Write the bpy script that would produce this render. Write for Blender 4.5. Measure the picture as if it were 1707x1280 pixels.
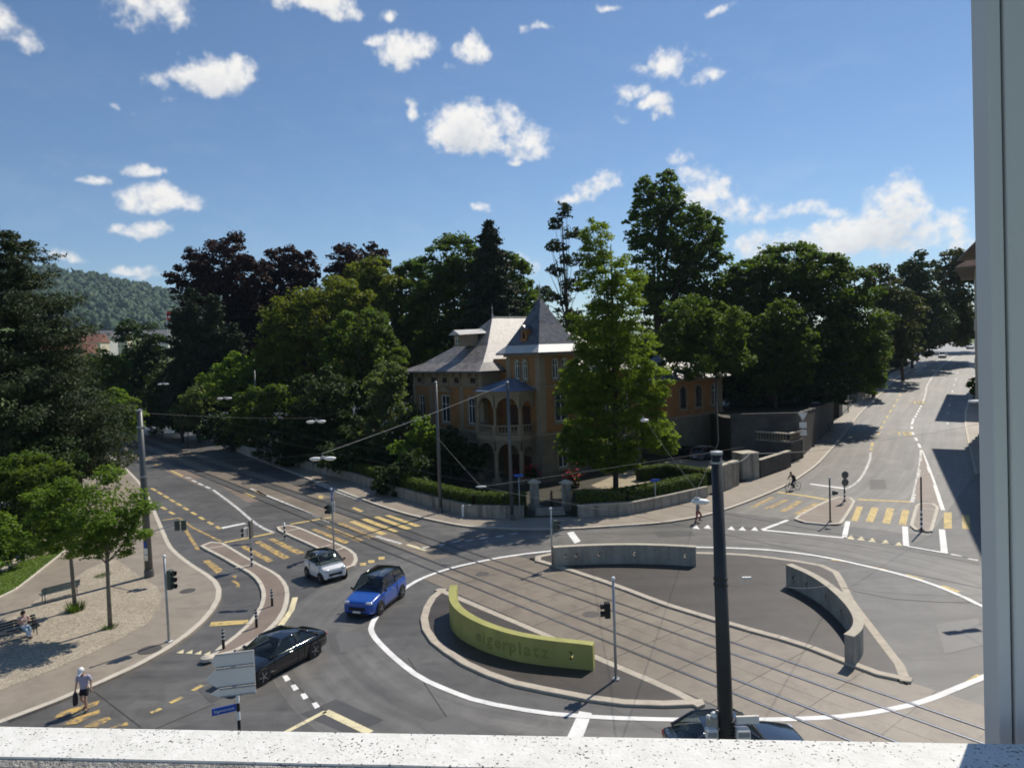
import bpy, bmesh, math, random
import numpy as np
from mathutils import Vector, Matrix
from mathutils.geometry import delaunay_2d_cdt
R_ = math.radians
random.seed(7)
for o in list(bpy.data.objects): bpy.data.objects.remove(o)
scene = bpy.context.scene
COL = scene.collection

# ------------------------------------------------------------------ camera
CAM_H, FOC, PITCH, ROLL = 13.0, 1184.0, R_(-2.6), R_(2.0)     # eye height, focal length in photo pixels
_fw = Vector((0, math.cos(PITCH), math.sin(PITCH)))
_u0 = Vector((0, -math.sin(PITCH), math.cos(PITCH)))
_x0 = Vector((1, 0, 0))
_cx = _x0*math.cos(ROLL) - _u0*math.sin(ROLL)
_cy = _x0*math.sin(ROLL) + _u0*math.cos(ROLL)
cam_d = bpy.data.cameras.new('camera')
cam_d.sensor_width = 36.0
cam_d.lens = FOC/1707*36
cam_d.clip_start = 0.05
cam_d.clip_end = 12000
cam_d.dof.use_dof = True
cam_d.dof.focus_distance = 0.9
cam_d.dof.aperture_fstop = 16.5
cam = bpy.data.objects.new('camera', cam_d)
cam.matrix_world = Matrix(((_cx.x, _cy.x, -_fw.x, 0), (_cx.y, _cy.y, -_fw.y, 0), (_cx.z, _cy.z, -_fw.z, CAM_H), (0, 0, 0, 1)))
COL.objects.link(cam)
scene.camera = cam

# ------------------------------------------------------------------ sun and sky
SUN_AZ, SUN_EL = R_(40), R_(50.5)                                # azimuth from +Y towards +X
SUN_DIR = Vector((math.sin(SUN_AZ)*math.cos(SUN_EL), math.cos(SUN_AZ)*math.cos(SUN_EL), math.sin(SUN_EL)))
sun_d = bpy.data.lights.new('sun', 'SUN')
sun_d.energy = 4.85
sun_d.angle = R_(0.53)
sun_d.color = (1.0, 0.93, 0.82)
sun = bpy.data.objects.new('sun', sun_d)
sun.rotation_euler = SUN_DIR.to_track_quat('Z', 'Y').to_euler()
sun.location = (60, 70, 120)
COL.objects.link(sun)
scene.view_settings.view_transform = 'Standard'
scene.view_settings.look = 'None'
scene.view_settings.exposure = 0.0
scene.view_settings.gamma = 1.0
scene.view_settings.use_curve_mapping = False

def angles(u, v):
    d = _fw + _cx*((u-853.5)/FOC) - _cy*((v-640)/FOC)
    d.normalize()
    return math.atan2(d.x, d.y), math.asin(d.z)

# clouds: (photo column, row, half width, half height, strength), turned into sky directions
CLOUDS = [
 (250,8,62,44,1.0),(280,38,30,26,.8),(218,22,40,22,.5),
 (340,128,66,24,1.0),(300,122,46,14,.8),(405,118,34,18,.75),(262,120,24,9,.5),
 (230,172,26,13,.6),(190,163,20,8,.5),(285,162,36,12,.45),
 (2,38,26,18,.7),(515,8,56,18,1.0),(560,20,36,13,.7),(545,22,22,16,.7),(648,22,20,12,.5),
 (605,68,30,12,.5),(680,90,54,26,1.0),(650,92,36,18,.8),(700,84,34,24,.9),(775,102,32,24,1.0),(755,96,22,16,.7),(736,124,20,9,.6),
 (668,200,12,22,.6),(770,228,70,34,1.05),(815,210,40,34,1.0),(850,240,56,28,1.0),(735,240,42,18,.8),(885,248,34,16,.8),(770,182,26,10,.4),(855,272,24,9,.5),
 (875,50,16,8,.55),(902,48,14,7,.5),(1125,98,58,26,1.0),(1150,88,36,24,.9),(1180,124,34,14,.8),(1090,106,36,14,.7),
 (1048,152,44,13,.7),(1100,170,52,14,.75),(1118,188,28,20,.65),(1026,202,24,12,.4),(1040,170,22,10,.4),
 (1005,314,44,20,.95),(975,322,26,14,.7),(1135,260,28,14,.8),(1160,284,44,20,.85),(1185,310,56,28,.95),(1215,342,64,30,1.0),(1250,356,46,22,.8),
 (1320,356,52,20,.85),(1375,362,60,14,.6),(1330,402,110,22,.62),(1240,405,66,22,.75),(1300,420,160,26,.55),
 (1510,350,78,36,1.0),(1560,368,90,46,1.05),(1450,392,90,26,.8),(1500,410,160,30,.8),(1610,400,100,44,.9),(1395,402,70,20,.6),
 (235,282,30,10,.65),(148,296,28,9,.55),(262,336,50,22,1.0),(290,346,40,13,.8),(232,342,34,11,.7),(228,380,34,13,.8),
 (104,432,26,12,.9),(215,452,36,10,.5),(240,460,24,9,.5),(665,456,16,12,.7),(895,440,36,26,.55),(790,354,24,8,.4),
 (870,470,60,20,.35),(1010,0,30,6,.5),(1210,2,22,8,.5)]

def cloud_map(wd=4096):
    """cloud cover over the whole sky as a map of directions (density, brightness), worked out from the list and fractal noise"""
    ht = wd//2; rows = ht//4; rng = np.random.default_rng(11)      # rows from the horizon up to 45 degrees
    az = (np.arange(wd)/wd-.25)*2*np.pi; az = (az+np.pi) % (2*np.pi)-np.pi
    el = (np.arange(rows)+.5)/rows*(np.pi/4)
    def frac(beta, sx=1.0):
        fx = np.fft.fftfreq(wd)*wd; fy = np.fft.fftfreq(rows)*wd*sx
        k = np.hypot(fx[None, :], fy[:, None]); k[0, 0] = 1
        amp = k**(-beta/2)*(k > 12)
        f = np.fft.ifft2(np.fft.fft2(rng.standard_normal((rows, wd)))*amp).real
        return f/f.std()
    n1, n2, n3 = frac(3.1), frac(2.4, .8), frac(2.6, .35)
    bil = 1-np.abs(frac(2.9)); bil -= bil.mean()
    B = np.full((rows, wd), -3.0)
    blobs = [angles(u, v)+(w*.92/FOC, h*.92/FOC, s*(.86 if u > 1190 and v > 300 else .95)) for u, v, w, h, s in CLOUDS]
    r2 = random.Random(3)
    for k in range(34):                                            # the same kind of cloud over the rest of the sky
        a = r2.uniform(.75, 2*math.pi-.75); a = a-2*math.pi if a > math.pi else a
        e = r2.uniform(.05, .7); w = r2.uniform(.03, .07)
        for j in range(3): blobs.append((a+r2.uniform(-.05, .05), e+r2.uniform(-.01, .02), w*r2.uniform(.5, 1), w*r2.uniform(.25, .45), r2.uniform(.7, 1)))
    wa, we = .010*frac(3.6), .007*frac(3.6)                        # bends the outlines
    AZ = az[None, :]+wa; EL = el[:, None]+we
    for a, e, w, h, s in blobs:
        da = (az-a+np.pi) % (2*np.pi)-np.pi
        ci = np.where(np.abs(da) < 2.6*w+.05)[0]; ri = np.where(np.abs(el-e) < 2.6*h+.04)[0]
        if not len(ci) or not len(ri): continue
        sub = np.ix_(ri, ci)
        x = ((AZ[sub]-a+np.pi) % (2*np.pi)-np.pi)/w; y = (EL[sub]-e)/h; y = np.where(y < 0, y*1.3, y)
        f = s-.55*(x**2+y**2)
        B[sub] = np.maximum(B[sub], f)
    d = B*.58+.18*n1+.085*n2+.11*bil
    dens = np.clip((d-.03)/.56, 0, 1); dens = dens*dens*(3-2*dens)
    veil = np.clip((n3+.2)/3.5, 0, 1)*np.clip(1-el[:, None]/.5, 0, 1)*.10
    dens = np.maximum(dens, veil)
    # brightness: thick bodies greyer below, rims and tops bright
    up = np.roll(d, -int(wd*.002), 0); up[-8:] = 0; up2 = np.roll(d, -int(wd*.005), 0); up2[-24:] = 0; up3 = np.roll(d, -int(wd*.009), 0); up3[-40:] = 0
    sh = np.clip(1.04-.36*np.clip(up-.1, 0, 1)-.40*np.clip(up2-.1, 0, 1)-.36*np.clip(up3-.1, 0, 1)+.08*bil+.05*n2, 0, 1)
    px = np.zeros((ht, wd, 4), np.float32); px[..., 3] = 1
    px[ht//2:ht//2+rows, :, 0] = dens; px[ht//2:ht//2+rows, :, 1] = sh
    im = bpy.data.images.new('cloud_cover', wd, ht, alpha=False); im.colorspace_settings.name = 'Non-Color'
    im.pixels.foreach_set(px.ravel()); im.update(); im.pack()
    return im
world = bpy.data.worlds.new('World')
scene.world = world
world.use_nodes = True
def build_sky():
    nt = world.node_tree; N = nt.nodes; L = nt.links; N.clear()
    out = N.new('ShaderNodeOutputWorld')
    sky = N.new('ShaderNodeTexSky'); sky.sky_type = 'NISHITA'; sky.sun_disc = False
    sky.sun_elevation = SUN_EL; sky.sun_rotation = SUN_AZ
    sky.altitude = 540; sky.air_density = 1.0; sky.dust_density = 0.1; sky.ozone_density = 4.0
    env = N.new('ShaderNodeTexEnvironment'); env.image = cloud_map(); env.interpolation = 'Cubic'
    sp = N.new('ShaderNodeSeparateColor'); L.new(env.outputs[0], sp.inputs[0])
    cc = N.new('ShaderNodeMix'); cc.data_type = 'RGBA'
    cc.inputs[6].default_value = (4.2, 4.9, 5.9, 1); cc.inputs[7].default_value = (9.9, 9.7, 9.4, 1)
    L.new(sp.outputs[1], cc.inputs[0])
    mix = N.new('ShaderNodeMix'); mix.data_type = 'RGBA'
    hs = N.new('ShaderNodeHueSaturation'); hs.inputs['Saturation'].default_value = 1.06; hs.inputs['Value'].default_value = 1.04; L.new(sky.outputs[0], hs.inputs['Color'])
    L.new(sp.outputs[0], mix.inputs[0]); L.new(hs.outputs[0], mix.inputs[6]); L.new(cc.outputs[2], mix.inputs[7])
    bg = N.new('ShaderNodeBackground'); bg.inputs['Strength'].default_value = 0.097
    L.new(mix.outputs[2], bg.inputs[0]); L.new(bg.outputs[0], out.inputs[0])
build_sky()

# ------------------------------------------------------------------ terrain and survey helper
def sstep(a, b, t):
    t = min(1, max(0, (t-a)/(b-a))); return t*t*(3-2*t)
def zg(x, y):
    """height of the ground: level round the square, climbing along the street on the right"""
    y = min(y, 330); s = (y-90)/9.0
    rise = .066*9.0*(math.log1p(math.exp(s)) if s < 30 else s)
    return (rise - .066*9*math.log1p(math.exp(-90/9)))*sstep(2, 32, x - max(0, y-140)*.22)
def GP(u, v, dz=0.0):
    """point of the terrain (raised by dz) surveyed from the photograph's column and row"""
    d = _fw + _cx*((u-853.5)/FOC) - _cy*((v-640)/FOC)
    def below(y):
        t = y/d.y; return CAM_H+d.z*t < zg(d.x*t, y)+dz
    lo, hi = 5.0, 700.0
    for y in range(10, 700, 5):
        if below(y): lo, hi = y-5.0, float(y); break
    for _ in range(30):
        m = (lo+hi)/2
        if below(m): hi = m
        else: lo = m
    t = hi/d.y
    return Vector((d.x*t, d.y*t, CAM_H+d.z*t))
def AT(u, v, y):
    """point on the sight line of a photo pixel at distance y"""
    d = _fw + _cx*((u-853.5)/FOC) - _cy*((v-640)/FOC)
    return Vector((0, 0, CAM_H)) + d*(y/d.y)
def G2(pts): return [GP(*p).xy for p in pts]
def top_at(base, v):
    """height above base whose image lies on row v"""
    lo, hi = 0, 60
    for _ in range(40):
        m = (lo+hi)/2; q = Vector((base[0], base[1], base[2]+m-CAM_H)); w = q.dot(_fw)
        if 640-FOC*q.dot(_cy)/w > v: lo = m
        else: hi = m
    return lo

# ------------------------------------------------------------------ materials
MATS = {}
def _nt(name):
    m = bpy.data.materials.new(name); m.use_nodes = True
    nt = m.node_tree; b = nt.nodes['Principled BSDF']
    return m, nt, b
def _noise(nt, scale, detail=4, rough=.55, vec=None, dist=0):
    n = nt.nodes.new('ShaderNodeTexNoise'); n.inputs['Scale'].default_value = scale
    n.inputs['Detail'].default_value = detail; n.inputs['Roughness'].default_value = rough; n.inputs['Distortion'].default_value = dist
    if vec is None:
        g = nt.nodes.new('ShaderNodeNewGeometry'); vec = g.outputs['Position']
    nt.links.new(vec, n.inputs['Vector']); return n.outputs['Fac']
def _math(nt, op, a, b=None, clamp=False):
    n = nt.nodes.new('ShaderNodeMath'); n.operation = op; n.use_clamp = clamp
    for i, v in enumerate((a, b)):
        if v is None: continue
        if hasattr(v, 'links'): nt.links.new(v, n.inputs[i])
        else: n.inputs[i].default_value = v
    return n.outputs[0]
def _ramp(nt, fac, stops):
    r = nt.nodes.new('ShaderNodeValToRGB'); e = r.color_ramp.elements
    while len(e) > 1: e.remove(e[-1])
    e[0].position = stops[0][0]; e[0].color = (*stops[0][1], 1)
    for p, c in stops[1:]:
        k = e.new(p); k.color = (*c, 1)
    nt.links.new(fac, r.inputs[0]); return r.outputs[0]
def _mixc(nt, fac, a, b, mode='MIX'):
    n = nt.nodes.new('ShaderNodeMix'); n.data_type = 'RGBA'; n.blend_type = mode
    for i, v in ((0, fac), (6, a), (7, b)):
        if hasattr(v, 'links'): nt.links.new(v, n.inputs[i])
        elif i == 0: n.inputs[0].default_value = v
        else: n.inputs[i].default_value = (*v, 1)
    return n.outputs[2]
def sc(c, k): return tuple(min(1, x*k) for x in c)
def mat(name, col, rough=.7, var=.2, scale=3.0, bump=0.0, bscale=40, metal=0.0, spec=.4, coat=0.0, fine=0.0):
    """plain surface: colour with soft mottling, optional fine grain and relief"""
    if name in MATS: return MATS[name]
    m, nt, b = _nt(name)
    c = _ramp(nt, _noise(nt, scale, 5, .6), [(.3, sc(col, 1-var)), (.7, sc(col, 1+var))])
    if fine:
        f = _noise(nt, bscale, 3, .6)
        c = _mixc(nt, 1.0, c, _ramp(nt, f, [(.3, (1-fine,)*3), (.7, (1+fine if fine < 0 else 1,)*3)]), 'MULTIPLY')
    nt.links.new(c, b.inputs['Base Color'])
    b.inputs['Roughness'].default_value = rough; b.inputs['Metallic'].default_value = metal
    b.inputs['Specular IOR Level'].default_value = spec
    b.inputs['Coat Weight'].default_value = coat; b.inputs['Coat Roughness'].default_value = .06
    if bump:
        bp = nt.nodes.new('ShaderNodeBump'); bp.inputs['Strength'].default_value = bump; bp.inputs['Distance'].default_value = .02
        nt.links.new(_noise(nt, bscale, 4, .6), bp.inputs['Height']); nt.links.new(bp.outputs[0], b.inputs['Normal'])
    MATS[name] = m; return m
def paving(name, base, stain, patch=.35, grit=.2, streak=None, uv=False, bands=()):
    """asphalt or concrete: stains, patches, grit, optional wheel bands across the lane (uv.x in metres)"""
    m, nt, b = _nt(name)
    big = _noise(nt, .13, 4, .6); mid = _noise(nt, .9, 6, .65, dist=.6); fin = _noise(nt, 28, 3, .7)
    c = _ramp(nt, big, [(.32, sc(base, 1-patch*.5)), (.68, sc(base, 1+patch*.5))])
    c = _mixc(nt, _math(nt, 'MULTIPLY', _ramp_f(nt, mid, .44, .70), .85), c, stain)
    if uv:
        t = nt.nodes.new('ShaderNodeTexCoord')
        mp = nt.nodes.new('ShaderNodeMapping'); mp.inputs['Scale'].default_value = (1.3, .045, 1)
        nt.links.new(t.outputs['UV'], mp.inputs[0])
        st = _noise(nt, 1.0, 5, .6, mp.outputs[0])
        c = _mixc(nt, 1.0, c, _ramp(nt, st, [(.3, (.66,)*3), (.7, (1.2,)*3)]), 'MULTIPLY')
    elif streak:
        mp = nt.nodes.new('ShaderNodeMapping'); mp.inputs['Rotation'].default_value = (0, 0, streak); mp.inputs['Scale'].default_value = (.06, 1.1, 1)
        g = nt.nodes.new('ShaderNodeNewGeometry'); nt.links.new(g.outputs['Position'], mp.inputs[0])
        st = _noise(nt, 1.0, 5, .6, mp.outputs[0])
        c = _mixc(nt, 1.0, c, _ramp(nt, st, [(.3, (.72,)*3), (.7, (1.15,)*3)]), 'MULTIPLY')
    c = _mixc(nt, 1.0, c, _ramp(nt, fin, [(.3, (1-grit,)*3), (.7, (1+grit,)*3)]), 'MULTIPLY')
    nt.links.new(c, b.inputs['Base Color'])
    b.inputs['Roughness'].default_value = .47; b.inputs['Specular IOR Level'].default_value = .5
    bp = nt.nodes.new('ShaderNodeBump'); bp.inputs['Strength'].default_value = .35; bp.inputs['Distance'].default_value = .01
    nt.links.new(_noise(nt, 60, 3, .7), bp.inputs['Height']); nt.links.new(bp.outputs[0], b.inputs['Normal'])
    MATS[name] = m; return m
def _ramp_f(nt, fac, lo, hi):
    n = nt.nodes.new('ShaderNodeMapRange'); n.inputs['From Min'].default_value = lo; n.inputs['From Max'].default_value = hi
    nt.links.new(fac, n.inputs['Value']); return n.outputs[0]
def worn(name, col, under, amount=.45, sc_=3.2):
    """road paint worn through to the asphalt in blotches"""
    m, nt, b = _nt(name)
    n = _noise(nt, sc_, 7, .72, dist=.3); f = _ramp_f(nt, n, amount-.06, amount+.10)
    c = _mixc(nt, f, under, _ramp(nt, _noise(nt, 1.2, 4), [(.3, sc(col, .82)), (.7, sc(col, 1.08))]))
    nt.links.new(c, b.inputs['Base Color']); b.inputs['Roughness'].default_value = .7
    MATS[name] = m; return m
def leafmat(name, col, warm=(1.25, 1.05, .55), trans=.44, dark=.6):
    m, nt, b = _nt(name)
    c = _ramp(nt, _noise(nt, .55, 4, .6), [(.28, sc(col, dark)), (.52, col), (.75, tuple(a*w for a, w in zip(col, warm)))])
    c = _mixc(nt, 1.0, c, _ramp(nt, _noise(nt, 9, 2), [(.25, (.7,)*3), (.75, (1.3,)*3)]), 'MULTIPLY')
    b.inputs['Roughness'].default_value = .6; b.inputs['Specular IOR Level'].default_value = .15
    nt.links.new(c, b.inputs['Base Color'])
    tr = nt.nodes.new('ShaderNodeBsdfTranslucent')
    nt.links.new(_mixc(nt, 1.0, c, (1.5, 1.5, .6), 'MULTIPLY'), tr.inputs[0])
    mx = nt.nodes.new('ShaderNodeMixShader'); mx.inputs[0].default_value = trans
    nt.links.new(b.outputs[0], mx.inputs[1]); nt.links.new(tr.outputs[0], mx.inputs[2])
    nt.links.new(mx.outputs[0], nt.nodes['Material Output'].inputs['Surface'])
    MATS[name] = m; return m
ASPH = (.124, .119, .111)
paving('asphalt', ASPH, (.080, .077, .073), streak=R_(-51.4), patch=.5)
paving('ring_asphalt', (.170, .162, .149), (.112, .107, .099), uv=True, patch=.5)
paving('hill_asphalt', (.205, .193, .174), (.155, .145, .130), uv=True, patch=.35)
paving('island_paving', (.064, .053, .045), (.044, .038, .033), streak=R_(-30))
paving('brown_paving', (.245, .190, .148), (.185, .146, .115), patch=.25)
paving('sidewalk', (.315, .268, .212), (.225, .190, .152), patch=.25, grit=.12)
paving('concrete_slab', (.235, .196, .150), (.158, .128, .100), grit=.12)
def pebbles(name, col):
    m, nt, b = _nt(name); g = nt.nodes.new('ShaderNodeNewGeometry')
    v = nt.nodes.new('ShaderNodeTexVoronoi'); v.inputs['Scale'].default_value = 13.0; nt.links.new(g.outputs['Position'], v.inputs['Vector'])
    sx = nt.nodes.new('ShaderNodeSeparateColor'); nt.links.new(v.outputs['Color'], sx.inputs[0])
    c = _ramp(nt, sx.outputs[0], [(0, sc(col, .74)), (.6, col), (1, sc(col, 1.25))])
    c = _mixc(nt, 1.0, c, _ramp(nt, _noise(nt, .5, 6, .7), [(.3, (.86, .85, .81)), (.7, (1.1,)*3)]), 'MULTIPLY')
    c = _mixc(nt, 1.0, c, _ramp(nt, v.outputs['Distance'], [(.1, (1.1,)*3), (.75, (.68,)*3)]), 'MULTIPLY')
    nt.links.new(c, b.inputs['Base Color']); b.inputs['Roughness'].default_value = .85
    bp = nt.nodes.new('ShaderNodeBump'); bp.inputs['Strength'].default_value = .6; bp.inputs['Distance'].default_value = .03; bp.invert = True
    nt.links.new(v.outputs['Distance'], bp.inputs['Height']); nt.links.new(bp.outputs[0], b.inputs['Normal']); MATS[name] = m
pebbles('gravel', (.43, .37, .285))
paving('garden_soil', (.045, .040, .026), (.03, .035, .016))
paving('yard_gravel', (.36, .30, .20), (.26, .22, .15))
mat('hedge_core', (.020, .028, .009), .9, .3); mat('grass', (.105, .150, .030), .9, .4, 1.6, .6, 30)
mat('kerb_stone', (.50, .44, .355), .75, .15, 2.5, .3, 50, fine=.2)
mat('pale_kerb', (.58, .53, .44), .75, .12, 2.5, .2, 50, fine=.15)
worn('white_paint', (.66, .65, .62), ASPH, .42)
worn('fresh_white', (.80, .79, .76), ASPH, .30)
worn('yellow_paint', (.58, .38, .105), ASPH, .47)
worn('fresh_yellow', (.62, .46, .165), ASPH, .39)
worn('white_yellow', (.72, .64, .40), ASPH, .36)
mat('seam', (.050, .049, .048), .8, .3, 4)
mat('steel_rail', (.46, .47, .50), .28, .2, .8, metal=.9)
mat('rail_groove', (.035, .030, .026), .8, .3, 3)
mat('manhole', (.085, .078, .072), .6, .3, 9, .6, 30)

mat('pale_and_sunlit_concrete', (.50, .45, .36), .8, .15, 2.0, .2, 40, fine=.2)  # pale concrete parts, and the sun painted onto the curved wall tops
mat('lime_wall', (.375, .365, .108), .6, .16, 1.1, .12, 60, fine=.08)
mat('lime_letter', (.25, .243, .073), .6, .08, 2)
def stained(name, col, dark):
    """old masonry with rain streaks running down"""
    m, nt, b = _nt(name)
    mp = nt.nodes.new('ShaderNodeMapping'); mp.inputs['Scale'].default_value = (2.2, 2.2, .16)
    g = nt.nodes.new('ShaderNodeNewGeometry'); nt.links.new(g.outputs['Position'], mp.inputs[0])
    st = _ramp_f(nt, _noise(nt, 1.0, 6, .65, mp.outputs[0]), .46, .66)
    c = _ramp(nt, _noise(nt, 1.1, 5, .6), [(.3, sc(col, .75)), (.7, sc(col, 1.2))])
    c = _mixc(nt, _math(nt, 'MULTIPLY', st, .8), c, dark)
    c = _mixc(nt, 1.0, c, _ramp(nt, _noise(nt, 22, 3), [(.3, (.8,)*3), (.7, (1.12,)*3)]), 'MULTIPLY')
    nt.links.new(c, b.inputs['Base Color']); b.inputs['Roughness'].default_value = .85
    bp = nt.nodes.new('ShaderNodeBump'); bp.inputs['Strength'].default_value = .4; bp.inputs['Distance'].default_value = .02
    nt.links.new(_noise(nt, 16, 4), bp.inputs['Height']); nt.links.new(bp.outputs[0], b.inputs['Normal']); MATS[name] = m
stained('concrete', (.36, .335, .285), (.21, .195, .165)); stained('old_wall', (.34, .315, .265), (.10, .09, .075))
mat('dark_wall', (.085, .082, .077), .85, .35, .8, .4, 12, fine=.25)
mat('pole_grey', (.105, .110, .110), .45, .10, 2, metal=.3)
mat('pole_dark', (.045, .044, .042), .42, .12, 2, metal=.2)
mat('galvanised', (.40, .42, .43), .40, .12, 4, metal=.5)
mat('signal_green', (.060, .085, .072), .5, .1)
mat('black_plastic', (.015, .015, .016), .45, .2)
mat('white_plastic', (.78, .78, .75), .45, .05)
mat('pale_grey_sign', (.90, .83, .73), .5, .05, 1.2)
mat('sign_blue', (.015, .085, .42), .4, .05)
mat('sign_white', (.80, .80, .78), .45, .04)
mat('red_paint', (.62, .035, .030), .45, .05)
mat('wire', (.060, .062, .062), .5, .1)
mat('cable', (.30, .29, .27), .5, .1)
mat('bark', (.075, .058, .042), .9, .35, 4, .8, 12)
mat('grey_bark', (.16, .145, .12), .9, .3, 4, .8, 12)
mat('villa_ochre', (.29, .140, .050), .85, .18, .8, .15, 20)
mat('villa_stone', (.19, .158, .108), .85, .2, .9, .25, 16, fine=.15)
mat('villa_trim', (.25, .20, .132), .8, .15, 1.2, .15, 20)
def tiles(name, col, rough):
    """small slates: every slate a little lighter or darker, weathered patches"""
    m, nt, b = _nt(name)
    mp = nt.nodes.new('ShaderNodeMapping'); mp.inputs['Scale'].default_value = (3.2, 3.2, 3.6)
    g = nt.nodes.new('ShaderNodeNewGeometry'); nt.links.new(g.outputs['Position'], mp.inputs[0])
    v = nt.nodes.new('ShaderNodeTexVoronoi'); v.inputs['Scale'].default_value = 1.0; nt.links.new(mp.outputs[0], v.inputs['Vector'])
    sx = nt.nodes.new('ShaderNodeSeparateColor'); nt.links.new(v.outputs['Color'], sx.inputs[0])
    c = _ramp(nt, sx.outputs[0], [(.0, sc(col, .62)), (1, sc(col, 1.4))])
    c = _mixc(nt, 1.0, c, _ramp(nt, _noise(nt, .7, 5, .65), [(.3, (.72,)*3), (.7, (1.22,)*3)]), 'MULTIPLY')
    nt.links.new(c, b.inputs['Base Color']); b.inputs['Roughness'].default_value = rough
    bp = nt.nodes.new('ShaderNodeBump'); bp.inputs['Strength'].default_value = .5; bp.inputs['Distance'].default_value = .03
    nt.links.new(sx.outputs[1], bp.inputs['Height']); nt.links.new(bp.outputs[0], b.inputs['Normal']); MATS[name] = m
tiles('slate', (.175, .160, .148), .52); tiles('slate_dark', (.075, .080, .096), .42)
mat('zinc_and_glint', (.48, .465, .445), .5, .12, 1.2)  # real zinc, and the sun glint painted on the slate aprons
mat('porch_roof', (.15, .20, .29), .4, .15, 1.2, metal=.3)
mat('dark_glass', (.020, .026, .032), .04, .2, spec=.8)
mat('window_white', (.70, .69, .64), .6, .06)
mat('dark_wood', (.06, .025, .016), .6, .2)
mat('flowers', (.42, .035, .045), .8, .4, 12)
mat('skin', (.45, .27, .19), .55, .06)
mat('tyre', (.018, .018, .019), .75, .15)
mat('rim', (.28, .28, .29), .3, .1, metal=.8)
mat('bench_green', (.075, .125, .125), .55, .2)
mat('bench_dark', (.030, .036, .042), .55, .2)
mat('stone_step', (.30, .27, .22), .85, .2, 2, .3, 30)
leafmat('leaf_mid', (0.078, 0.132, 0.030))
leafmat('leaf_bright', (0.121, 0.203, 0.035), trans=.38)
leafmat('leaf_lime', (.150, .220, .034), trans=.5)
leafmat('leaf_yellow', (0.142, 0.176, 0.035), trans=.36)
leafmat('leaf_dark', (0.038, 0.070, 0.023), trans=.2)
leafmat('leaf_olive', (0.081, 0.097, 0.032), trans=.25)
leafmat('leaf_silver', (0.115, 0.155, 0.068), warm=(1.2, 1.1, .9))
leafmat('leaf_copper', (0.035, 0.018, 0.019), warm=(1.5, .9, .9), trans=.15)
leafmat('needle_dark', (0.030, 0.049, 0.023), trans=.12)
leafmat('needle_olive', (.040, .058, .024), warm=(1.3, 1.15, .75), trans=.18)
leafmat('hedge_leaf', (0.081, 0.124, 0.024), trans=.25)
leafmat('forest_leaf', (.030, .066, .028), warm=(1.25, 1.15, .7), trans=.1)

# ------------------------------------------------------------------ mesh helpers
def tag(o, label=None, cat=None, group=None, kind=None):
    if label: o['label'] = label
    if cat: o['category'] = cat
    if group: o['group'] = group
    if kind: o['kind'] = kind
    return o
def empty(name, loc, rz=0.0):
    o = bpy.data.objects.new(name, None); o.empty_display_size = .3
    COL.objects.link(o); o.location = loc; o.rotation_euler = (0, 0, rz)
    o.matrix_world = Matrix.Translation(Vector(loc)) @ Matrix.Rotation(rz, 4, 'Z')
    return o
def thing(name, loc, label, cat, rz=0.0, group=None):
    return tag(empty(name, loc, rz), label, cat, group)
def link(name, me, m, parent=None, loc=None, smooth=False):
    o = bpy.data.objects.new(name, me)
    if m is not None and not me.materials: me.materials.append(MATS[m] if isinstance(m, str) else m)
    COL.objects.link(o)
    if parent is not None: o.parent = parent
    if loc is not None: o.location = loc
    if smooth: me.polygons.foreach_set('use_smooth', [True]*len(me.polygons))
    return o
def wmat(o):
    m = Matrix.Translation(o.location) @ o.rotation_euler.to_matrix().to_4x4()
    return wmat(o.parent) @ m if o.parent else m
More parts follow.
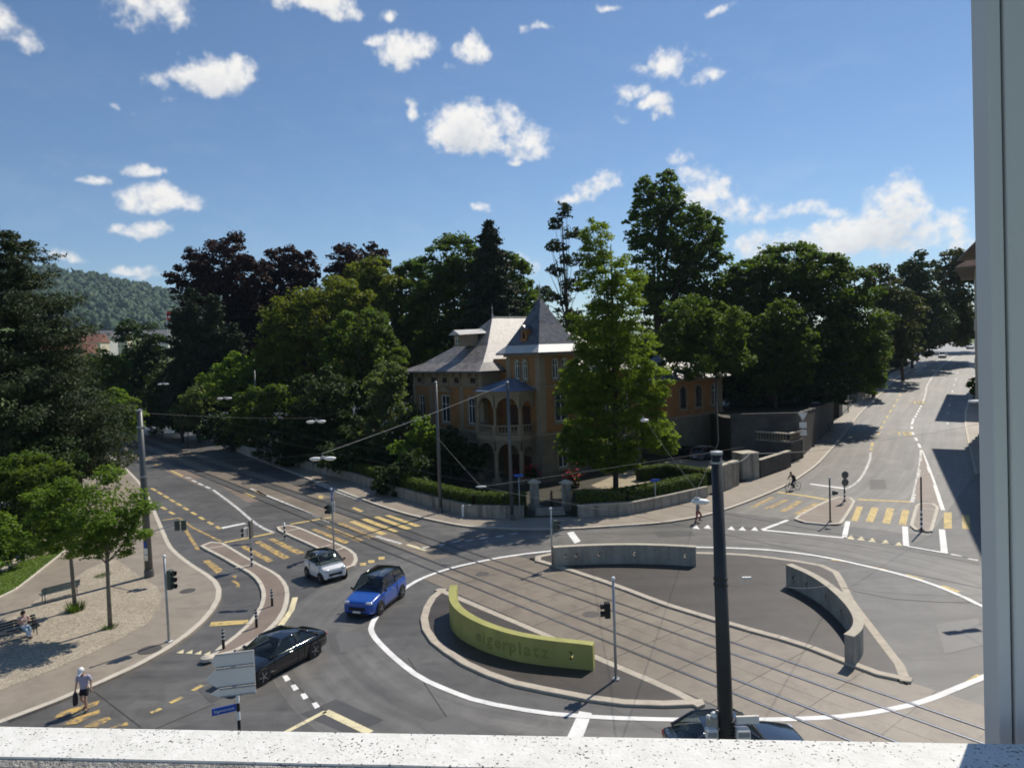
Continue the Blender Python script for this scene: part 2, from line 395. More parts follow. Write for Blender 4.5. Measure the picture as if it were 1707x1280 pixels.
class MB:
    def __init__(s): s.v = []; s.f = []
    def add(s, vs, fs):
        n = len(s.v); s.v += [Vector(p) for p in vs]; s.f += [tuple(i+n for i in f) for f in fs]; return s
    def box(s, c, size, rz=0.0, taper=1.0):
        x, y, z = (k/2 for k in size); M = Matrix.Rotation(rz, 3, 'Z'); c = Vector(c)
        vs = [c + M @ Vector((sx*x*(taper if sz > 0 else 1), sy*y*(taper if sz > 0 else 1), sz*z)) for sz in (-1, 1) for sx, sy in ((-1, -1), (1, -1), (1, 1), (-1, 1))]
        return s.add(vs, [(3, 2, 1, 0), (4, 5, 6, 7), (0, 1, 5, 4), (1, 2, 6, 5), (2, 3, 7, 6), (3, 0, 4, 7)])
    def obox(s, a, b, w, h, up=(0, 0, 1)):
        """bar from a to b, w wide, h high"""
        a, b = Vector(a), Vector(b); d = (b-a).normalized(); up = Vector(up)
        sd = d.cross(up)
        if sd.length < 1e-4: sd = Vector((1, 0, 0))
        sd.normalize(); u = sd.cross(d)
        vs = [p + sd*(i*w/2) + u*(j*h/2) for p in (a, b) for i, j in ((-1, -1), (1, -1), (1, 1), (-1, 1))]
        return s.add(vs, [(0, 1, 2, 3), (7, 6, 5, 4), (0, 4, 5, 1), (1, 5, 6, 2), (2, 6, 7, 3), (3, 7, 4, 0)])
    def tube(s, pts, r, n=8, cap=True):
        pts = [Vector(p) for p in pts]; rs = r if isinstance(r, (list, tuple)) else [r]*len(pts)
        rings = []; base = len(s.v)
        up = Vector((0, 0, 1))
        for i, p in enumerate(pts):
            d = (pts[min(i+1, len(pts)-1)] - pts[max(i-1, 0)]).normalized()
            a = d.cross(up)
            if a.length < .05: a = d.cross(Vector((1, 0, 0)))
            a.normalize(); b = a.cross(d)
            s.v += [p + (a*math.cos(2*math.pi*k/n) + b*math.sin(2*math.pi*k/n))*rs[i] for k in range(n)]
        for i in range(len(pts)-1):
            for k in range(n):
                q = base+i*n; s.f.append((q+k, q+(k+1) % n, q+n+(k+1) % n, q+n+k))
        if cap:
            s.f.append(tuple(base+k for k in reversed(range(n)))); q = base+(len(pts)-1)*n; s.f.append(tuple(q+k for k in range(n)))
        return s
    def prism(s, poly, z0, z1):
        n = len(poly)
        vs = [(p[0], p[1], z0) for p in poly] + [(p[0], p[1], z1) for p in poly]
        return s.add(vs, [tuple(reversed(range(n))), tuple(range(n, 2*n))] + [(i, (i+1) % n, n+(i+1) % n, n+i) for i in range(n)])
    def lathe(s, prof, c=(0, 0, 0), n=14, axis='Z'):
        b = len(s.v); c = Vector(c)
        for r, h in prof:
            for k in range(n):
                a = 2*math.pi*k/n
                p = Vector((r*math.cos(a), r*math.sin(a), h))
                if axis == 'Y': p = Vector((p.x, p.z, p.y))
                if axis == 'X': p = Vector((p.z, p.x, p.y))
                s.v.append(c+p)
        for i in range(len(prof)-1):
            for k in range(n): s.f.append((b+i*n+k, b+i*n+(k+1) % n, b+(i+1)*n+(k+1) % n, b+(i+1)*n+k))
        s.f.append(tuple(b+k for k in reversed(range(n)))); q = b+(len(prof)-1)*n; s.f.append(tuple(q+k for k in range(n)))
        return s
    def ball(s, c, r, n=10, m=6):
        r = r if hasattr(r, '__len__') else (r, r, r); b = len(s.v); c = Vector(c)
        for i in range(1, m):
            t = math.pi*i/m
            for k in range(n):
                a = 2*math.pi*k/n; s.v.append(c+Vector((r[0]*math.sin(t)*math.cos(a), r[1]*math.sin(t)*math.sin(a), r[2]*math.cos(t))))
        s.v += [c+Vector((0, 0, r[2])), c-Vector((0, 0, r[2]))]; T = len(s.v)-2
        for i in range(m-2):
            for k in range(n): s.f.append((b+i*n+k, b+(i+1)*n+k, b+(i+1)*n+(k+1) % n, b+i*n+(k+1) % n))
        for k in range(n):
            s.f.append((T, b+k, b+(k+1) % n)); q = b+(m-2)*n; s.f.append((T+1, q+(k+1) % n, q+k))
        return s
    def mesh(s, name, org=None, inv=None):
        me = bpy.data.meshes.new(name)
        vs = s.v
        if inv is not None: vs = [inv @ v for v in vs]
        elif org is not None: o = Vector(org); vs = [v-o for v in vs]
        me.from_pydata([tuple(v) for v in vs], [], s.f); me.update(); return me
    def build(s, name, m, parent=None, org=None, world=False, smooth=False, bevel=0.0, seg=1):
        inv = None
        if world and parent is not None:
            inv = wmat(parent).inverted()
        me = s.mesh(name, org, inv)
        o = link(name, me, m, parent, org if parent is None else None, smooth)
        if bevel:
            b = o.modifiers.new('bevel', 'BEVEL'); b.width = bevel; b.segments = seg; b.limit_method = 'ANGLE'
        return o
def tri_sheet(poly, dz, step=4.0):
    """triangulated polygon that follows the terrain"""
    bm = bmesh.new()
    n = len(poly)
    r = delaunay_2d_cdt([Vector((p[0], p[1])) for p in poly], [(i, (i+1) % n) for i in range(n)], [], 1, 1e-4)
    vs = [bm.verts.new((p.x, p.y, 0)) for p in r[0]]
    for f in r[2]: bm.faces.new([vs[i] for i in f])
    bmesh.ops.triangulate(bm, faces=bm.faces[:])
    for _ in range(6):
        lg = [e for e in bm.edges if e.calc_length() > step and (min(v.co.y for v in e.verts) > 70 or step < 4)]
        if not lg: break
        bmesh.ops.subdivide_edges(bm, edges=lg, cuts=1); bmesh.ops.triangulate(bm, faces=bm.faces[:])
    for v in bm.verts: v.co.z = zg(v.co.x, v.co.y)+dz
    bmesh.ops.recalc_face_normals(bm, faces=bm.faces[:])
    if sum(f.normal.z for f in bm.faces) < 0: bmesh.ops.reverse_faces(bm, faces=bm.faces[:])
    return bm
def sheet(name, poly, dz, m, kind='structure', parent=None, step=4.0):
    bm = tri_sheet(poly, dz, step); me = bpy.data.meshes.new(name); bm.to_mesh(me); bm.free()
    o = link(name, me, m, parent)
    if parent is None and kind: o['kind'] = kind
    return o
def slab(name, poly, h, m, parent=None, kind='structure'):
    """raised pavement with vertical edges"""
    bm = tri_sheet(poly, h, 6.0)
    be = [e for e in bm.edges if e.is_boundary]
    r = bmesh.ops.extrude_edge_only(bm, edges=be)
    for v in r['geom']:
        if isinstance(v, bmesh.types.BMVert): v.co.z -= h+.02
    me = bpy.data.meshes.new(name); bm.to_mesh(me); bm.free()
    o = link(name, me, m, parent)
    if parent is None and kind: o['kind'] = kind
    return o
def resample(pts, step):
    pts = [Vector((p[0], p[1])) for p in pts]; out = [pts[0]]
    d = [0]
    for a, b in zip(pts, pts[1:]): d.append(d[-1]+(b-a).length)
    n = max(1, round(d[-1]/step)); j = 0
    for i in range(1, n+1):
        t = d[-1]*i/n
        while j < len(pts)-2 and d[j+1] < t: j += 1
        k = (t-d[j])/max(1e-6, d[j+1]-d[j]); out.append(pts[j].lerp(pts[j+1], k))
    return out
def smooth_path(pts, it=2, closed=False):
    pts = [Vector((p[0], p[1])) for p in pts]
    for _ in range(it):
        q = [] if closed else [pts[0]]
        n = len(pts)
        for i in range(n if closed else n-1):
            a, b = pts[i], pts[(i+1) % n]; q += [a.lerp(b, .25), a.lerp(b, .75)]
        if not closed: q.append(pts[-1])
        pts = q
    return pts
def offset(pts, d, closed=False):
    """parallel line, d to the left of travel"""
    out = []; n = len(pts)
    for i in range(n):
        a = pts[(i-1) % n] if closed or i else pts[0]; b = pts[(i+1) % n] if closed or i < n-1 else pts[-1]
        t = (b-a).normalized(); out.append(pts[i]+Vector((-t.y, t.x))*d)
    return out
def ribbon(name, A, B, dz, m, parent=None, kind=None, closed=False):
    """strip between two lines of equal length, with uv in metres"""
    n = len(A); vs = []; uv = []; s = 0
    for i in range(n):
        if i: s += (A[i]-A[i-1]).length
        w = (B[i]-A[i]).length
        for p, x in ((A[i], 0), (B[i], w)):
            vs.append((p.x, p.y, zg(p.x, p.y)+dz)); uv.append((x, s))
    fs = [(2*i, 2*i+1, 2*i+3, 2*i+2) for i in range(n-1)]
    if closed: fs.append((2*n-2, 2*n-1, 1, 0))
    me = bpy.data.meshes.new(name); me.from_pydata(vs, [], fs); me.update()
    if me.polygons[0].normal.z < 0: me.flip_normals()
    ul = me.uv_layers.new()
    for lp in me.loops: ul.data[lp.index].uv = uv[lp.vertex_index]
    o = link(name, me, m, parent)
    if kind: o['kind'] = kind
    return o
def line(name, pts, w, dz, m, parent=None, step=None, closed=False):
    pts = [Vector((p[0], p[1])) for p in pts]
    if step: pts = resample(pts, step)
    return ribbon(name, offset(pts, w/2, closed), offset(pts, -w/2, closed), dz, m, parent, None, closed)
def kerb(path, w, h, m, parent, piece=1.4, gap=.012, name='kerb_stone', side=0, drop=.05):
    """row of separate kerb stones along a path; side shifts the row left (+1) or right (-1) of it"""
    P = resample(path, piece)
    for a, b in zip(P, P[1:]):
        t = (b-a).normalized(); nn = Vector((-t.y, t.x)); a2 = a+t*gap/2+nn*side*w/2; b2 = b-t*gap/2+nn*side*w/2
        mb = MB(); za = zg(*a2); zb = zg(*b2)
        q = [(a2-nn*w/2, za), (b2-nn*w/2, zb), (b2+nn*w/2, zb), (a2+nn*w/2, za)]
        c = .018
        mb.v = [Vector((p.x, p.y, z-drop)) for p, z in q]+[Vector((p.x, p.y, z+h-c)) for p, z in q]
        q2 = [(a2-nn*(w/2-c), za), (b2-nn*(w/2-c), zb), (b2+nn*(w/2-c), zb), (a2+nn*(w/2-c), za)]
        jit = random.uniform(-.004, .004)
        mb.v += [Vector((p.x, p.y, z+h+jit)) for p, z in q2]
        for k in range(4):
            mb.f += [(k, (k+1) % 4, 4+(k+1) % 4, 4+k), (4+k, 4+(k+1) % 4, 8+(k+1) % 4, 8+k)]
        mb.f.append((8, 9, 10, 11))
        mb.build(name, m, parent, world=True)
def text_mesh(txt, size, depth, name='letter'):
    cu = bpy.data.curves.new('t', 'FONT'); cu.body = txt; cu.size = size; cu.extrude = depth; cu.align_x = 'CENTER'; cu.align_y = 'CENTER'
    cu.resolution_u = 3; cu.offset = .012*size if depth > .005 else 0
    o = bpy.data.objects.new('t', cu); COL.objects.link(o)
    dg = bpy.context.evaluated_depsgraph_get(); dg.update()
    me = bpy.data.meshes.new_from_object(o.evaluated_get(dg)); me.name = name; me.materials.clear()
    bpy.data.objects.remove(o); bpy.data.curves.remove(cu); return me
def copy_tree(o, parent=None):
    c = o.copy(); COL.objects.link(c); c.parent = parent
    for ch in o.children: copy_tree(ch, c)
    return c

# ------------------------------------------------------------------ ground sheet to the horizon
def build_ground():
    xs = [-6000, -3000, -1500, -800, -400, -220] + [-150+2*i for i in range(156)] + [220, 400, 800, 1500, 3000, 6000]
    ys = [-400, -100, -20] + [4+2*i for i in range(168)] + [400, 500, 800, 1500, 3000, 7000]
    vs = [(x, y, zg(x, y)) for y in ys for x in xs]; nx = len(xs)
    fs = []; mi = []
    for j in range(len(ys)-1):
        for i in range(nx-1):
            a = j*nx+i; fs.append((a, a+1, a+nx+1, a+nx)); mi.append(0 if -150 <= xs[i] < 160 and -20 <= ys[j] < 330 else 1)
    me = bpy.data.meshes.new('ground'); me.from_pydata(vs, [], fs); me.update()
    me.materials.append(MATS['asphalt']); me.materials.append(MATS['grass']); me.polygons.foreach_set('material_index', mi)
    tag(link('ground', me, None), kind='structure')
build_ground()

# tram line frame: d along the track (towards the viewer on the right), n across it
TD = Vector((.623, -.782)); TN = Vector((.782, .623))
def TP(t, n): return TD*t + TN*n

# ------------------------------------------------------------------ roundabout lane, hill street
W_PTS = smooth_path(G2([(617,1045),(632,1020),(650,1000),(672,982),(700,965),(740,950),(780,940),(850,926),(950,915),(1060,911),(1160,912),(1240,914),(1300,918),(1380,929),(1450,945),(1500,957),(1550,972),(1600,992),(1640,1012)])
        + [Vector((22.6,32)), Vector((22.0,30)), Vector((20.2,28))] + G2([(1638,1130),(1600,1145),(1550,1166),(1500,1180),(1420,1193),(1350,1198),(1200,1201),(1050,1198),(970,1194),(900,1188),(800,1170),(750,1152),(700,1130),(665,1103),(640,1080),(622,1060)]), 1, True)
ring_in = offset(W_PTS, 0, True); ring_out = offset(W_PTS, 4.9, True)
ribbon('roundabout_lane', ring_in, ring_out, .004, 'ring_asphalt', kind='structure', closed=True)
HL = G2([(1206,853),(1258,834),(1317,808.5),(1363,776.6),(1380,758),(1425,702),(1442,682),(1467,660),(1495,630),(1530,611),(1560,600),(1580,592)])
HLr = resample(HL[3:], 5.0)
def road_dir(P, i): return (P[min(i+1, len(P)-1)]-P[max(i-1, 0)]).normalized()
HRr = [p + Vector((road_dir(HLr, i).y, -road_dir(HLr, i).x))*13.6 for i, p in enumerate(HLr)]
ribbon('hill_street', HLr, HRr, .004, 'hill_asphalt', kind='structure')
HM = resample(HL[:4], 3)
ribbon('hill_street_mouth', HM, [Vector((27, 46)).lerp(HRr[0], k/(len(HM)-1)) for k in range(len(HM))], .0045, 'hill_asphalt', kind='structure')

# ------------------------------------------------------------------ tram tracks and slabs
RAILS = (22.30, 23.30, 25.20, 26.20)
bed = tag(empty('tram_bed', (*TP(-24, 24.4), 0)), kind='structure')
def inside_ring(p):
    c = False; q = W_PTS
    for i in range(len(q)):
        a, b = q[i], q[i-1]
        if (a.y > p.y) != (b.y > p.y) and p.x < (b.x-a.x)*(p.y-a.y)/(b.y-a.y)+a.x: c = not c
    return c
strips = [(21.02, 22.235), (22.365, 23.235), (23.365, 24.20), (24.215, 25.135), (25.265, 26.135), (26.265, 27.85)]
rg = random.Random(5)
for n0, n1 in strips:
    t = -38.0
    while t < -1:
        t1 = t+2.5
        m = TP((t+t1)/2, (n0+n1)/2)
        if inside_ring(m) or t > -20:
            j = rg.uniform(-.002, .002)
            MB().prism([TP(t+.012, n0), TP(t1-.012, n0), TP(t1-.012, n1), TP(t+.012, n1)][::-1], -.05, .012+j).build('slab', 'concrete_slab', bed, world=True)
        t = t1
for k, n in enumerate(RAILS):
    r = thing('tram_rail', (*TP(-20, n), 0), 'steel tram rail, %s of the four crossing the square' % ('nearest', 'second nearest', 'third nearest', 'farthest')[k], 'rail', group='tram rails')
    t0, t1 = -150, 2
    o = line('rail_head', [TP(t0, n), TP(-60, n), TP(t1, n)], .065, .026, 'steel_rail'); o.parent = r; o.location = -r.location
    gr = line('groove', [TP(t0, n-.06), TP(-60, n-.06), TP(t1, n-.06)], .055, .0225, 'rail_groove'); gr.parent = r; gr.location = -r.location
    gl = line('groove', [TP(t0, n+.05), TP(-60, n+.05), TP(t1, n+.05)], .03, .0225, 'rail_groove'); gl.parent = r; gl.location = -r.location
# concrete strip between the two tracks on the left street
ribbon('track_strip', resample([TP(-140, 23.45), TP(-38.2, 23.45)], 6), resample([TP(-140, 25.05), TP(-38.2, 25.05)], 6), .006, 'concrete_slab', kind='structure')
ribbon('track_strip', resample([TP(-140, 26.35), TP(-62, 26.35)], 6), resample([TP(-140, 27.6), TP(-62, 27.6)], 6), .006, 'concrete_slab', kind='structure')
ribbon('track_strip', resample([TP(-140, 20.3), TP(-66, 20.3)], 6), resample([TP(-140, 22.15), TP(-66, 22.15)], 6), .006, 'brown_paving', kind='structure')

# ------------------------------------------------------------------ painted markings
mk = tag(empty('road_markings', (0, 40, 0)), kind='structure')
def Lw(pts, w, m='white_paint', it=0, dz=.011, px=True, step=2.0):
    p = G2(pts) if px else pts
    if it: p = smooth_path(p, it)
    o = line('marking', p, w, dz, m, mk, step); o.location = -mk.location; return o
def Q(pts, m='yellow_paint', dz=.011):
    o = sheet('marking', G2(pts), dz, m, None, mk, 3.0); o.location = -mk.location; return o
o = line('marking', W_PTS, .27, .0195, 'fresh_white', mk, closed=True); o.location = -mk.location
def z3(*p): return [(220+x/4, 680+y/4) for x, y in p]
def z4(*p): return [(330+x/3.764, 880+y/3.764) for x, y in p]
def z1(*p): return [(x/3.97, 640+y/3.97) for x, y in p]
def zz2(*p): return [(x/3.367, 900+y/3.367) for x, y in p]
def zA(*p): return [(1230+x/4.064, 720+y/4.064) for x, y in p]
def zC(*p): return [(680+x/3.048, 880+y/3.048) for x, y in p]
def zD(*p): return [(1100+x/3.048, 860+y/3.048) for x, y in p]
def z8(*p): return [(1000+x/3.88, 620+y/3.88) for x, y in p]
def zB(*p): return [(1370+x/4.0, 400+y/4.0) for x, y in p]
def zE(*p): return [(380+x/5.02, 780+y/5.02) for x, y in p]
def zF(*p): return [(1180+x/3.711, 1020+y/3.711) for x, y in p]
# crossing on the left arm
for q in (((720,925),(755,915),(945,1015),(905,1030)), ((815,895),(855,885),(1055,995),(1010,1010)), ((900,875),(945,868),(1155,965),(1105,978))): Q(z3(*q))
Lw(z3((615,897),(940,833)), .42, 'fresh_yellow'); Lw(z3((592,802),(757,768)), .5, 'fresh_white')
Lw(zE((525,470),(870,410)), .42, 'fresh_yellow')
for q in (((690,515),(740,508),(1020,620),(975,635)), ((790,490),(840,483),(1140,605),(1090,618)), ((910,465),(960,460),(1230,575),(1180,590)), ((1010,450),(1060,442),(1335,550),(1285,562)), ((1110,430),(1160,422),(1430,528),(1385,540)), ((1215,412),(1260,404),(1540,505),(1490,515)), ((1310,398),(1350,392),(1620,485),(1570,492))): Q(zE(*q), 'yellow_paint' if q[0][0] < 1000 else 'fresh_yellow')
# yellow cycle lane dashes, left street
for x, y in ((145,543),(187,568),(228,592),(268,618),(312,643),(360,672),(412,703),(465,735),(522,767),(575,797)): Lw(z3((x-15,y-9),(x+15,y+9)), .3, 'fresh_yellow', step=None)
for x, y in ((212,668),(265,700)): Lw(z3((x-15,y-9),(x+15,y+9)), .3, 'fresh_yellow', step=None)
for a, b in (((60,325),(98,347)), ((140,362),(212,400)), ((252,413),(340,455))): Lw(z3(a, b), .3, 'fresh_yellow', step=None)
for a, b in (((360,462),(392,470)), ((400,480),(430,494)), ((443,500),(475,517)), ((490,522),(520,537))): Lw(z3(a, b), .32, 'white_paint', step=None)
Lw(z3((205,748),(318,732)), .25, 'fresh_yellow'); Lw(z3((318,735),(400,795),(600,893)), .22, 'yellow_paint'); Lw(z3((330,765),(380,850),(440,945)), .25, 'yellow_paint')
Lw(z3((540,545),(640,618),(720,680),(790,745),(860,795),(945,832)), .26, 'white_paint', 1)
Lw(zE((190,172),(560,328),(860,455)), .28, 'white_paint'); Lw(zE((1240,570),(1450,635)), .3, 'white_paint'); Lw(zE((1500,640),(1660,690)), .3, 'white_yellow')
Q(zE((120,215),(150,208),(235,240),(205,252)), 'fresh_yellow'); Q(zE((215,195),(250,190),(330,228),(295,236)), 'yellow_paint'); Q(zE((1030,335),(1060,328),(1135,360),(1110,370)), 'fresh_yellow'); Q(zE((750,235),(790,228),(800,250),(770,258)), 'fresh_yellow')
Q(z3((470,1020),(515,1012),(610,1080),(565,1105)), 'yellow_paint')
Lw(zE((745,135),(1120,275)), .25, 'white_paint')
for x, y in ((1130,806),(1200,783),(1285,755)): Q(zE((x-28,y-10),(x+26,y-14),(x+26,y+8),(x-22,y+14)), 'fresh_yellow')
# cycle lane bar, teeth and dashes in the foreground
Q(z4((85,590),(318,575),(308,600),(70,618)), 'fresh_yellow')
for x, y in ((1010,630),(1060,632),(1110,636),(1160,640)): Q(zz2((x-20,y+4),(x+22,y-16),(x+18,y+6)), 'white_yellow')
for a, b in (((1080,845),(1135,815)), ((955,915),(1025,880)), ((845,970),(905,945))): Lw(zz2(a, b), .2, 'fresh_yellow', step=None)
for q in (((300,1000),(345,962),(560,900),(545,925),(380,985)), ((345,1040),(400,1005),(560,950),(560,970),(430,1030)), ((470,1050),(520,1020),(610,990),(625,1005),(540,1050)), ((600,1062),(660,1035),(720,1020),(720,1040))): Q(zz2(*q), 'yellow_paint')
Q(z3((655,1150),(690,1150),(720,1175),(715,1195),(690,1195),(700,1178)), 'yellow_paint'); Q(z3((665,1120),(700,1115),(690,1140)), 'yellow_paint')
for x, y in ((555,942),(607,1000),(668,1055),(740,1112)): Q(z4((x-26,y-12),(x+4,y-20),(x+27,y+8),(x-6,y+22)), 'fresh_white')
Lw(z4((800,1150),(560,1275),(420,1350)), .2, 'white_yellow'); Lw(z4((800,1150),(930,1215),(1080,1285)), .32, 'white_yellow')
Q(zC((870,930),(935,940),(890,1060),(830,1150),(760,1150),(815,1050)), 'fresh_white')
Lw(z4((610,435),(595,500),(560,565),(520,610)), .3, 'white_yellow', 1)
# top of the roundabout
Q([(945,888),(956,886),(968,902),(958,906)], 'fresh_white')
for x, y in ((701,914),(732,908.5),(752,904),(776,902),(800,898),(826,895),(848,891)): Lw([(x,y),(x+14,y-2.6)], .28, 'white_paint', step=None)
for x, y in ((620,1005),(695,1002),(848,1011),(920,1014),(1000,1016)): Q(z8((x-24,y+8),(x,y-12),(x+6,y-12),(x+26,y+12)), 'fresh_white')
Lw(z8((1050,1020),(1215,958)), .3, 'fresh_white'); Lw(z8((1050,1022),(1300,1045),(1575,1072)), .3, 'fresh_white'); Lw(zA((722,712),(745,605)), .32, 'fresh_white')
for x, y in ((765,715),(835,722),(910,733),(1000,745),(1090,760)): Q(zA((x-28,y+8),(x-2,y-14),(x+6,y-14),(x+26,y+14)), 'white_yellow')
Lw(zA((1140,772),(1132,640)), .34, 'fresh_white'); Lw(zA((1150,775),(1280,797),(1405,820)), .3, 'fresh_white'); Lw(zA((1382,660),(1400,822)), .36, 'fresh_white')
Lw(zA((1440,828),(1515,843)), .3, 'fresh_white'); Lw(zA((1560,856),(1630,868)), .3, 'fresh_white')
for a, b in (((635,865),(755,880)), ((880,910),(1005,935)), ((1135,968),(1250,998)), ((1380,1042),(1500,1085))): Lw(zA(a, b), .3, 'fresh_yellow', step=None, dz=.014)
Q(zF((1590,432),(1660,385),(1690,390),(1625,445)), 'fresh_yellow'); Q(zF((1420,505),(1485,480),(1500,490),(1440,515)), 'fresh_yellow')
# crossing on the hill arm
for q in (((805,505),(850,505),(810,605),(765,600)), ((905,510),(955,515),(915,612),(865,605)), ((1010,515),(1062,520),(1030,622),(978,615)), ((1115,525),(1162,530),(1140,632),(1090,625)), ((1395,545),(1448,545),(1450,655),(1395,655)), ((1520,560),(1570,565),(1575,660),(1520,655)), ((75,510),(120,510),(255,440),(220,440)), ((175,520),(225,522),(350,460),(310,458)), ((275,540),(325,540),(445,470),(405,465)), ((370,560),(425,560),(565,485),(520,480))): Q(zA(*q), 'yellow_paint' if q[0][0] < 600 else 'fresh_yellow')
Lw(zA((270,407),(440,430),(615,460)), .5, 'fresh_yellow'); Lw(zA((815,457),(990,465),(1175,473)), .5, 'fresh_yellow'); Lw(zA((490,352),(740,385)), .5, 'fresh_white')
Lw(zA((900,140),(895,190),(870,250),(835,310),(800,350),(735,385)), .24, 'white_paint', 1)
Lw(zA((912,70),(902,122)), .3, 'fresh_yellow'); Lw(zA((960,0),(932,42)), .3, 'fresh_yellow')
Lw(zA((1180,0),(1215,60),(1240,115),(1290,235),(1345,390),(1390,530)), .28, 'fresh_white', 1)
Lw(zA((1240,115),(1240,180),(1225,280),(1200,400),(1180,475)), .28, 'white_paint', 1)
Lw(zB((600,1260),(600,1230),(612,1190)), .28, 'fresh_white')
for k in range(5): Lw(zB((622+k*9,1182-k*17),(626+k*9,1172-k*17)), .28, 'fresh_white', step=None)
Lw(zB((668,1095),(692,1035),(698,975),(735,915),(790,845),(870,785),(930,755)), .28, 'white_paint', 1)
for i in range(9):
    k = i/8; x, y = 838+80*k**1.3, 1225-375*k**.8
    Lw(zB((x-1,y+6),(x+1,y-6)), .26, 'white_paint', step=None)
for i in range(12):
    k = i/11; x, y = 395+235*k, 1250-400*k
    Lw(zB((x-6,y+9),(x+6,y-9)), .26, 'fresh_yellow', step=None)
for (u, v), hgt in (((1493, 722), 3.4), ((1520, 670.5), 4.2)):
    me = text_mesh('BUS', 2.3, 0); p = GP(u, v); a = math.atan2(.82, .57)
    o = link('marking', me, 'fresh_yellow', mk); dirv = Vector((.50, .866)) if v > 700 else Vector((.50, .866))
    th = math.atan2(dirv.y, dirv.x)+math.pi/2
    sl = (zg(p.x+dirv.x*2, p.y+dirv.y*2)-zg(p.x-dirv.x*2, p.y-dirv.y*2))/4
    o.location = Vector((p.x, p.y, p.z+.02)) - mk.location
    o.rotation_euler = (0, 0, 0); o.scale = (1, hgt/1.7, 1)
    o.rotation_mode = 'QUATERNION'
    yv = Vector((-dirv.x, -dirv.y, -sl)).normalized(); xv = yv.cross(Vector((0, 0, 1))).normalized(); zv = xv.cross(yv)
    o.rotation_quaternion = Matrix((xv, yv, zv)).transposed().to_quaternion()
# seams between the lane rings and the arms
for pts in (z4((560,930),(690,1060),(830,1180),(1000,1275)), [(700,917),(770,894),(838,872)], z8((0,1040),(300,1060),(700,990),(1050,1018),(1400,1080),(1707,1130)), zA((0,640),(400,705),(800,750),(1100,790),(1400,850),(1640,895)), zz2((530,850),(660,950),(790,1050)), zz2((870,1060),(1040,985),(1200,920)), zD((980,380),(1200,430),(1500,440),(1640,440)), zC((0,660),(110,830),(250,1040)), zD((1285,865),(1420,915)), z3((100,640),(260,610)), z3((480,780),(640,690))):
    Lw(pts, .045, 'seam', 1, .008)

# ------------------------------------------------------------------ pavements
KL = smooth_path(G2([(150,735),(205,775),(243,814),(254.5,841),(269.5,875.5),(284.6,911),(295,922),(317,940),(357.5,965),(367.5,977),(370.5,990),(367,1006),(350,1031),(318,1060),(285,1084),(226,1117),(154,1149),(83,1179),(0,1210),(-80,1240)]), 1)
poly = [p for p in KL] + [Vector((-40, 14)), Vector((-90, 20)), Vector((-110, 90)), Vector((-100, 130))]
slab('pavement', poly, .115, 'sidewalk')
kb = tag(empty('kerb_row', (-20, 40, 0)), kind='structure'); kerb(KL, .30, .125, 'pale_kerb', kb, 1.7, side=-1)
KV = smooth_path(G2([(300,712),(420,763),(530,806),(605,835),(665,856),(715,868),(770,879),(807,882),(870,885),(950,884),(1038,878),(1103,874),(1160,865),(1206,853),(1258,834),(1317,808.5),(1340,793),(1363,776.6),(1380,758),(1425,702),(1442,682),(1467,660),(1495,630),(1530,611),(1560,600)]), 1)
WL = G2([(300,700),(400,754),(470,772),(595,807),(680,836),(736.6,852),(789,865),(872.6,866.5)])
WR = G2([(964,865),(1000,862),(1046,861),(1103,849),(1180,831),(1232,811)])
HW = G2([(1266,799),(1319,780),(1340,763),(1390,708),(1414,690),(1432,669),(1457,650),(1490,622),(1525,606)])
slab('pavement', list(KV)+[p+Vector((-.2, .3)) for p in reversed(WL+WR+HW)], .115, 'sidewalk')
kb = tag(empty('kerb_row', (10, 60, 0)), kind='structure'); kerb(KV, .26, .125, 'pale_kerb', kb, 2.2, side=1)
# far side of the hill street
kr = [p for p in HRr]
slab('pavement', kr+[p+Vector((8, -4)) for p in reversed(kr)], .115, 'sidewalk')
kb = tag(empty('kerb_row', (60, 90, 0)), kind='structure'); kerb(kr, .26, .125, 'pale_kerb', kb, 4.5, side=-1)

# traffic islands
def island(name, px, m, label_pts, kh=.12, kw=.24, kmat='pale_kerb', piece=1.3, it=1, closed=True, lines=()):
    P = smooth_path(G2(px), it, True)
    if sum(a.x*b.y-b.x*a.y for a, b in zip(P, P[1:]+P[:1])) < 0: P = P[::-1]
    e = tag(empty(name, (*sum(P, Vector((0, 0)))/len(P), 0)), kind='structure')
    o = slab('paving', offset(P, kw*.6, True), kh-.012, m, e); o.location = -e.location
    kerb(P+[P[0]], kw, kh, kmat, e, piece, side=1)
    for ln in lines:
        q = G2(ln); kerb(q, .14, kh+.004, kmat, e, 1.6, drop=.0)
    return e, P
island('long_island', [*z3((450,925),(480,905),(590,895),(625,915),(830,1040),(970,1110),(1030,1170)), *z4((575,400),(572,470),(540,560),(480,630),(400,700),(300,760),(120,835),(40,838),(60,812),(150,745),(290,640),(380,520),(405,430),(380,350),(320,290),(240,250),(140,190),(20,130))], 'brown_paving', None,
       lines=(z3((490,950),(630,925)), z3((690,1075),(830,1050))))
island('narrow_island', z3((945,810),(1000,785),(1090,790),(1250,860),(1430,935),(1490,970),(1510,1010),(1490,1060),(1430,1095),(1390,1080),(1310,1000),(1240,945),(1080,875)), 'brown_paving', None, lines=(z3((1000,835),(1120,812)), z3((1240,945),(1330,920)), z3((1345,965),(1425,935))))
island('crossing_island', zA((372,590),(500,520),(640,452),(720,440),(795,460),(800,482),(715,622),(690,640),(540,632),(400,615)), 'brown_paving', None, lines=(zA((430,565),(735,590)), zA((655,475),(780,487))))
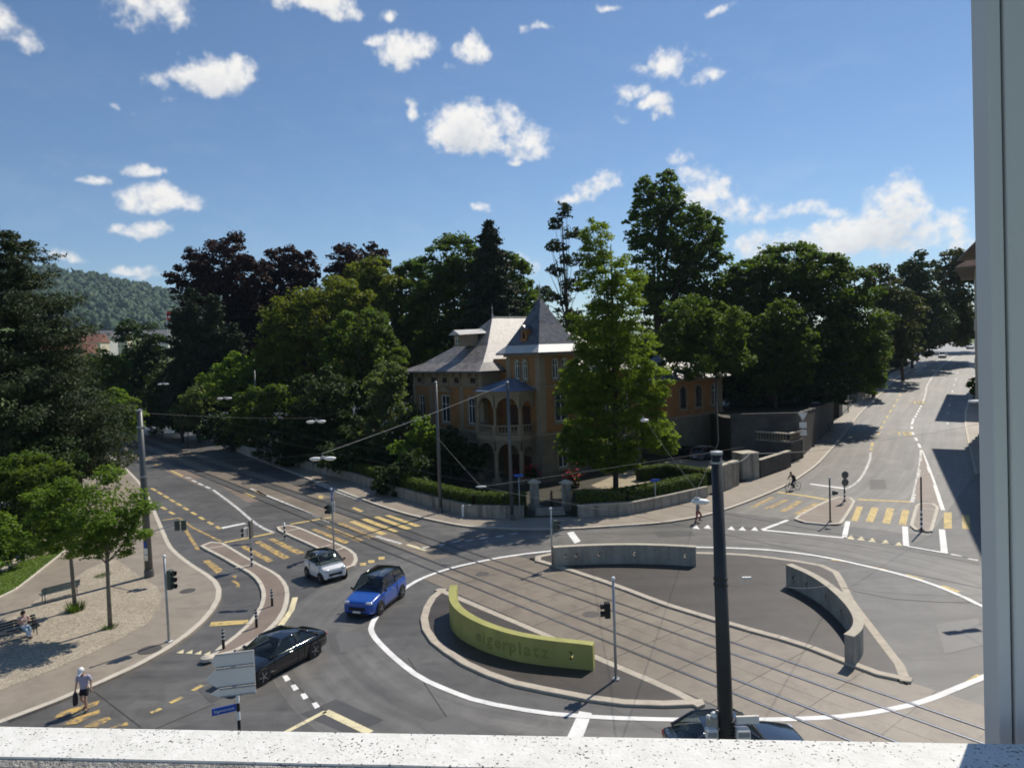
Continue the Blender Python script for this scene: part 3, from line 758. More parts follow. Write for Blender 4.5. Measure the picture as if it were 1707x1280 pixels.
island('splitter_island', zA((1205,492),(1280,480),(1360,500),(1366,522),(1345,600),(1325,680),(1300,692),(1165,665),(1163,640),(1185,560)), 'brown_paving', None, lines=(zA((1185,615),(1335,635)), zA((1200,520),(1355,540))))
sheet('hatched_gore', G2(zA((1245,125),(1290,250),(1345,400),(1385,525),(1290,470),(1185,470),(1225,280),(1240,180))), .008, 'brown_paving')
eA, PA = island('roundabout_island', [*zC((165,315),(110,360),(68,430),(60,490),(85,560),(150,620),(300,720),(500,800),(850,875),(1100,908),(1400,918),(1530,905)), *zC((1300,800),(1040,690),(700,540),(400,415))], 'island_paving', None, .11, .38, 'kerb_stone', 1.5, 0)
eB, PB = island('roundabout_island', [*zC((600,160),(745,130),(900,128),(1200,125),(1420,128)), *zD((190,190),(350,195),(500,205),(640,225),(760,240),(850,260),(910,290),(940,340),(990,440),(1120,610),(1280,815),(1285,850),(1255,870),(1050,800),(700,660),(355,565),(0,455)), *zC((1040,300),(820,225))], 'island_paving', None, .11, .38, 'kerb_stone', 1.5, 0)
# patched repairs in the asphalt
paving('patch_dark', (.088, .085, .081), (.066, .064, .061)); paving('patch_light', (.150, .145, .136), (.120, .116, .110))
for k, (q, m) in enumerate((([(500,1190),(560,1165),(640,1200),(585,1226)], 'patch_dark'), ([(330,1150),(372,1132),(400,1150),(352,1172)], 'patch_dark'), ([(560,1060),(600,1050),(610,1075),(568,1088)], 'patch_light'), ([(320,800),(345,795),(420,842),(395,850)], 'patch_light'), ([(660,890),(690,884),(712,896),(682,904)], 'patch_dark'), ([(1090,886),(1150,884),(1160,893),(1098,896)], 'patch_dark'), ([(1560,1040),(1630,1030),(1640,1075),(1575,1090)], 'patch_light'), ([(1450,800),(1475,799),(1478,815),(1450,816)], 'patch_dark'), ([(700,1210),(760,1190),(800,1215),(740,1240)], 'patch_light'))):
    sheet('asphalt_patch', G2(q), .0062+.0004*k, m)
# manhole covers and gullies
for k, (u, v, r, lab) in enumerate(((313,988,.42,'round iron manhole cover in the pavement beside the signal pole'), (250,1087,.5,'round iron manhole cover in the pavement near the kerb'), (804,957,.42,'round iron cover between the tram tracks, farther one'), (985,1024,.42,'round iron cover between the tram tracks, nearer one'))):
    p = GP(u, v); z = .13 if k < 2 else .016
    mb = MB().lathe([(r, -.05), (r, .004), (r*.92, .008), (r*.9, .004), (r*.1, .004)], (0, 0, 0), 20)
    tag(mb.build('manhole_cover', 'manhole', org=None), lab, 'manhole cover', 'manhole covers').location = (p.x, p.y, z-.004)
# gravel square, lawn and path on the left
sheet('gravel_square', G2(zz2((-260,960),(0,860),(300,742),(620,600),(830,480),(900,390),(905,320),(880,270),(820,235),(700,150),(650,118),(600,125),(480,180),(430,220),(270,310),(0,480),(-260,600))), .125, 'gravel')
sheet('lawn', G2([(116,915),(27,986),(-10,1004),(-60,1020),(-60,960),(0,950),(62,932)]), .16, 'grass')
kb = tag(empty('kerb_row', (-40, 40, 0)), kind='structure'); kerb(G2([(116,915),(27,986),(-10,1004)]), .12, .19, 'pale_kerb', kb, 1.6)
# garden ground behind the walls
gp = [p+Vector((0, .35)) for p in WL] + [p+Vector((0, .35)) for p in WR] + [p+Vector((-.6, .4)) for p in HW] + [Vector((115, 300)), Vector((-120, 300)), Vector((-120, 170))]
sheet('garden_ground', gp, .16, 'garden_soil', step=5.0)

# ------------------------------------------------------------------ curved walls on the roundabout
def boolean_cut(o, cutters):
    dg = bpy.context.evaluated_depsgraph_get()
    for c in cutters:
        md = o.modifiers.new('cut', 'BOOLEAN'); md.operation = 'DIFFERENCE'; md.object = c; md.solver = 'EXACT'
    dg.update()
    me = bpy.data.meshes.new_from_object(o.evaluated_get(bpy.context.evaluated_depsgraph_get())); o.modifiers.clear()
    old = o.data; o.data = me; bpy.data.meshes.remove(old)
    for c in cutters: bpy.data.objects.remove(c)
def curved_wall(label, front, hs, th, m, capm, chev, letters=None, base=.098):
    """front: face line (2D), hs: height at each point; the body lies th to the left of travel"""
    n = len(front); back = offset(front, th)
    root = thing('curved_wall', (front[n//2].x, front[n//2].y, base), label, 'wall')
    mb = MB()
    for p, q, h in zip(front, back, hs):
        mb.v += [Vector((p.x, p.y, base)), Vector((p.x, p.y, h)), Vector((q.x, q.y, h)), Vector((q.x, q.y, base))]
    for i in range(n-1):
        for k in range(4): mb.f.append((4*i+k, 4*i+4+k, 4*i+4+(k+1) % 4, 4*i+(k+1) % 4))
    mb.f += [(0, 1, 2, 3), (4*n-1, 4*n-2, 4*n-3, 4*n-4)]
    o = mb.build('wall_body', m, root, world=True)
    bm = bmesh.new(); bm.from_mesh(o.data); bmesh.ops.recalc_face_normals(bm, faces=bm.faces[:]); bm.to_mesh(o.data); bm.free()
    L = [0]
    for a, b in zip(front, front[1:]): L.append(L[-1]+(b-a).length)
    def at(s):
        s *= L[-1]; i = 0
        while i < n-2 and L[i+1] < s: i += 1
        k = (s-L[i])/(L[i+1]-L[i]); t = (front[i+1]-front[i]).normalized()
        return front[i].lerp(front[i+1], k), t, hs[i]+(hs[i+1]-hs[i])*k
    cut = []
    for s, sg in chev:
        p, t, h = at(s); nn = Vector((-t.y, t.x)); zc = base+(h-base)*.5
        pr = [(-.11*sg, .17), (.0, .17), (.13*sg, 0), (0, -.17), (-.11*sg, -.17), (.015*sg, 0)]
        mc = MB()
        for dd in (-.3, th+.3):
            mc.v += [Vector((p.x, p.y, 0)) + Vector((t.x*a+nn.x*dd, t.y*a+nn.y*dd, zc+z)) for a, z in pr]
        k = len(pr); mc.f = [tuple(range(k)), tuple(range(2*k-1, k-1, -1))]+[(i, i+k, (i+1) % k+k, (i+1) % k) for i in range(k)]
        co = mc.build('cutter', m, root, world=True)
        bm = bmesh.new(); bm.from_mesh(co.data); bmesh.ops.recalc_face_normals(bm, faces=bm.faces[:]); bm.to_mesh(co.data); bm.free()
        cut.append(co)
    if cut: boolean_cut(o, cut)
    if capm:
        A = [(p, h) for p, h in zip(offset(front, -.02), hs)]; B = [(p, h) for p, h in zip(offset(front, th+.02), hs)]
        mc = MB()
        for (p, h), (q, _) in zip(A, B):
            mc.v += [Vector((p.x, p.y, h+.003)), Vector((p.x, p.y, h+.05)), Vector((q.x, q.y, h+.05)), Vector((q.x, q.y, h+.003))]
        for i in range(n-1):
            for k in range(4): mc.f.append((4*i+k, 4*i+(k+1) % 4, 4*i+4+(k+1) % 4, 4*i+4+k))
        mc.f += [(3, 2, 1, 0), (4*n-4, 4*n-3, 4*n-2, 4*n-1)]
        mc.build('sunlit_wall_top', capm, root, world=True)  # same concrete below; the lighter strip paints sunlight on the top
    if letters:
        txt, s0, s1, size = letters
        for i, ch in enumerate(txt):
            wsum = {'i': .55, 'l': .55, 't': .7, 'r': .75}
            ws = [wsum.get(c, 1.0) for c in txt]
            s = s0+(s1-s0)*(sum(ws[:i])+ws[i]/2)/sum(ws)
            p, t, h = at(s); nn = Vector((-t.y, t.x)); zc = base+(h-base)*.47
            me = text_mesh(ch, size, .012)
            # hang every letter from a common baseline
            lo = min(v.co.y for v in me.vertices)
            desc = {'g': -.20, 'p': -.20}.get(ch, 0.0)*size
            for v in me.vertices: v.co.y += -lo+desc
            lt = link('letter', me, 'lime_letter', root)
            w = Matrix(((t.x, 0, -nn.x, p.x-nn.x*.004), (t.y, 0, -nn.y, p.y-nn.y*.004), (0, 1, 0, zc-size*.26), (0, 0, 0, 1)))
            lt.matrix_local = wmat(root).inverted() @ w
    return root
def dens_path(px, hs, n=24, it=2):
    P = smooth_path([GP(u, v, h).xy for (u, v), h in zip(px, hs)], it)
    d = [0]
    for a, b in zip(P, P[1:]): d.append(d[-1]+(b-a).length)
    return P
h1 = [1.46, 1.44, 1.42, 1.40, 1.37, 1.33, 1.27, 1.2, 1.12]
f1 = dens_path([(750,975),(747,988),(750,1002),(760,1014),(779,1026.5),(809,1040.6),(858,1056.4),(911,1066),(988,1075.7)], h1)
hh = [h1[0]+(h1[-1]-h1[0])*i/(len(f1)-1) for i in range(len(f1))]
curved_wall('curved lime green wall lettered with the name of the square', f1, hh, .38, 'lime_wall', None, [(.915, 1)], ('eigerplatz', .46, .83, .74))
f2 = dens_path([(924,944),(975,940.7),(1041,939),(1106.5,940.7),(1160.6,944)], [.1]*5)
curved_wall('long gently curved grey concrete wall with five chevron openings', f2, [1.2]*len(f2), .34, 'concrete', 'pale_and_sunlit_concrete', [((x-745)/(1465-745), -1) for x in (805, 862, 980, 1160, 1412)])
f3 = dens_path(zD((640,250),(760,300),(860,368),(935,440),(978,500),(988,545),(972,580),(937,605)), [1.2]*8)
curved_wall('hooked grey concrete wall with a top coloured as sunlit at the pointed end of the island', f3, [1.2]*len(f3), .36, 'concrete', 'pale_and_sunlit_concrete', [(.06, -1), (.17, -1), (.36, -1), (.56, -1)])

# ------------------------------------------------------------------ garden walls, gate, hedges, terrace
def wall_run(name, label, P, h, th, m, capm=None, cat='wall', seg=2.2, base=.1, caph=.07):
    root = thing(name, (*P[len(P)//2], 0), label, cat)
    R = resample(P, seg)
    for a, b in zip(R, R[1:]):
        t = (b-a).normalized(); nn = Vector((-t.y, t.x)); g = .004
        hh = h(a) if callable(h) else h
        q = [a+t*g, b-t*g, b-t*g+nn*th, a+t*g+nn*th]; za, zb = zg(*a), zg(*b)
        mb = MB(); zs = [za, zb, zb, za]
        mb.v = [Vector((p.x, p.y, z+base-.15)) for p, z in zip(q, zs)]+[Vector((p.x, p.y, z+hh)) for p, z in zip(q, zs)]
        mb.f = [(3, 2, 1, 0), (4, 5, 6, 7)]+[(k, (k+1) % 4, 4+(k+1) % 4, 4+k) for k in range(4)]
        mb.build('wall_panel', m, root, world=True)
        if capm:
            q = [a-nn*.05+t*.001, b-nn*.05-t*.001, b+nn*(th+.05)-t*.001, a+nn*(th+.05)+t*.001]
            mb = MB(); mb.v = [Vector((p.x, p.y, z+hh+.002)) for p, z in zip(q, zs)]+[Vector((p.x, p.y, z+hh+caph)) for p, z in zip(q, zs)]
            mb.f = [(3, 2, 1, 0), (4, 5, 6, 7)]+[(k, (k+1) % 4, 4+(k+1) % 4, 4+k) for k in range(4)]
            mb.build('coping', capm, root, world=True)
    return root
wall_run('garden_wall', 'low weathered garden wall along the tram street beside the villa', WL, .98, .32, 'old_wall', 'old_wall')
wall_run('garden_wall', 'low weathered garden wall right of the villa gate', WR[:-1], .98, .32, 'old_wall', 'pale_and_sunlit_concrete')
def slabwall(label, a, b, h, th, m='old_wall', capm='pale_and_sunlit_concrete', name='garden_wall'):
    return wall_run(name, label, [Vector(a), Vector(b)], h, th, m, capm, seg=30)
slabwall('tall plain concrete wall end left of the courtyard entrance', WR[-2].lerp(WR[-1], .45), WR[-1], 2.35, .5)
slabwall('broad grey concrete gatepost right of the courtyard entrance', GP(1238,802).xy, GP(1266,799).xy, 2.55, 1.6)
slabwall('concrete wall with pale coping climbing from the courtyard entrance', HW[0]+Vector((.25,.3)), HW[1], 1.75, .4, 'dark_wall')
# gate pillars and steps
for (u, v), lab in (((892,852), 'stone gate pillar on the left of the villa garden gate'), ((945,853), 'stone gate pillar on the right of the villa garden gate')):
    p = GP(u, v); r = thing('gate_pillar', (p.x, p.y, .1), lab, 'pillar', R_(38), 'villa gate pillars')
    MB().box((0, 0, .2), (.75, .75, .4)).build('base', 'old_wall', r, bevel=.03)
    MB().box((0, 0, 1.3), (.58, .58, 1.8), taper=.95).build('shaft', 'old_wall', r, bevel=.03)
    MB().box((0, 0, 2.28), (.8, .8, .16)).box((0, 0, 2.43), (.62, .62, .14), taper=.5).build('cap', 'pale_and_sunlit_concrete', r, bevel=.02)
st = thing('garden_steps', (*GP(918,862).xy, .1), 'low stone steps leading up into the villa gate', 'steps', R_(0))
for k in range(3): MB().box((0, .35*k+.2, .08+.16*k), (2.4-.1*k, .4, .16)).build('step', 'stone_step', st, bevel=.015)
gate = thing('garden_gate', (*GP(918,853).xy, .1), 'dark iron garden gate standing open between the stone pillars', 'gate', R_(75))
for k in range(7): MB().tube([(.15*k, 0, .2), (.15*k, 0, 1.45+.1*math.sin(k/6*math.pi))], .014, 6).build('bar', 'black_plastic', gate)
for z in (.3, 1.2): MB().obox((0, 0, z), (.9, 0, z), .03, .05).build('rail', 'black_plastic', gate)
# terrace by the hill street
TC = GP(1336,764).xy; TF = TC+Vector((-7.4, 1.0)); TE = HW[3]
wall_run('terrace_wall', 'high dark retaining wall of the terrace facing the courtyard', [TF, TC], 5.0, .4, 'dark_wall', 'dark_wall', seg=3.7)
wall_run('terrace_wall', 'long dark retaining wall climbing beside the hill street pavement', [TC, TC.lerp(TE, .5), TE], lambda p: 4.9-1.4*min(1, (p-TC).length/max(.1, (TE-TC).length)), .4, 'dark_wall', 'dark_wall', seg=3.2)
MB().prism([TF+Vector((0, .4)), TC+Vector((0, .4)), TE+Vector((-.5, 0)), TE+Vector((-20, 8)), TF+Vector((0, 20))], 0, 4.6).build('terrace', 'garden_soil')['kind'] = 'structure'
bal = thing('balustrade', (*TC, 0), 'pale stone balustrade of turned balusters below the terrace wall', 'balustrade')
b0, b1, b2 = GP(1240,771).xy+Vector((1.2, 3.2)), GP(1316,771).xy, TC+Vector((-.15, -.25))
for a, b in ((b0, b1), (b1, b2)):
    L = (b-a).length; zb = 2.25
    MB().obox((*a, zb+.08), (*b, zb+.08), .45, .16).build('plinth', 'old_wall', bal, world=True)
    MB().obox((*a, zb+.95), (*b, zb+.95), .40, .14).build('handrail', 'pale_and_sunlit_concrete', bal, world=True)
    n = max(3, int(L/.33))
    for k in range(1, n):
        p = a.lerp(b, k/n)
        MB().lathe([(.05, 0), (.09, .12), (.10, .25), (.05, .5), (.06, .68), (.08, .72)], (p.x, p.y, zb+.16), 8).build('baluster', 'villa_trim', bal, world=True)
    MB().obox((*a, zb/2-.1), (*b, zb/2-.1), .5, zb+.2).build('balustrade_base', 'dark_wall', bal, world=True)
# gatehouse pier further up and pale wall with graffiti
p = GP(1402, 694).xy
gh = thing('gate_pier', (*p, zg(*p)), 'dark square gate pier with a round black sign up the street', 'pier', R_(55))
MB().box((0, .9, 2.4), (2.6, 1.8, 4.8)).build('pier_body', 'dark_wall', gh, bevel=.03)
MB().box((0, .9, 4.9), (3.0, 2.2, .24)).build('pier_cap', 'old_wall', gh, bevel=.02)
MB().lathe([(.55, 0), (.55, .03)], (0, -.02, 2.6), 20, 'Y').build('opening', 'black_plastic', gh)  # flat black disc, a round sign on the pier
pw = wall_run('street_wall', 'pale concrete wall with pink graffiti up the street', [GP(1430,668).xy, GP(1457,649).xy], 4.0, .4, 'old_wall', 'pale_and_sunlit_concrete', seg=4.5)
mat('graffiti', (.50, .20, .21), .8, .4, 1.5)
q0, q1 = GP(1434,666).xy, GP(1441,661).xy; nn = Vector((-(q1-q0).y, (q1-q0).x)).normalized()
mb = MB()
for k in range(5):
    a = q0.lerp(q1, k/5)-nn*.015; b = q0.lerp(q1, (k+.8)/5)-nn*.015; z = zg(*a)
    mb.add([(*a, z+.7+.2*(k % 2)), (*b, z+.9), (*b, z+2.3+.2*(k % 3)), (*a, z+2.1)], [(0, 1, 2, 3)])
mb.build('graffiti', 'graffiti', pw, world=True)

# ------------------------------------------------------------------ villa
vk = GP(906, 808)
V = thing('villa', (vk.x, vk.y, .1), 'ochre villa with slate roofs, corner tower and arched loggia behind the garden wall', 'villa', R_(38.5))
def courses(x0, x1, y0, y1, z0, z1, ch=.46):
    z = z0
    while z < z1-.05:
        h = min(ch, z1-z); MB().box(((x0+x1)/2, (y0+y1)/2, z+h/2), (x1-x0, y1-y0, h-.045)).build('stone_course', 'villa_stone', V, bevel=.02)
        z += ch
    MB().box(((x0+x1)/2, (y0+y1)/2, (z0+z1)/2-.02), (x1-x0-.07, y1-y0-.07, z1-z0-.05)).build('ground_floor_wall', 'villa_stone', V)
def upper(x0, x1, y0, y1, z0, z1, name='upper_wall', m='villa_ochre'):
    MB().box(((x0+x1)/2, (y0+y1)/2, (z0+z1)/2), (x1-x0, y1-y0, z1-z0)).build(name, m, V)
def band(x0, x1, y0, y1, z, h, out, name='string_course'):
    MB().box(((x0+x1)/2, (y0+y1)/2, z), (x1-x0+2*out, y1-y0+2*out, h)).build(name, 'villa_trim', V, bevel=.02)
def pil(x, y, z0, z1, w=.7, out=.06):
    MB().box((x, y, (z0+z1)/2), (w, w, z1-z0)).build('corner_pilaster', 'villa_trim', V, bevel=.02)
def hip(name, x0, x1, y0, y1, z0, zr, over, bell, bz, m, ridge='x', apron=None, conc=.36):
    """hipped roof with flared eaves"""
    X0, X1, Y0, Y1 = x0-over, x1+over, y0-over, y1+over
    r0 = [(X0, Y0), (X1, Y0), (X1, Y1), (X0, Y1)]
    r1 = [(X0+bell, Y0+bell), (X1-bell, Y0+bell), (X1-bell, Y1-bell), (X0+bell, Y1-bell)]
    half = min(X1-X0, Y1-Y0)/2
    if ridge == 'x': a, b = (X0+half, (Y0+Y1)/2), (X1-half, (Y0+Y1)/2)
    else: a, b = ((X0+X1)/2, Y0+half), ((X0+X1)/2, Y1-half)
    k = .45; zm = z0+bz+(zr-z0-bz)*conc
    r2 = []
    for (px, py), (cx, cy) in zip(r1, (a, b, b, a) if ridge == 'x' else (a, a, b, b)): r2.append((px+(cx-px)*k, py+(cy-py)*k))
    mb = MB(); mb.v = [Vector((*p, z0)) for p in r0]+[Vector((*p, z0+bz)) for p in r1]+[Vector((*p, zm)) for p in r2]+[Vector((*a, zr)), Vector((*b, zr))]
    for i in range(4):
        j = (i+1) % 4; mb.f += [(4+i, 4+j, 8+j, 8+i)]
        if not apron: mb.f += [(i, j, 4+j, 4+i)]
    if ridge == 'x': mb.f += [(8, 9, 13, 12), (9, 10, 13), (10, 11, 12, 13), (11, 8, 12)]
    else: mb.f += [(8, 9, 12), (9, 10, 13, 12), (10, 11, 13), (11, 8, 12, 13)]
    o = mb.build(name, m, V)
    if apron:
        ap = MB(); ap.v = mb.v[:8]; ap.f = [(i, (i+1) % 4, 4+(i+1) % 4, 4+i) for i in range(4)]; ap.build('sunlit_apron', apron, o)  # slate eaves coloured pale to stand for the sun glint
    MB().box(((X0+X1)/2, (Y0+Y1)/2, z0-.09), (X1-X0-.02, Y1-Y0-.02, .17)).build('eaves', 'slate_dark', o)
    for p, q in ((a, b),):
        if (Vector(p)-Vector(q)).length > .3: MB().tube([(*p, zr+.03), (*q, zr+.03)], .07, 8).build('ridge_cap', 'zinc_and_glint', o)
    for p in (a, b): MB().lathe([(.10, -.1), (.12, .25), (.04, .4), (.035, 1.0), (.09, 1.08), (.02, 1.25), (.01, 1.6)], (*p, zr), 8).build('finial', 'zinc_and_glint', o)
    return o
def window(face, c, zc, w, h, arch=False, par=None, frame='villa_trim', sash='window_white', n=2, shut=False):
    """face: ('x', x0) looks towards -x, ('y', y0) towards -y; c: position along the wall"""
    ax, k = face
    def P(a, d, z): return (k-d, c-a, z) if ax == 'x' else (c+a, k-d, z)      # a right along the wall, d outwards
    e = empty('window', (0, 0, 0)); e.parent = par or V
    def ring(wi, hi, wo, ho, d0, d1, nm, m):
        segs = 10
        def outl(w_, h_):
            if not arch: return [(-w_/2, -h_/2), (w_/2, -h_/2), (w_/2, h_/2), (-w_/2, h_/2)]
            r = w_/2; zz = h_/2-r
            return [(-r, -h_/2), (r, -h_/2)]+[(r*math.cos(math.pi*i/segs), zz+r*math.sin(math.pi*i/segs)) for i in range(segs+1)]
        o_, i_ = outl(wo, ho), outl(wi, hi); nn_ = len(o_); mb = MB()
        for d in (d0, d1):
            mb.v += [Vector(P(a, d, zc+z)) for a, z in o_]+[Vector(P(a, d, zc+z)) for a, z in i_]
        for i in range(nn_):
            j = (i+1) % nn_; b = 2*nn_
            mb.f += [(b+i, b+j, b+nn_+j, b+nn_+i), (i, j, b+j, b+i), (nn_+i, b+nn_+i, b+nn_+j, nn_+j)]
        mb.build(nm, m, e)
    ring(w, h, w+.34, h+.34, 0, .12, 'surround', frame)
    ring(w-.14, h-.14, w+.02, h+.02, 0, .05, 'sash', sash)
    mb = MB(); mb.v = [Vector(P(a, .012, zc+z)) for a, z in ((-w/2, -h/2), (w/2, -h/2), (w/2, h/2-(w/2 if arch else 0)), (-w/2, h/2-(w/2 if arch else 0)))]
    mb.f = [(0, 1, 2, 3)]
    if arch:
        ctr = len(mb.v); mb.v += [Vector(P(w/2*math.cos(math.pi*i/10), .012, zc+h/2-w/2+w/2*math.sin(math.pi*i/10))) for i in range(11)]; mb.f.append(tuple(range(ctr, ctr+11)))
    mb.build('pane', 'dark_glass', e)
    mb = MB()
    mb.obox(P(0, .04, zc-h/2), P(0, .04, zc+h/2-.06), .06, .05); mb.obox(P(-w/2, .04, zc+h*.18), P(w/2, .04, zc+h*.18), .05, .05)
    mb.build('mullion', sash, e)
    mb = MB(); mb.obox(P(-w/2-.25, .12, zc-h/2-.22), P(w/2+.25, .12, zc-h/2-.22), .24, .14); mb.build('sill', frame, e)
    return e
# left wing
courses(-2, 20, 6.8, 20.5, 0, 4.6); band(-2, 20, 6.8, 20.5, 4.74, .26, .12)
upper(-1.95, 19.95, 6.85, 20.45, 4.87, 9.3); band(-1.95, 19.95, 6.85, 20.45, 9.4, .2, .1)
upper(-1.95, 19.95, 6.85, 20.45, 9.5, 10.85, 'frieze', 'villa_trim'); band(-1.95, 19.95, 6.85, 20.45, 10.9, .14, .3, 'cornice')
for y in (6.85+.3, 10.6, 16.6, 20.45-.3): pil(-1.95+.28, y, 4.87, 9.3)
pil(1.2, 6.85+.28, 4.87, 9.3)
for y in (7.6, 8.9, 10.6, 12.0, 13.6, 15.2, 16.6, 18.2, 19.6):
    MB().box((-2.12, y, 10.55), (.45, .22, .5)).build('bracket', 'villa_trim', V, bevel=.03)
for y in (8.3, 11.3, 13.6, 15.9, 18.9): window(('x', -1.95), y, 10.05, 1.0, .6, n=1, sash='dark_wood')
for y in (8.7, 18.5): window(('x', -1.95), y, 6.9, 1.15, 2.7)
window(('x', -1.95), 13.6, 6.9, 1.5, 2.9)
mb = MB(); mb.add([(-2.25, 12.2, 8.75), (-2.25, 15.0, 8.75), (-2.25, 13.6, 9.45), (-1.9, 12.2, 8.75), (-1.9, 15.0, 8.75), (-1.9, 13.6, 9.45)], [(0, 2, 1), (0, 3, 5, 2), (2, 5, 4, 1), (0, 1, 4, 3)]).build('pediment', 'villa_trim', V)
for y in (8.7, 13.6, 18.5): window(('x', -2), y, 2.4, 1.2, 2.3, sash='dark_wood')
rA = hip('wing_roof', -2, 20, 6.8, 20.5, 11.05, 16.9, 1.05, 2.0, .85, 'slate')
# dormer on the wing roof
d = MB(); d.box((1.0, 13.6, 14.35), (2.2, 1.5, 1.3)); dm = d.build('dormer', 'villa_trim', rA); window(('x', -.1), 13.6, 14.35, .8, .8, par=dm, n=1)
MB().add([(-.6, 12.5, 14.95), (-.6, 14.7, 14.95), (3.2, 14.7, 15.1), (3.2, 12.5, 15.1), (-.6, 13.6, 15.5), (3.2, 13.6, 15.6)], [(0, 4, 5, 3), (1, 2, 5, 4), (0, 1, 4), (0, 3, 2, 1)]).build('dormer_roof', 'zinc_and_glint', rA)
# tower
courses(0, 5.2, 0, 5.2, 0, 4.6); band(0, 5.2, 0, 5.2, 4.74, .26, .1)
upper(.05, 5.15, .05, 5.15, 4.87, 12.4); band(.05, 5.15, .05, 5.15, 9.4, .18, .08); band(.05, 5.15, .05, 5.15, 12.5, .3, .25, 'cornice')
for x, y in ((.33, .33), (.33, 4.87), (4.87, .33)): pil(x, y, 4.87, 12.3)
for y in (2.2, 3.4): window(('x', .05), y, 11.1, .7, 1.9, arch=True)
for x in (2.0, 3.2): window(('y', .05), x, 11.1, .7, 1.9, arch=True)
window(('y', .05), 2.6, 7.4, 1.5, 3.0, arch=True); window(('y', 0), 2.6, 2.4, 1.2, 2.2)
rT = hip('tower_roof', 0, 5.2, 0, 5.2, 12.75, 18.3, .75, .8, .75, 'slate_dark', apron='zinc_and_glint', conc=.42)
d = MB().box((.9, 2.6, 14.5), (1.0, .85, 1.1)); dm = d.build('dormer', 'villa_ochre', rT); window(('x', .4), 2.6, 14.5, .42, .7, par=dm, frame='villa_ochre', sash='dark_wood', arch=True)
MB().add([(.15, 2.0, 15.05), (.15, 3.2, 15.05), (1.6, 3.2, 15.05), (1.6, 2.0, 15.05), (.15, 2.6, 15.5), (1.6, 2.6, 15.5)], [(0, 4, 5, 3), (1, 2, 5, 4), (0, 1, 4), (0, 3, 2, 1)]).build('dormer_roof', 'slate_dark', rT)
# right wing
courses(5.15, 15, .6, 9, 0, 4.6); band(5.3, 15, .6, 9, 4.74, .26, .1)
upper(5.1, 14.95, .65, 9, 4.87, 10.3); band(5.3, 14.95, .65, 9, 10.4, .22, .25, 'cornice')
for x in (6.9, 9.6, 12.3): window(('y', .65), x, 7.2, 1.2, 2.7); window(('y', .6), x, 2.4, 1.2, 2.2)
pil(14.7, .93, 4.87, 10.3)
rB = hip('right_wing_roof', 4.6, 15, .6, 10, 10.6, 14.4, .9, 1.4, .5, 'slate', apron='zinc_and_glint')
d = MB().box((9.8, 1.5, 12.3), (1.4, 2.0, 1.2)).build('dormer', 'villa_trim', rB); MB().box((9.8, 1.3, 12.98), (1.9, 2.6, .12)).build('dormer_roof', 'zinc_and_glint', rB)
MB().box((6.5, 6.5, 16.2), (.9, .7, 3.2)).build('chimney', 'old_wall', rB)
upper(.5, 13, 4.5, 8, 0, 12.2, 'core_wall')
# porch and loggia in the corner
PO = [Vector(p) for p in ((-1.9, 6.8), (-3.4, 5.7), (-3.4, 2.9), (-1.7, 1.15), (.0, 1.15))]
def arch_panel(a, b, z0, zs, z1, col, th, nm, m):
    """wall above an arched opening between two columns"""
    t = (b-a); L = t.length; t = t/L; nn = Vector((-t.y, t.x)); r = L/2-col; n = 10; mb = MB()
    rise = min(r, z1-zs-.25)
    up = [(col+r-r*math.cos(math.pi*i/n), zs+rise*math.sin(math.pi*i/n)) for i in range(n+1)]
    low = [(0, zs)]+up+[(L, zs)]; top = [(0, z1)]+[(x, z1) for x, _ in up]+[(L, z1)]
    for d in (-th/2, th/2):
        for x, z in low+top: q = a+t*x+nn*d; mb.v.append(Vector((q.x, q.y, z)))
    k = len(low); B = 2*k
    for i in range(k-1): mb.f += [(i, i+1, k+i+1, k+i), (B+i+1, B+i, B+k+i, B+k+i+1), (i+1, i, B+i, B+i+1)]
    mb.build(nm, m, V)
ctr = Vector((-1.2, 4.0))
for i, (a, b) in enumerate(zip(PO, PO[1:])):
    arch_panel(a, b, 0, 3.1, 4.3, .26, .3, 'arch', 'villa_stone'); arch_panel(a, b, 4.9, 7.5, 8.75, .24, .26, 'arch', 'villa_trim')
    t = (b-a).normalized()
    MB().obox((*a, 5.75), (*b, 5.75), .28, .14).obox((*a, 5.0), (*b, 5.0), .26, .16).build('loggia_rail', 'villa_trim', V)
    n = int((b-a).length/.3)
    for k in range(1, n):
        p = a.lerp(b, k/n); MB().lathe([(.05, 0), (.08, .15), (.04, .4), (.06, .6)], (p.x, p.y, 5.08), 6).build('baluster', 'villa_trim', V)
for p in PO[:-1]:
    MB().box((p.x, p.y, .35), (.62, .62, .7)).lathe([(.24, .7), (.21, 1.0), (.2, 3.0), (.28, 3.15), (.28, 3.3)], (p.x, p.y, 0), 10).build('column', 'villa_trim', V)
    MB().box((p.x, p.y, 5.35), (.45, .45, .95)).lathe([(.18, 5.8), (.16, 6.1), (.15, 7.35), (.23, 7.5), (.23, 7.6)], (p.x, p.y, 0), 10).build('column', 'villa_trim', V)
pol = PO+[Vector((.02, 6.78))]
def grow(k): return [ctr+(p-ctr)*k for p in PO]+[Vector((.1, 1.1)), Vector((.1, 6.85))]
MB().prism(grow(1.08)[::-1], 4.32, 4.86).build('loggia_floor', 'villa_trim', V); MB().prism(grow(1.10)[::-1], 8.76, 9.1).build('loggia_cornice', 'villa_trim', V)
gw = grow(1.22); mb = MB(); mb.v = [Vector((*p, 9.12)) for p in gw]+[Vector((*(ctr+Vector((1.2, .1))+(p-ctr-Vector((1.2, .1)))*.15), 10.2)) for p in gw]
k = len(gw); mb.f = [tuple(range(k, 2*k))]+[(i, (i+1) % k, k+(i+1) % k, k+i) for i in range(k)]+[tuple(reversed(range(k)))]
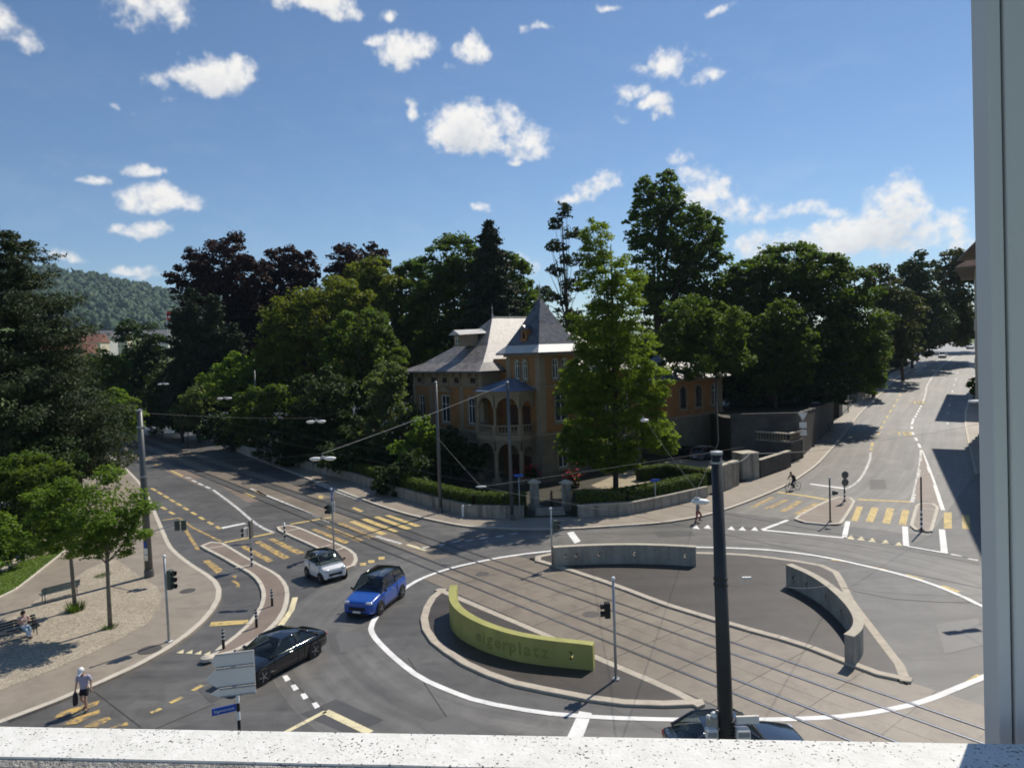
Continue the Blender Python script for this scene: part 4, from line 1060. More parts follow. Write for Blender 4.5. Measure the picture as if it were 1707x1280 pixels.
mb.build('loggia_roof', 'porch_roof', V)
for z0, z1, h in ((0, 3.0, 2.4), (4.9, 7.6, 2.5)):
    for y in (2.2, 4.2): MB().box((-.03, y, z0+h/2+.1), (.08, 1.0, h)).build('loggia_door', 'dark_wood', V)
MB().box((-2.4, 4.0, .1), (3.4, 5.0, .3)).build('porch_floor', 'villa_stone', V)
# annex to the right
A_ = thing('annex', (*V.matrix_world @ Vector((21, 1.2, 0)),), 'ochre side building with white arched window right of the front tree', 'building', R_(38.5))
A_.location.z = 0
def vb(c, s, nm, m, bv=.02): return MB().box(c, s).build(nm, m, A_, bevel=bv)
vb((4.7, 4, 2.2), (11, 8, 4.6), 'ground_floor_wall', 'villa_stone'); vb((4.7, 4, 6.7), (10.9, 7.9, 4.4), 'upper_wall', 'villa_ochre'); vb((4.7, 4, 4.6), (11.2, 8.2, .26), 'string_course', 'villa_trim'); vb((4.7, 4, 8.95), (11.5, 8.5, .3), 'cornice', 'villa_trim')
mb = MB(); mb.v = [Vector(p) for p in ((-1.6, -.9, 9.1), (11, -.9, 9.1), (11, 8.9, 9.1), (-1.6, 8.9, 9.1), (3, 4, 12), (6.5, 4, 12))]; mb.f = [(0, 1, 5, 4), (1, 2, 5), (2, 3, 4, 5), (3, 0, 4), (3, 2, 1, 0)]; mb.build('roof', 'slate_dark', A_)
for x, s in ((2.2, 'dark_wood'), (5.2, 'dark_wood'), (8.4, 'window_white')): window(('y', .04), x, 6.9, 1.15, 2.6, arch=True, par=A_, sash=s)
vb((9.6, .32, 6.7), (.7, .7, 4.3), 'corner_pilaster', 'villa_trim')

# ------------------------------------------------------------------ town houses along the hill street
def town_house(label, c0, c1, depth, hz, ov=.9, base=0.0):
    """eave line from c0 to c1 (towards the viewer), body to the right of it"""
    t = (c1-c0).normalized(); nn = Vector((-t.y, t.x))
    if nn.x < 0: nn = -nn
    L = (c1-c0).length
    r = thing('town_house', (c0.x, c0.y, base), label, 'building')
    def W(a, b, z): p = c0+t*a+nn*b; return Vector((p.x, p.y, z))
    def bx(a0, a1, b0, b1, z0, z1, nm, m, par=r):
        mb = MB(); mb.v = [W(a0, b0, z0), W(a1, b0, z0), W(a1, b1, z0), W(a0, b1, z0), W(a0, b0, z1), W(a1, b0, z1), W(a1, b1, z1), W(a0, b1, z1)]
        mb.f = [(3, 2, 1, 0), (4, 5, 6, 7), (0, 1, 5, 4), (1, 2, 6, 5), (2, 3, 7, 6), (3, 0, 4, 7)]; return mb.build(nm, m, par, world=True)
    bx(ov, L-ov, ov, depth, base-3, hz-.2, 'wall', 'house_wall'); bx(0, L, 0, depth+ov, hz-.2, hz, 'eaves', 'house_eave')
    mb = MB(); mb.v = [W(0, 0, hz), W(L, 0, hz), W(L, depth+ov, hz), W(0, depth+ov, hz), W(depth*.35, depth*.5, hz+4.5), W(L-depth*.35, depth*.5, hz+4.5)]
    mb.f = [(0, 1, 5, 4), (1, 2, 5), (2, 3, 4, 5), (3, 0, 4)]; mb.build('roof', 'house_roof', r, world=True)
    k = 0
    for z in np.arange(base+4.5, hz-2.5, 3.2):
        for a in np.arange(2.8, L-2.5, 3.2):
            f = bx(a-.6, a+.6, ov-.06, ov+.05, z-.1, z+1.8, 'window', 'window_white'); bx(a-.5, a-.03, ov-.08, ov-.055, z, z+1.7, 'pane', 'dark_glass', f); bx(a+.03, a+.5, ov-.08, ov-.055, z, z+1.7, 'pane', 'dark_glass', f)
    return r
mat('house_wall', (.48, .44, .36), .85, .1, .6); mat('house_eave', (.20, .16, .13), .8, .2); mat('house_roof', (.22, .12, .085), .8, .3, 2)
def sun_up(px, h):
    p = GP(*px); k = h/SUN_DIR.z; return Vector((p.x+SUN_DIR.x*k, p.y+SUN_DIR.y*k)), p.z+h
q0, z0 = sun_up((1553, 748), 23.0); q1, z1 = sun_up((1637, 930), 23.0)
town_house('tall rendered town house behind the window frame with brown eaves', q0, q1, 13, z0, 2.6)
q2, z2 = sun_up((1577, 658), 22.5); q3, z3_ = sun_up((1559, 701), 22.5)
town_house('farther rendered town house up the street behind the window frame', q2, q3, 13, (z2+z3_)/2, 2.6, 3.0)

# ------------------------------------------------------------------ hill, meadow and far houses
NPR = np.random.default_rng(21)
RIDGE = [(-1.25, 150), (-.95, 190), (-.75, 235), (-.66, 275), (-.60, 306), (-.565, 312), (-.53, 300), (-.49, 285), (-.45, 262), (-.40, 225), (-.33, 180), (-.25, 140), (-.15, 110), (0, 95), (.2, 80), (.5, 60)]
def hill_z(a, r):
    H = .79*np.interp(a+.03, [p[0] for p in RIDGE], [p[1] for p in RIDGE])
    k = np.interp(r, [330, 600, 900, 1350, 1650, 2000, 2600], [-.01, .035, .10, .27, .62, 1.0, .8])
    return H*k
def build_hill():
    aa = np.linspace(-1.25, .5, 90); rr = np.concatenate([np.linspace(330, 1300, 14), np.linspace(1350, 2600, 28)])
    vs = []; fs = []
    for r in rr:
        for a in aa: vs.append((r*math.sin(a), r*math.cos(a), float(hill_z(a, r))+4*math.sin(a*31+r*.01)*(r > 900)))
    n = len(aa)
    for j in range(len(rr)-1):
        for i in range(n-1): q = j*n+i; fs.append((q, q+1, q+n+1, q+n))
    me = bpy.data.meshes.new('hill'); me.from_pydata(vs, [], fs); me.update()
    tag(link('hill', me, 'meadow', smooth=True), kind='structure')
leafmat('meadow', (.120, .170, .045), trans=.0, dark=.8)
build_hill()
def ico(sub=1):
    bm = bmesh.new(); bmesh.ops.create_icosphere(bm, subdivisions=sub, radius=1.0)
    v = np.array([q.co[:] for q in bm.verts]); f = np.array([[q.index for q in p.verts] for p in bm.faces]); bm.free(); return v, f
def np_mesh(name, V_, F_, k, smooth=False):
    me = bpy.data.meshes.new(name); nv, nf = len(V_), len(F_)
    me.vertices.add(nv); me.vertices.foreach_set('co', np.ascontiguousarray(V_, np.float32).ravel())
    me.loops.add(nf*k); me.loops.foreach_set('vertex_index', np.ascontiguousarray(F_, np.int32).ravel())
    me.polygons.add(nf); me.polygons.foreach_set('loop_start', np.arange(0, nf*k, k, dtype=np.int32))
    if smooth: me.polygons.foreach_set('use_smooth', np.ones(nf, bool))
    me.update(calc_edges=True); return me
def build_forest():
    v, f = ico(2); n = 5400
    a = NPR.uniform(-.80, -.22, n); r = np.sqrt(NPR.uniform(1390**2, 2080**2, n)); z = hill_z(a, r)
    s = NPR.uniform(3.2, 8.5, n); st = NPR.uniform(.9, 1.7, n)
    C = np.stack([r*np.sin(a), r*np.cos(a), z+s*.5], 1)
    jit = 1+.34*NPR.standard_normal((n, len(v), 1))
    P_ = C[:, None, :]+v[None]*jit*np.stack([s, s, s*st], 1)[:, None, :]
    F_ = (f[None]+(np.arange(n)*len(v))[:, None, None]).reshape(-1, 3)
    tag(link('forest', np_mesh('forest', P_.reshape(-1, 3), F_, 3), 'forest_leaf'), 'dense mixed forest covering the distant hill', 'forest', kind='stuff')
build_forest()
mat('render_cream', (.55, .48, .36), .85, .1, .3); mat('render_white', (.62, .60, .55), .85, .1, .3); mat('roof_tile', (.26, .115, .075), .8, .25, .8); mat('roof_grey', (.20, .19, .19), .8, .2, .8)
def far_house(u, v, y, w, d, h, wm, rm, rz, label):
    p = AT(u, v, y); z0 = p.z-h
    r = thing('house', (p.x, p.y, z0), label, 'house', rz, 'houses below the hill')
    MB().box((0, 0, h/2-3), (w, d, h+6)).build('wall', wm, r)
    MB().add([(-w/2-.5, -d/2-.6, h), (w/2+.5, -d/2-.6, h), (w/2+.5, d/2+.6, h), (-w/2-.5, d/2+.6, h), (-w/2-.5, 0, h+d*.42), (w/2+.5, 0, h+d*.42)], [(0, 1, 5, 4), (2, 3, 4, 5), (1, 2, 5), (3, 0, 4), (3, 2, 1, 0)]).build('roof', rm, r)
    for i in range(int(w/3)):
        for j in range(int(h/3)):
            x = -w/2+1.6+3*i
            f = MB().box((x, -d/2, 1.6+3*j), (1.2, .16, 1.5)).build('window', 'dark_glass', r)
far_house(128, 590, 300, 14, 10, 8, 'render_cream', 'roof_tile', .3, 'cream house with red tiled roof beside the big pine')
far_house(142, 572, 420, 22, 12, 9, 'render_cream', 'roof_tile', .1, 'wide cream house with red roof below the hill')
far_house(160, 566, 520, 26, 12, 10, 'render_white', 'roof_grey', -.2, 'long white block with grey roof below the meadow')
far_house(186, 562, 640, 30, 14, 10, 'render_cream', 'roof_grey', .2, 'pale block with grey roof right of the long white one')
far_house(122, 612, 240, 12, 9, 8, 'render_white', 'roof_tile', -.3, 'white house with red roof low behind the pine branches')
far_house(85, 583, 380, 16, 10, 8, 'render_white', 'roof_tile', .2, 'white house with red roof hidden among the pine branches')
far_house(262, 560, 700, 24, 14, 9, 'render_white', 'roof_grey', .1, 'white house with grey roof beside the flag')

# ------------------------------------------------------------------ trees
def leaf_cloud(name, P_, N_, size, m, parent, asp=.62):
    """leaf-sized quads at points P_ with normals N_"""
    n = len(P_); N_ = N_/np.linalg.norm(N_, axis=1, keepdims=True)
    t = NPR.standard_normal((n, 3)); t -= (t*N_).sum(1, keepdims=True)*N_; t /= np.linalg.norm(t, axis=1, keepdims=True)
    b = np.cross(N_, t); s = (size*NPR.uniform(.45, 1.5, n))[:, None]*.5
    t = t*s; b = b*s*asp; bend = N_*s*.25
    V_ = np.stack([P_+t-bend, P_+b+bend, P_-t-bend, P_-b+bend], 1).reshape(-1, 3)
    me = np_mesh(name, V_, np.arange(4*n).reshape(-1, 4), 4)
    return link(name, me, m, parent)
LEAVES = 0
def tree(name, label, base, y, ells, m, trunk=.35, bark='bark', group=None, k=2.6, lk=1.0, clump=.24, gap=0.0, cat='tree', limbs=7, fork=.4, top=None, shell=.55):
    """deciduous tree at distance y; ells: crown lobes as (column, row, half width, half height)"""
    global LEAVES
    E = []
    for e in ells:
        c = AT(e[0], e[1], y); E.append((np.array(c), np.array([e[2]*y/FOC, (e[4] if len(e) > 4 else .5*(e[2]+e[3]))*y/FOC, e[3]*y/FOC]), e[2]*e[3]*math.pi))
    if base is None: c = E[-1][0]; bx, by = c[0], c[1]
    else: bx, by = base[0], base[1]
    z0 = zg(bx, by)+.1
    root = thing(name, (bx, by, z0), label, cat, group=group)
    size = max(.15, y*.0050)*lk; px = size*FOC/y; k = k*2.75
    PP = []; NN = []; tips = []
    for c, r, A in E:
        ncl = max(6, int(14*(1-gap)/clump**2*.16)); n = int(k*A/(px*px*.5)); per = max(8, n//ncl)
        d = NPR.standard_normal((ncl, 3)); d /= np.linalg.norm(d, axis=1, keepdims=True)
        rad = shell+(1-shell)*NPR.random((ncl, 1))**.6
        C = c+d*rad*r
        tips += list(C[:3])
        cr = clump*r.mean()*NPR.uniform(.7, 1.35, (ncl, 1, 1))
        q = NPR.standard_normal((ncl, per, 3)); q /= np.linalg.norm(q, axis=2, keepdims=True)
        q[..., 2] = np.where(q[..., 2] < -.2, q[..., 2]*.45, q[..., 2])
        rr = NPR.random((ncl, per, 1))**.45
        p = C[:, None, :]+q*rr*cr*np.array([1.15, 1.15, .8])
        nrm = q*.7+NPR.standard_normal(q.shape)*.5+np.array([.15, .2, .75])
        PP.append(p.reshape(-1, 3)); NN.append(nrm.reshape(-1, 3))
        # looser fill inside the lobe
        nf = n//5; q = NPR.standard_normal((nf, 3)); q /= np.linalg.norm(q, axis=1, keepdims=True)
        PP.append(c+q*NPR.random((nf, 1))**.5*r*.8); NN.append(NPR.standard_normal((nf, 3))+np.array([0, 0, .4]))
    P_ = np.concatenate(PP); N_ = np.concatenate(NN)
    kp = P_[:, 2] > z0+.05; P_, N_ = P_[kp], N_[kp]; LEAVES += len(P_)
    leaf_cloud('crown', P_-np.array([bx, by, z0]), N_, size, m, root)
    mean = sum(c for c, _, _ in E)/len(E); topz = max(c[2] for c, _, _ in E)
    mb = MB(); B0 = Vector((0, 0, -.2))
    top_p = Vector((mean[0]-bx, mean[1]-by, topz-z0))
    mid = B0.lerp(top_p, fork)+Vector((NPR.uniform(-.2, .2), 0, 0)); mid.x *= .6; mid.y *= .6
    mb.tube([B0, B0.lerp(mid, .5)*1.0, mid, top_p], [trunk, trunk*.85, trunk*.7, trunk*.15], 9)
    mb.build('trunk', bark, root, smooth=True)
    NPR.shuffle(tips)
    for t_ in tips[:limbs]:
        e = Vector(t_)-Vector((bx, by, z0)); s = B0.lerp(mid, NPR.uniform(.78, 1)) if e.z > mid.z*.8 else B0.lerp(mid, .55 if fork < .5 else .85)
        if e.z < s.z: s = B0.lerp(mid, max(.15, .8*e.z/max(.1, mid.z)))
        mm = s.lerp(e, .5)+Vector((0, 0, .12*(e-s).length))
        MB().tube([s, mm, e], [trunk*.38, trunk*.24, trunk*.08], 6).build('limb', bark, root, smooth=True)
    return root
def conifer(name, label, u, vtop, y, vbase, hw, m, rows=26, per=9, droop=.25, size=None, trunk=.4, sparse=1.0, pine=False, prof=1.0, k=1.0, bark='bark'):
    """hw: half width of the foot of the crown in photo pixels"""
    global LEAVES
    tp = AT(u, vtop, y); bx, by = tp.x, tp.y; z0 = zg(bx, by)+.1; H = tp.z-z0; R = hw*y/FOC
    zb = AT(u, vbase, y).z-z0
    root = thing(name, (bx, by, z0), label, 'tree')
    PP = []; NN = []; size = size or max(.19, y*.0051); k = k*1.35
    bm_ = MB()
    for i in range(rows):
        f = (i+NPR.uniform(0, .6))/rows; z = H-(H-zb)*f; rad = R*(.06+.94*f**prof)*NPR.uniform(.8, 1.12)
        nb = max(3, int(per*(.4+.6*f)))
        for j in range(nb):
            a = NPR.uniform(0, 2*math.pi); L = rad*NPR.uniform(.6, 1.12)
            if NPR.random() > sparse: continue
            n = int(k*(18+L*26))
            t = NPR.random(n)**.75; wdt = .10*L+.28
            off = NPR.standard_normal((n, 3))*np.array([wdt, wdt, .10*L*.5+.10])*(1.15-t[:, None]*.7)
            if pine:
                t = np.round(t*3)/3*.85+.15+NPR.uniform(-.07, .07, n); off = NPR.standard_normal((n, 3))*np.array([.4, .4, .16])*(.6+.12*L)
            x = np.stack([np.cos(a)*L*t, np.sin(a)*L*t, z-droop*L*t**1.6+(.25*L*t**3 if pine else .1*L*t**3)], 1)+off
            PP.append(x); NN.append(NPR.standard_normal((n, 3))*.7+np.array([math.cos(a)*.4, math.sin(a)*.4, .8]))
            if i % 3 == 0 and j < 4: bm_.tube([(0, 0, z), (math.cos(a)*L*.5, math.sin(a)*L*.5, z-droop*L*.3), (math.cos(a)*L*.95, math.sin(a)*L*.95, z-droop*L*.85)], [.09, .05, .02], 5)
    P_ = np.concatenate(PP); N_ = np.concatenate(NN); kp = P_[:, 2] > .1; LEAVES += kp.sum()
    leaf_cloud('crown', P_[kp], N_[kp], size, m, root, .4)
    MB().tube([(0, 0, -.2), (0, 0, H*.5), (0, 0, H)], [trunk, trunk*.6, .04], 8).build('trunk', bark, root, smooth=True)
    if bm_.v: tag(bm_.build('limbs', bark, root, smooth=True), kind='stuff')
    return root
def hedge(label, path, w, h, m='hedge_leaf', z=0.1, dens=430, name='hedge', lsize=.16):
    """clipped hedge along a path"""
    P = resample(path, 1.0); root = thing(name, (*P[len(P)//2], z), label, 'hedge'); PP = []; NN = []
    mb = MB()
    for a, b in zip(P, P[1:]):
        t = (b-a); L = t.length; t = t/L; nn = Vector((-t.y, t.x))
        mb.obox((*a, z+h*.46), (*b, z+h*.46), w*.8, h*.88)
        n = int(dens*L*(2*h+w)/3); s = NPR.random(n)*L; q = NPR.random(n)*(2*h+w)
        A = np.array(a)[None]+np.outer(s, np.array(t)); A = np.concatenate([A, np.zeros((n, 1))], 1); N_ = np.zeros((n, 3)); jj = NPR.normal(0, .05, n)
        nv = np.array(nn)
        for i in range(n):
            if q[i] < h: A[i, :2] -= nv*(w/2+jj[i]); A[i, 2] = z+q[i]; N_[i, :2] = -nv
            elif q[i] < h+w: A[i, :2] += nv*(q[i]-h-w/2); A[i, 2] = z+h+jj[i]; N_[i, 2] = 1
            else: A[i, :2] += nv*(w/2+jj[i]); A[i, 2] = z+q[i]-h-w; N_[i, :2] = nv
        PP.append(A); NN.append(N_+NPR.standard_normal((n, 3))*.55+np.array([0, 0, .3]))
    o = Vector((*P[len(P)//2], z))
    leaf_cloud('foliage', np.concatenate(PP)-np.array(o), np.concatenate(NN), lsize, m, root)
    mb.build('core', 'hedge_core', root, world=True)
    return root
def shrub(label, ells, y, m, name='shrub', **kw):
    return tree(name, label, kw.pop('base', None), y, ells, m, trunk=kw.pop('trunk', .08), limbs=4, cat='shrub', **kw)
# left edge
conifer('pine_tree', 'tall dark pine with layered branches at the left edge', 18, 388, 62, 800, 160, 'needle_olive', rows=33, per=17, droop=.16, trunk=.45, pine=True, prof=.55, k=1.9, sparse=.9)
conifer('pine_tree', 'lower loose pine in front of the big pine at the left edge', 118, 560, 72, 800, 85, 'needle_olive', rows=22, per=8, droop=.15, trunk=.25, pine=True, prof=.7)
shrub('dense dark green tree mass under the pine at the left edge', [(20,830,80,75),(-40,880,70,80),(60,800,60,45),(30,895,70,45)], 50, 'leaf_mid')
shrub('bright bush low at the left edge beside the stairs', [(5,900,38,45),(-30,930,40,40)], 45, 'leaf_bright')
shrub('dark shrub behind the plaza trees', [(70,770,70,45),(10,740,60,50)], 58, 'leaf_dark')
b1 = GP(184,1050); b2 = GP(126,1021)
tree('plaza_tree', 'small round green tree on the gravel, nearer the signal pole', b1, b1.y, [(182,842,66,58),(205,885,40,42),(150,882,50,44),(178,905,52,26)], 'leaf_bright', trunk=.11, bark='grey_bark', group='plaza trees', clump=.26, limbs=9, k=1.35, lk=.85, fork=.68)
tree('plaza_tree', 'small round green tree on the gravel, nearer the left edge', b2, b2.y, [(100,850,56,52),(75,885,44,44),(128,890,44,40),(105,830,40,34)], 'leaf_bright', trunk=.11, bark='grey_bark', group='plaza trees', clump=.26, limbs=9, k=1.35, lk=.85, fork=.68)
bt = GP(199,781)
tree('street_tree', 'young street tree beside the tall grey pole on the left street', bt, bt.y, [(196,688,36,34),(212,705,24,26),(170,700,30,36),(190,665,22,18)], 'leaf_bright', trunk=.14)
tree('street_tree', 'green tree on the left street beyond the young street tree', None, 118, [(165,622,48,40),(150,660,45,45),(190,650,30,40)], 'leaf_mid')
tree('dark_tree', 'dark tree left of the flag above the end of the street', None, 140, [(235,580,36,50),(215,640,45,60),(265,640,50,60)], 'leaf_dark', k=3.2)
tree('dark_tree', 'very dark tree closing the end of the tram street', None, 132, [(250,690,60,35),(300,650,50,50)], 'leaf_dark', k=3.2)
for u, vt, hw, lab in ((318, 480, 36, 'dark yew with upright boughs below the copper beech, left one'), (352, 492, 40, 'dark yew with upright boughs below the copper beech, middle one'), (388, 540, 34, 'dark yew with upright boughs below the copper beech, right one'), (292, 520, 30, 'dark slim yew beside the flag')):
    conifer('yew_tree', lab, u, vt, 116, 690, hw, 'needle_dark', rows=26, per=9, droop=-.35, prof=.45, k=.8, trunk=.3)
tree('copper_beech', 'largest dark copper beech, leftmost on the skyline', None, 128, [(372,438,56,50),(330,470,46,46),(415,480,46,50),(365,520,75,60),(430,545,50,55),(380,590,70,60)], 'leaf_copper', k=3.0, trunk=.7, clump=.2)
tree('copper_beech', 'ragged copper beech, middle of the three on the skyline', None, 134, [(470,440,34,34),(505,450,30,34),(488,490,50,45),(455,530,50,55),(500,540,45,50)], 'leaf_copper', k=2.7, trunk=.6, clump=.2)
tree('copper_beech', 'round copper beech, rightmost of the three on the skyline', None, 142, [(598,445,54,40),(600,480,60,50),(575,520,50,50)], 'leaf_copper', k=3.2, trunk=.6, clump=.18)
tree('maple_tree', 'green tree just below the round copper beech', None, 120, [(618,462,44,32),(650,495,50,44),(590,500,48,44),(620,540,70,60)], 'leaf_yellow', k=2.9)
tree('maple_tree', 'broad yellowish green tree with drooping layers left of the villa', None, 104, [(560,500,60,38),(510,545,68,60),(470,590,36,56),(540,590,80,60),(500,640,70,50)], 'leaf_yellow', k=2.8, trunk=.5)
tree('maple_tree', 'green tree with rounded crown beside the villa roof', None, 94, [(598,560,52,44),(630,600,48,50),(580,620,50,50),(640,645,32,40),(600,670,60,50)], 'leaf_mid', k=2.8, trunk=.4)
tree('maple_tree', 'green tree filling the gap left of the dark spruce', None, 122, [(700,480,46,48),(680,540,46,60),(720,560,50,60)], 'leaf_mid', k=2.8)
shrub('pale green bush with rounded top along the tram street', [(410,618,40,34),(375,640,44,34),(420,665,50,36)], 102, 'leaf_bright')
shrub('greyish bush at the far end of the garden wall', [(330,665,34,28),(310,690,30,20)], 108, 'leaf_silver')
shrub('mid green bush above the garden wall', [(450,680,56,44),(420,715,44,28),(490,720,50,30)], 92, 'leaf_mid')
shrub('dark bush above the garden wall beside the maple', [(540,665,52,54),(565,720,48,44),(510,720,40,40)], 84, 'leaf_dark', k=3.2)
shrub('silvery young tree left of the villa corner', [(645,650,36,44),(655,700,46,46),(630,735,44,36),(660,630,18,26)], 77, 'leaf_silver')
shrub('bright green bush beside the grey pole in front of the villa', [(705,720,30,26),(690,755,40,26),(722,740,20,24)], 70, 'leaf_bright')
shrub('dark bush hiding the villa ground floor', [(748,742,30,30),(775,765,36,28),(735,780,40,24)], 70, 'leaf_dark', k=3.2)
shrub('dark low planting along the villa side', [(590,765,60,34),(640,785,40,34)], 76, 'leaf_dark', k=3)
shrub('tall dark shrub right behind the garden wall left of the mast', [(690,790,34,40),(655,800,34,34)], 66, 'leaf_dark', k=3)
shrub('tall dark shrub behind the garden wall below the maples', [(520,760,52,34),(470,750,46,30)], 86, 'leaf_dark', k=3)
# behind the villa
conifer('spruce_tree', 'dark pointed spruce behind the villa ridge', 815, 370, 104, 600, 84, 'needle_dark', rows=46, per=15, droop=.3, prof=.8, k=1.2)
tree('big_tree', 'big dark green tree left of the pointed spruce', None, 113, [(762,430,46,40),(728,470,46,46),(775,490,56,56),(720,530,50,50),(770,560,60,50)], 'leaf_mid', k=3.0, trunk=.6)
tree('big_tree', 'dark green tree right of the pointed spruce', None, 111, [(848,455,34,40),(868,500,32,44),(845,540,46,56)], 'leaf_mid', k=3.0, trunk=.5)
tree('larch_tree', 'thin ragged larch with drooping branches behind the tower', None, 98, [(942,350,16,14),(928,372,20,10),(955,388,20,11),(930,410,24,11),(950,432,28,12),(925,452,22,11),(952,474,30,12),(928,498,28,12),(945,530,34,16)], 'needle_olive', trunk=.22, k=1.5, clump=.42, limbs=20, shell=.2, fork=.6)
tree('big_tree', 'distant green trees seen beside the tower roof', None, 190, [(905,490,24,14),(880,505,20,14)], 'leaf_dark')
# front tree and right group
bf = AT(1026,800,61.5)
tree('garden_tree', 'tall bright green tree in front of the villa right wing', bf, bf.y, [(992,408,26,44),(1000,470,42,50),(1040,500,36,70),(1005,560,60,60),(1050,600,48,60),(985,630,48,66),(1040,670,72,60),(975,710,44,56),(1065,715,62,44),(1005,750,56,34),(1098,730,30,24),(1085,650,36,44),(960,650,34,50),(960,745,32,34),(1030,765,50,26),(1110,745,22,16)], 'leaf_lime', trunk=.26, clump=.2, k=2.0, limbs=16, lk=.72)
tree('big_tree', 'tall ragged tree rising highest behind the front tree', None, 101, [(1112,330,36,44),(1080,370,38,50),(1140,390,50,54),(1095,440,54,60),(1165,440,44,60),(1120,510,70,56),(1175,525,44,50),(1190,390,20,30),(1075,320,18,26)], 'leaf_mid', trunk=.5, clump=.2, k=2.5, limbs=16)
tree('big_tree', 'sunlit tree low between the tall tree and the broad dome', (24, 99), 83, [(1150,530,44,38),(1200,550,50,40),(1120,572,38,30),(1225,600,36,26),(1165,606,66,26)], 'leaf_mid', k=2.8)
tree('chestnut_tree', 'broad dome shaped tree right of centre', None, 103, [(1330,452,84,44),(1270,470,62,46),(1385,478,66,54),(1225,490,40,46),(1420,540,54,74),(1250,520,50,56),(1330,540,100,70),(1400,600,66,60),(1440,610,34,50),(1290,600,80,60)], 'leaf_mid', k=3.0, trunk=.7, clump=.2)
tree('chestnut_tree', 'smaller tree in front of the broad dome', None, 92, [(1298,535,40,36),(1270,585,46,44),(1325,590,36,46),(1290,630,66,32)], 'leaf_mid', k=2.9, clump=.22)
shrub('dark undergrowth above the terrace wall', [(1250,650,60,40),(1320,650,60,40),(1385,640,44,40)], 96, 'leaf_dark', k=3)
tree('roadside_tree', 'ivy clad trunk and tree beside the pale wall', None, 128, [(1462,590,16,40),(1455,560,22,30)], 'leaf_silver')
tree('roadside_tree', 'tree right of the broad dome along the hill street', None, 150, [(1470,480,36,40),(1490,530,44,54),(1470,580,44,40),(1505,575,30,34)], 'leaf_olive', k=2.9)
tree('roadside_tree', 'tall tree up the hill street, second from the window frame', None, 172, [(1525,455,32,34),(1515,500,40,50),(1545,530,36,54),(1520,575,40,24)], 'leaf_dark', k=2.9)
tree('roadside_tree', 'tall tree up the hill street next to the window frame', AT(1528, 600, 192).xy, 188, [(1590,448,32,30),(1570,490,40,46),(1605,510,30,60),(1585,550,44,30)], 'leaf_olive', k=2.9)
tree('roadside_tree', 'dark tree closing the top of the hill street', AT(1540, 600, 225).xy, 215, [(1560,560,50,26),(1610,545,30,30)], 'leaf_dark', k=2.9)
shrub('low green bush at the right kerb of the hill street', [(1628,640,14,16),(1640,655,16,18)], 118, 'leaf_mid')
tree('big_tree', 'dark tree added behind the side building roof to shade it', None, 97, [(1200,545,46,40),(1175,590,56,40),(1215,610,40,40),(1195,640,50,30)], 'leaf_mid', k=2.8)  # added to cast shade on the side building roof
# belt of trees closing the view behind the gardens
for u, v, ru, rv, y, m, lab in ((470,620,90,50,150,'leaf_dark','dark tree in the belt behind the copper beeches'), (600,600,90,60,152,'leaf_dark','dark tree in the belt behind the maples'), (700,610,60,60,140,'leaf_dark','dark tree in the belt behind the villa, left'), (860,590,70,50,135,'leaf_dark','dark tree in the belt behind the villa ridge'), (985,590,70,60,140,'leaf_dark','dark tree in the belt behind the tower'), (1110,600,90,50,135,'leaf_dark','dark tree in the belt behind the annex'), (1240,620,90,50,130,'leaf_dark','dark tree in the belt behind the broad dome, left'), (1370,620,80,46,134,'leaf_dark','dark tree in the belt behind the broad dome, right'), (1480,600,40,40,180,'leaf_dark','dark tree in the belt above the hill street')):
    tree('belt_tree', lab, None, y, [(u-ru*.4, v-8, ru*.6, rv), (u+ru*.4, v-4, ru*.6, rv), (u, v+rv*.5, ru*.9, rv*.6), (u, v, ru*.7, rv)], m, k=2.4, group='belt of trees behind the gardens')
shrub('dark bush at the far end of the tram street wall', [(300,690,44,22),(340,705,50,22),(265,680,36,24)], 122, 'leaf_dark', k=3)
shrub('dark bush over the wall halfway down the tram street', [(400,725,44,26),(370,715,36,24)], 104, 'leaf_dark', k=3)
# garden hedges and small plants
HLp = [p+Vector((.2, 1.1)) for p in WL[2:]]
hedge('clipped dark hedge behind the garden wall along the tram street', HLp, 1.1, 1.75)
hedge('clipped hedge behind the wall right of the villa gate', [p+Vector((-.2, 1.1)) for p in WR[:-1]], 1.2, 1.8)
hq = [WR[-1]+Vector((-2.2, .8)), WR[-1]+Vector((-5.5, 5.2)), WR[-1]+Vector((-8.5, 3.6))]
hedge('short clipped hedge bordering the courtyard', hq, 1.0, 1.35)
sheet('courtyard', G2([(985,812),(1055,783),(1130,768),(1238,772),(1236,800),(1180,798),(1100,803),(1010,822)]), .19, 'yard_gravel')
for (u, v), lab in (((882,792), 'red flowering bush at the left gate pillar'), ((955,800), 'dark red flowering bush right of the gate')):
    p = GP(u, v+20); shrub(lab, [(u, v, 12, 16)], p.y+1.2, 'leaf_dark', base=(p.x, p.y+1.2))
    o = bpy.data.objects[-1]
    q = AT(u, v-6, p.y+.8); leaf_n = 90; pp = np.array(q)+NPR.normal(0, 1, (leaf_n, 3))*np.array([.5, .35, .4])
    fl = thing('flowers', tuple(q), 'red blossoms on the bush %s' % ('at the left gate pillar' if u < 900 else 'right of the gate'), 'flowers')
    leaf_cloud('blossom', pp-np.array(q), NPR.standard_normal((leaf_n, 3)), .2, 'flowers', fl, .9)['kind'] = 'stuff'
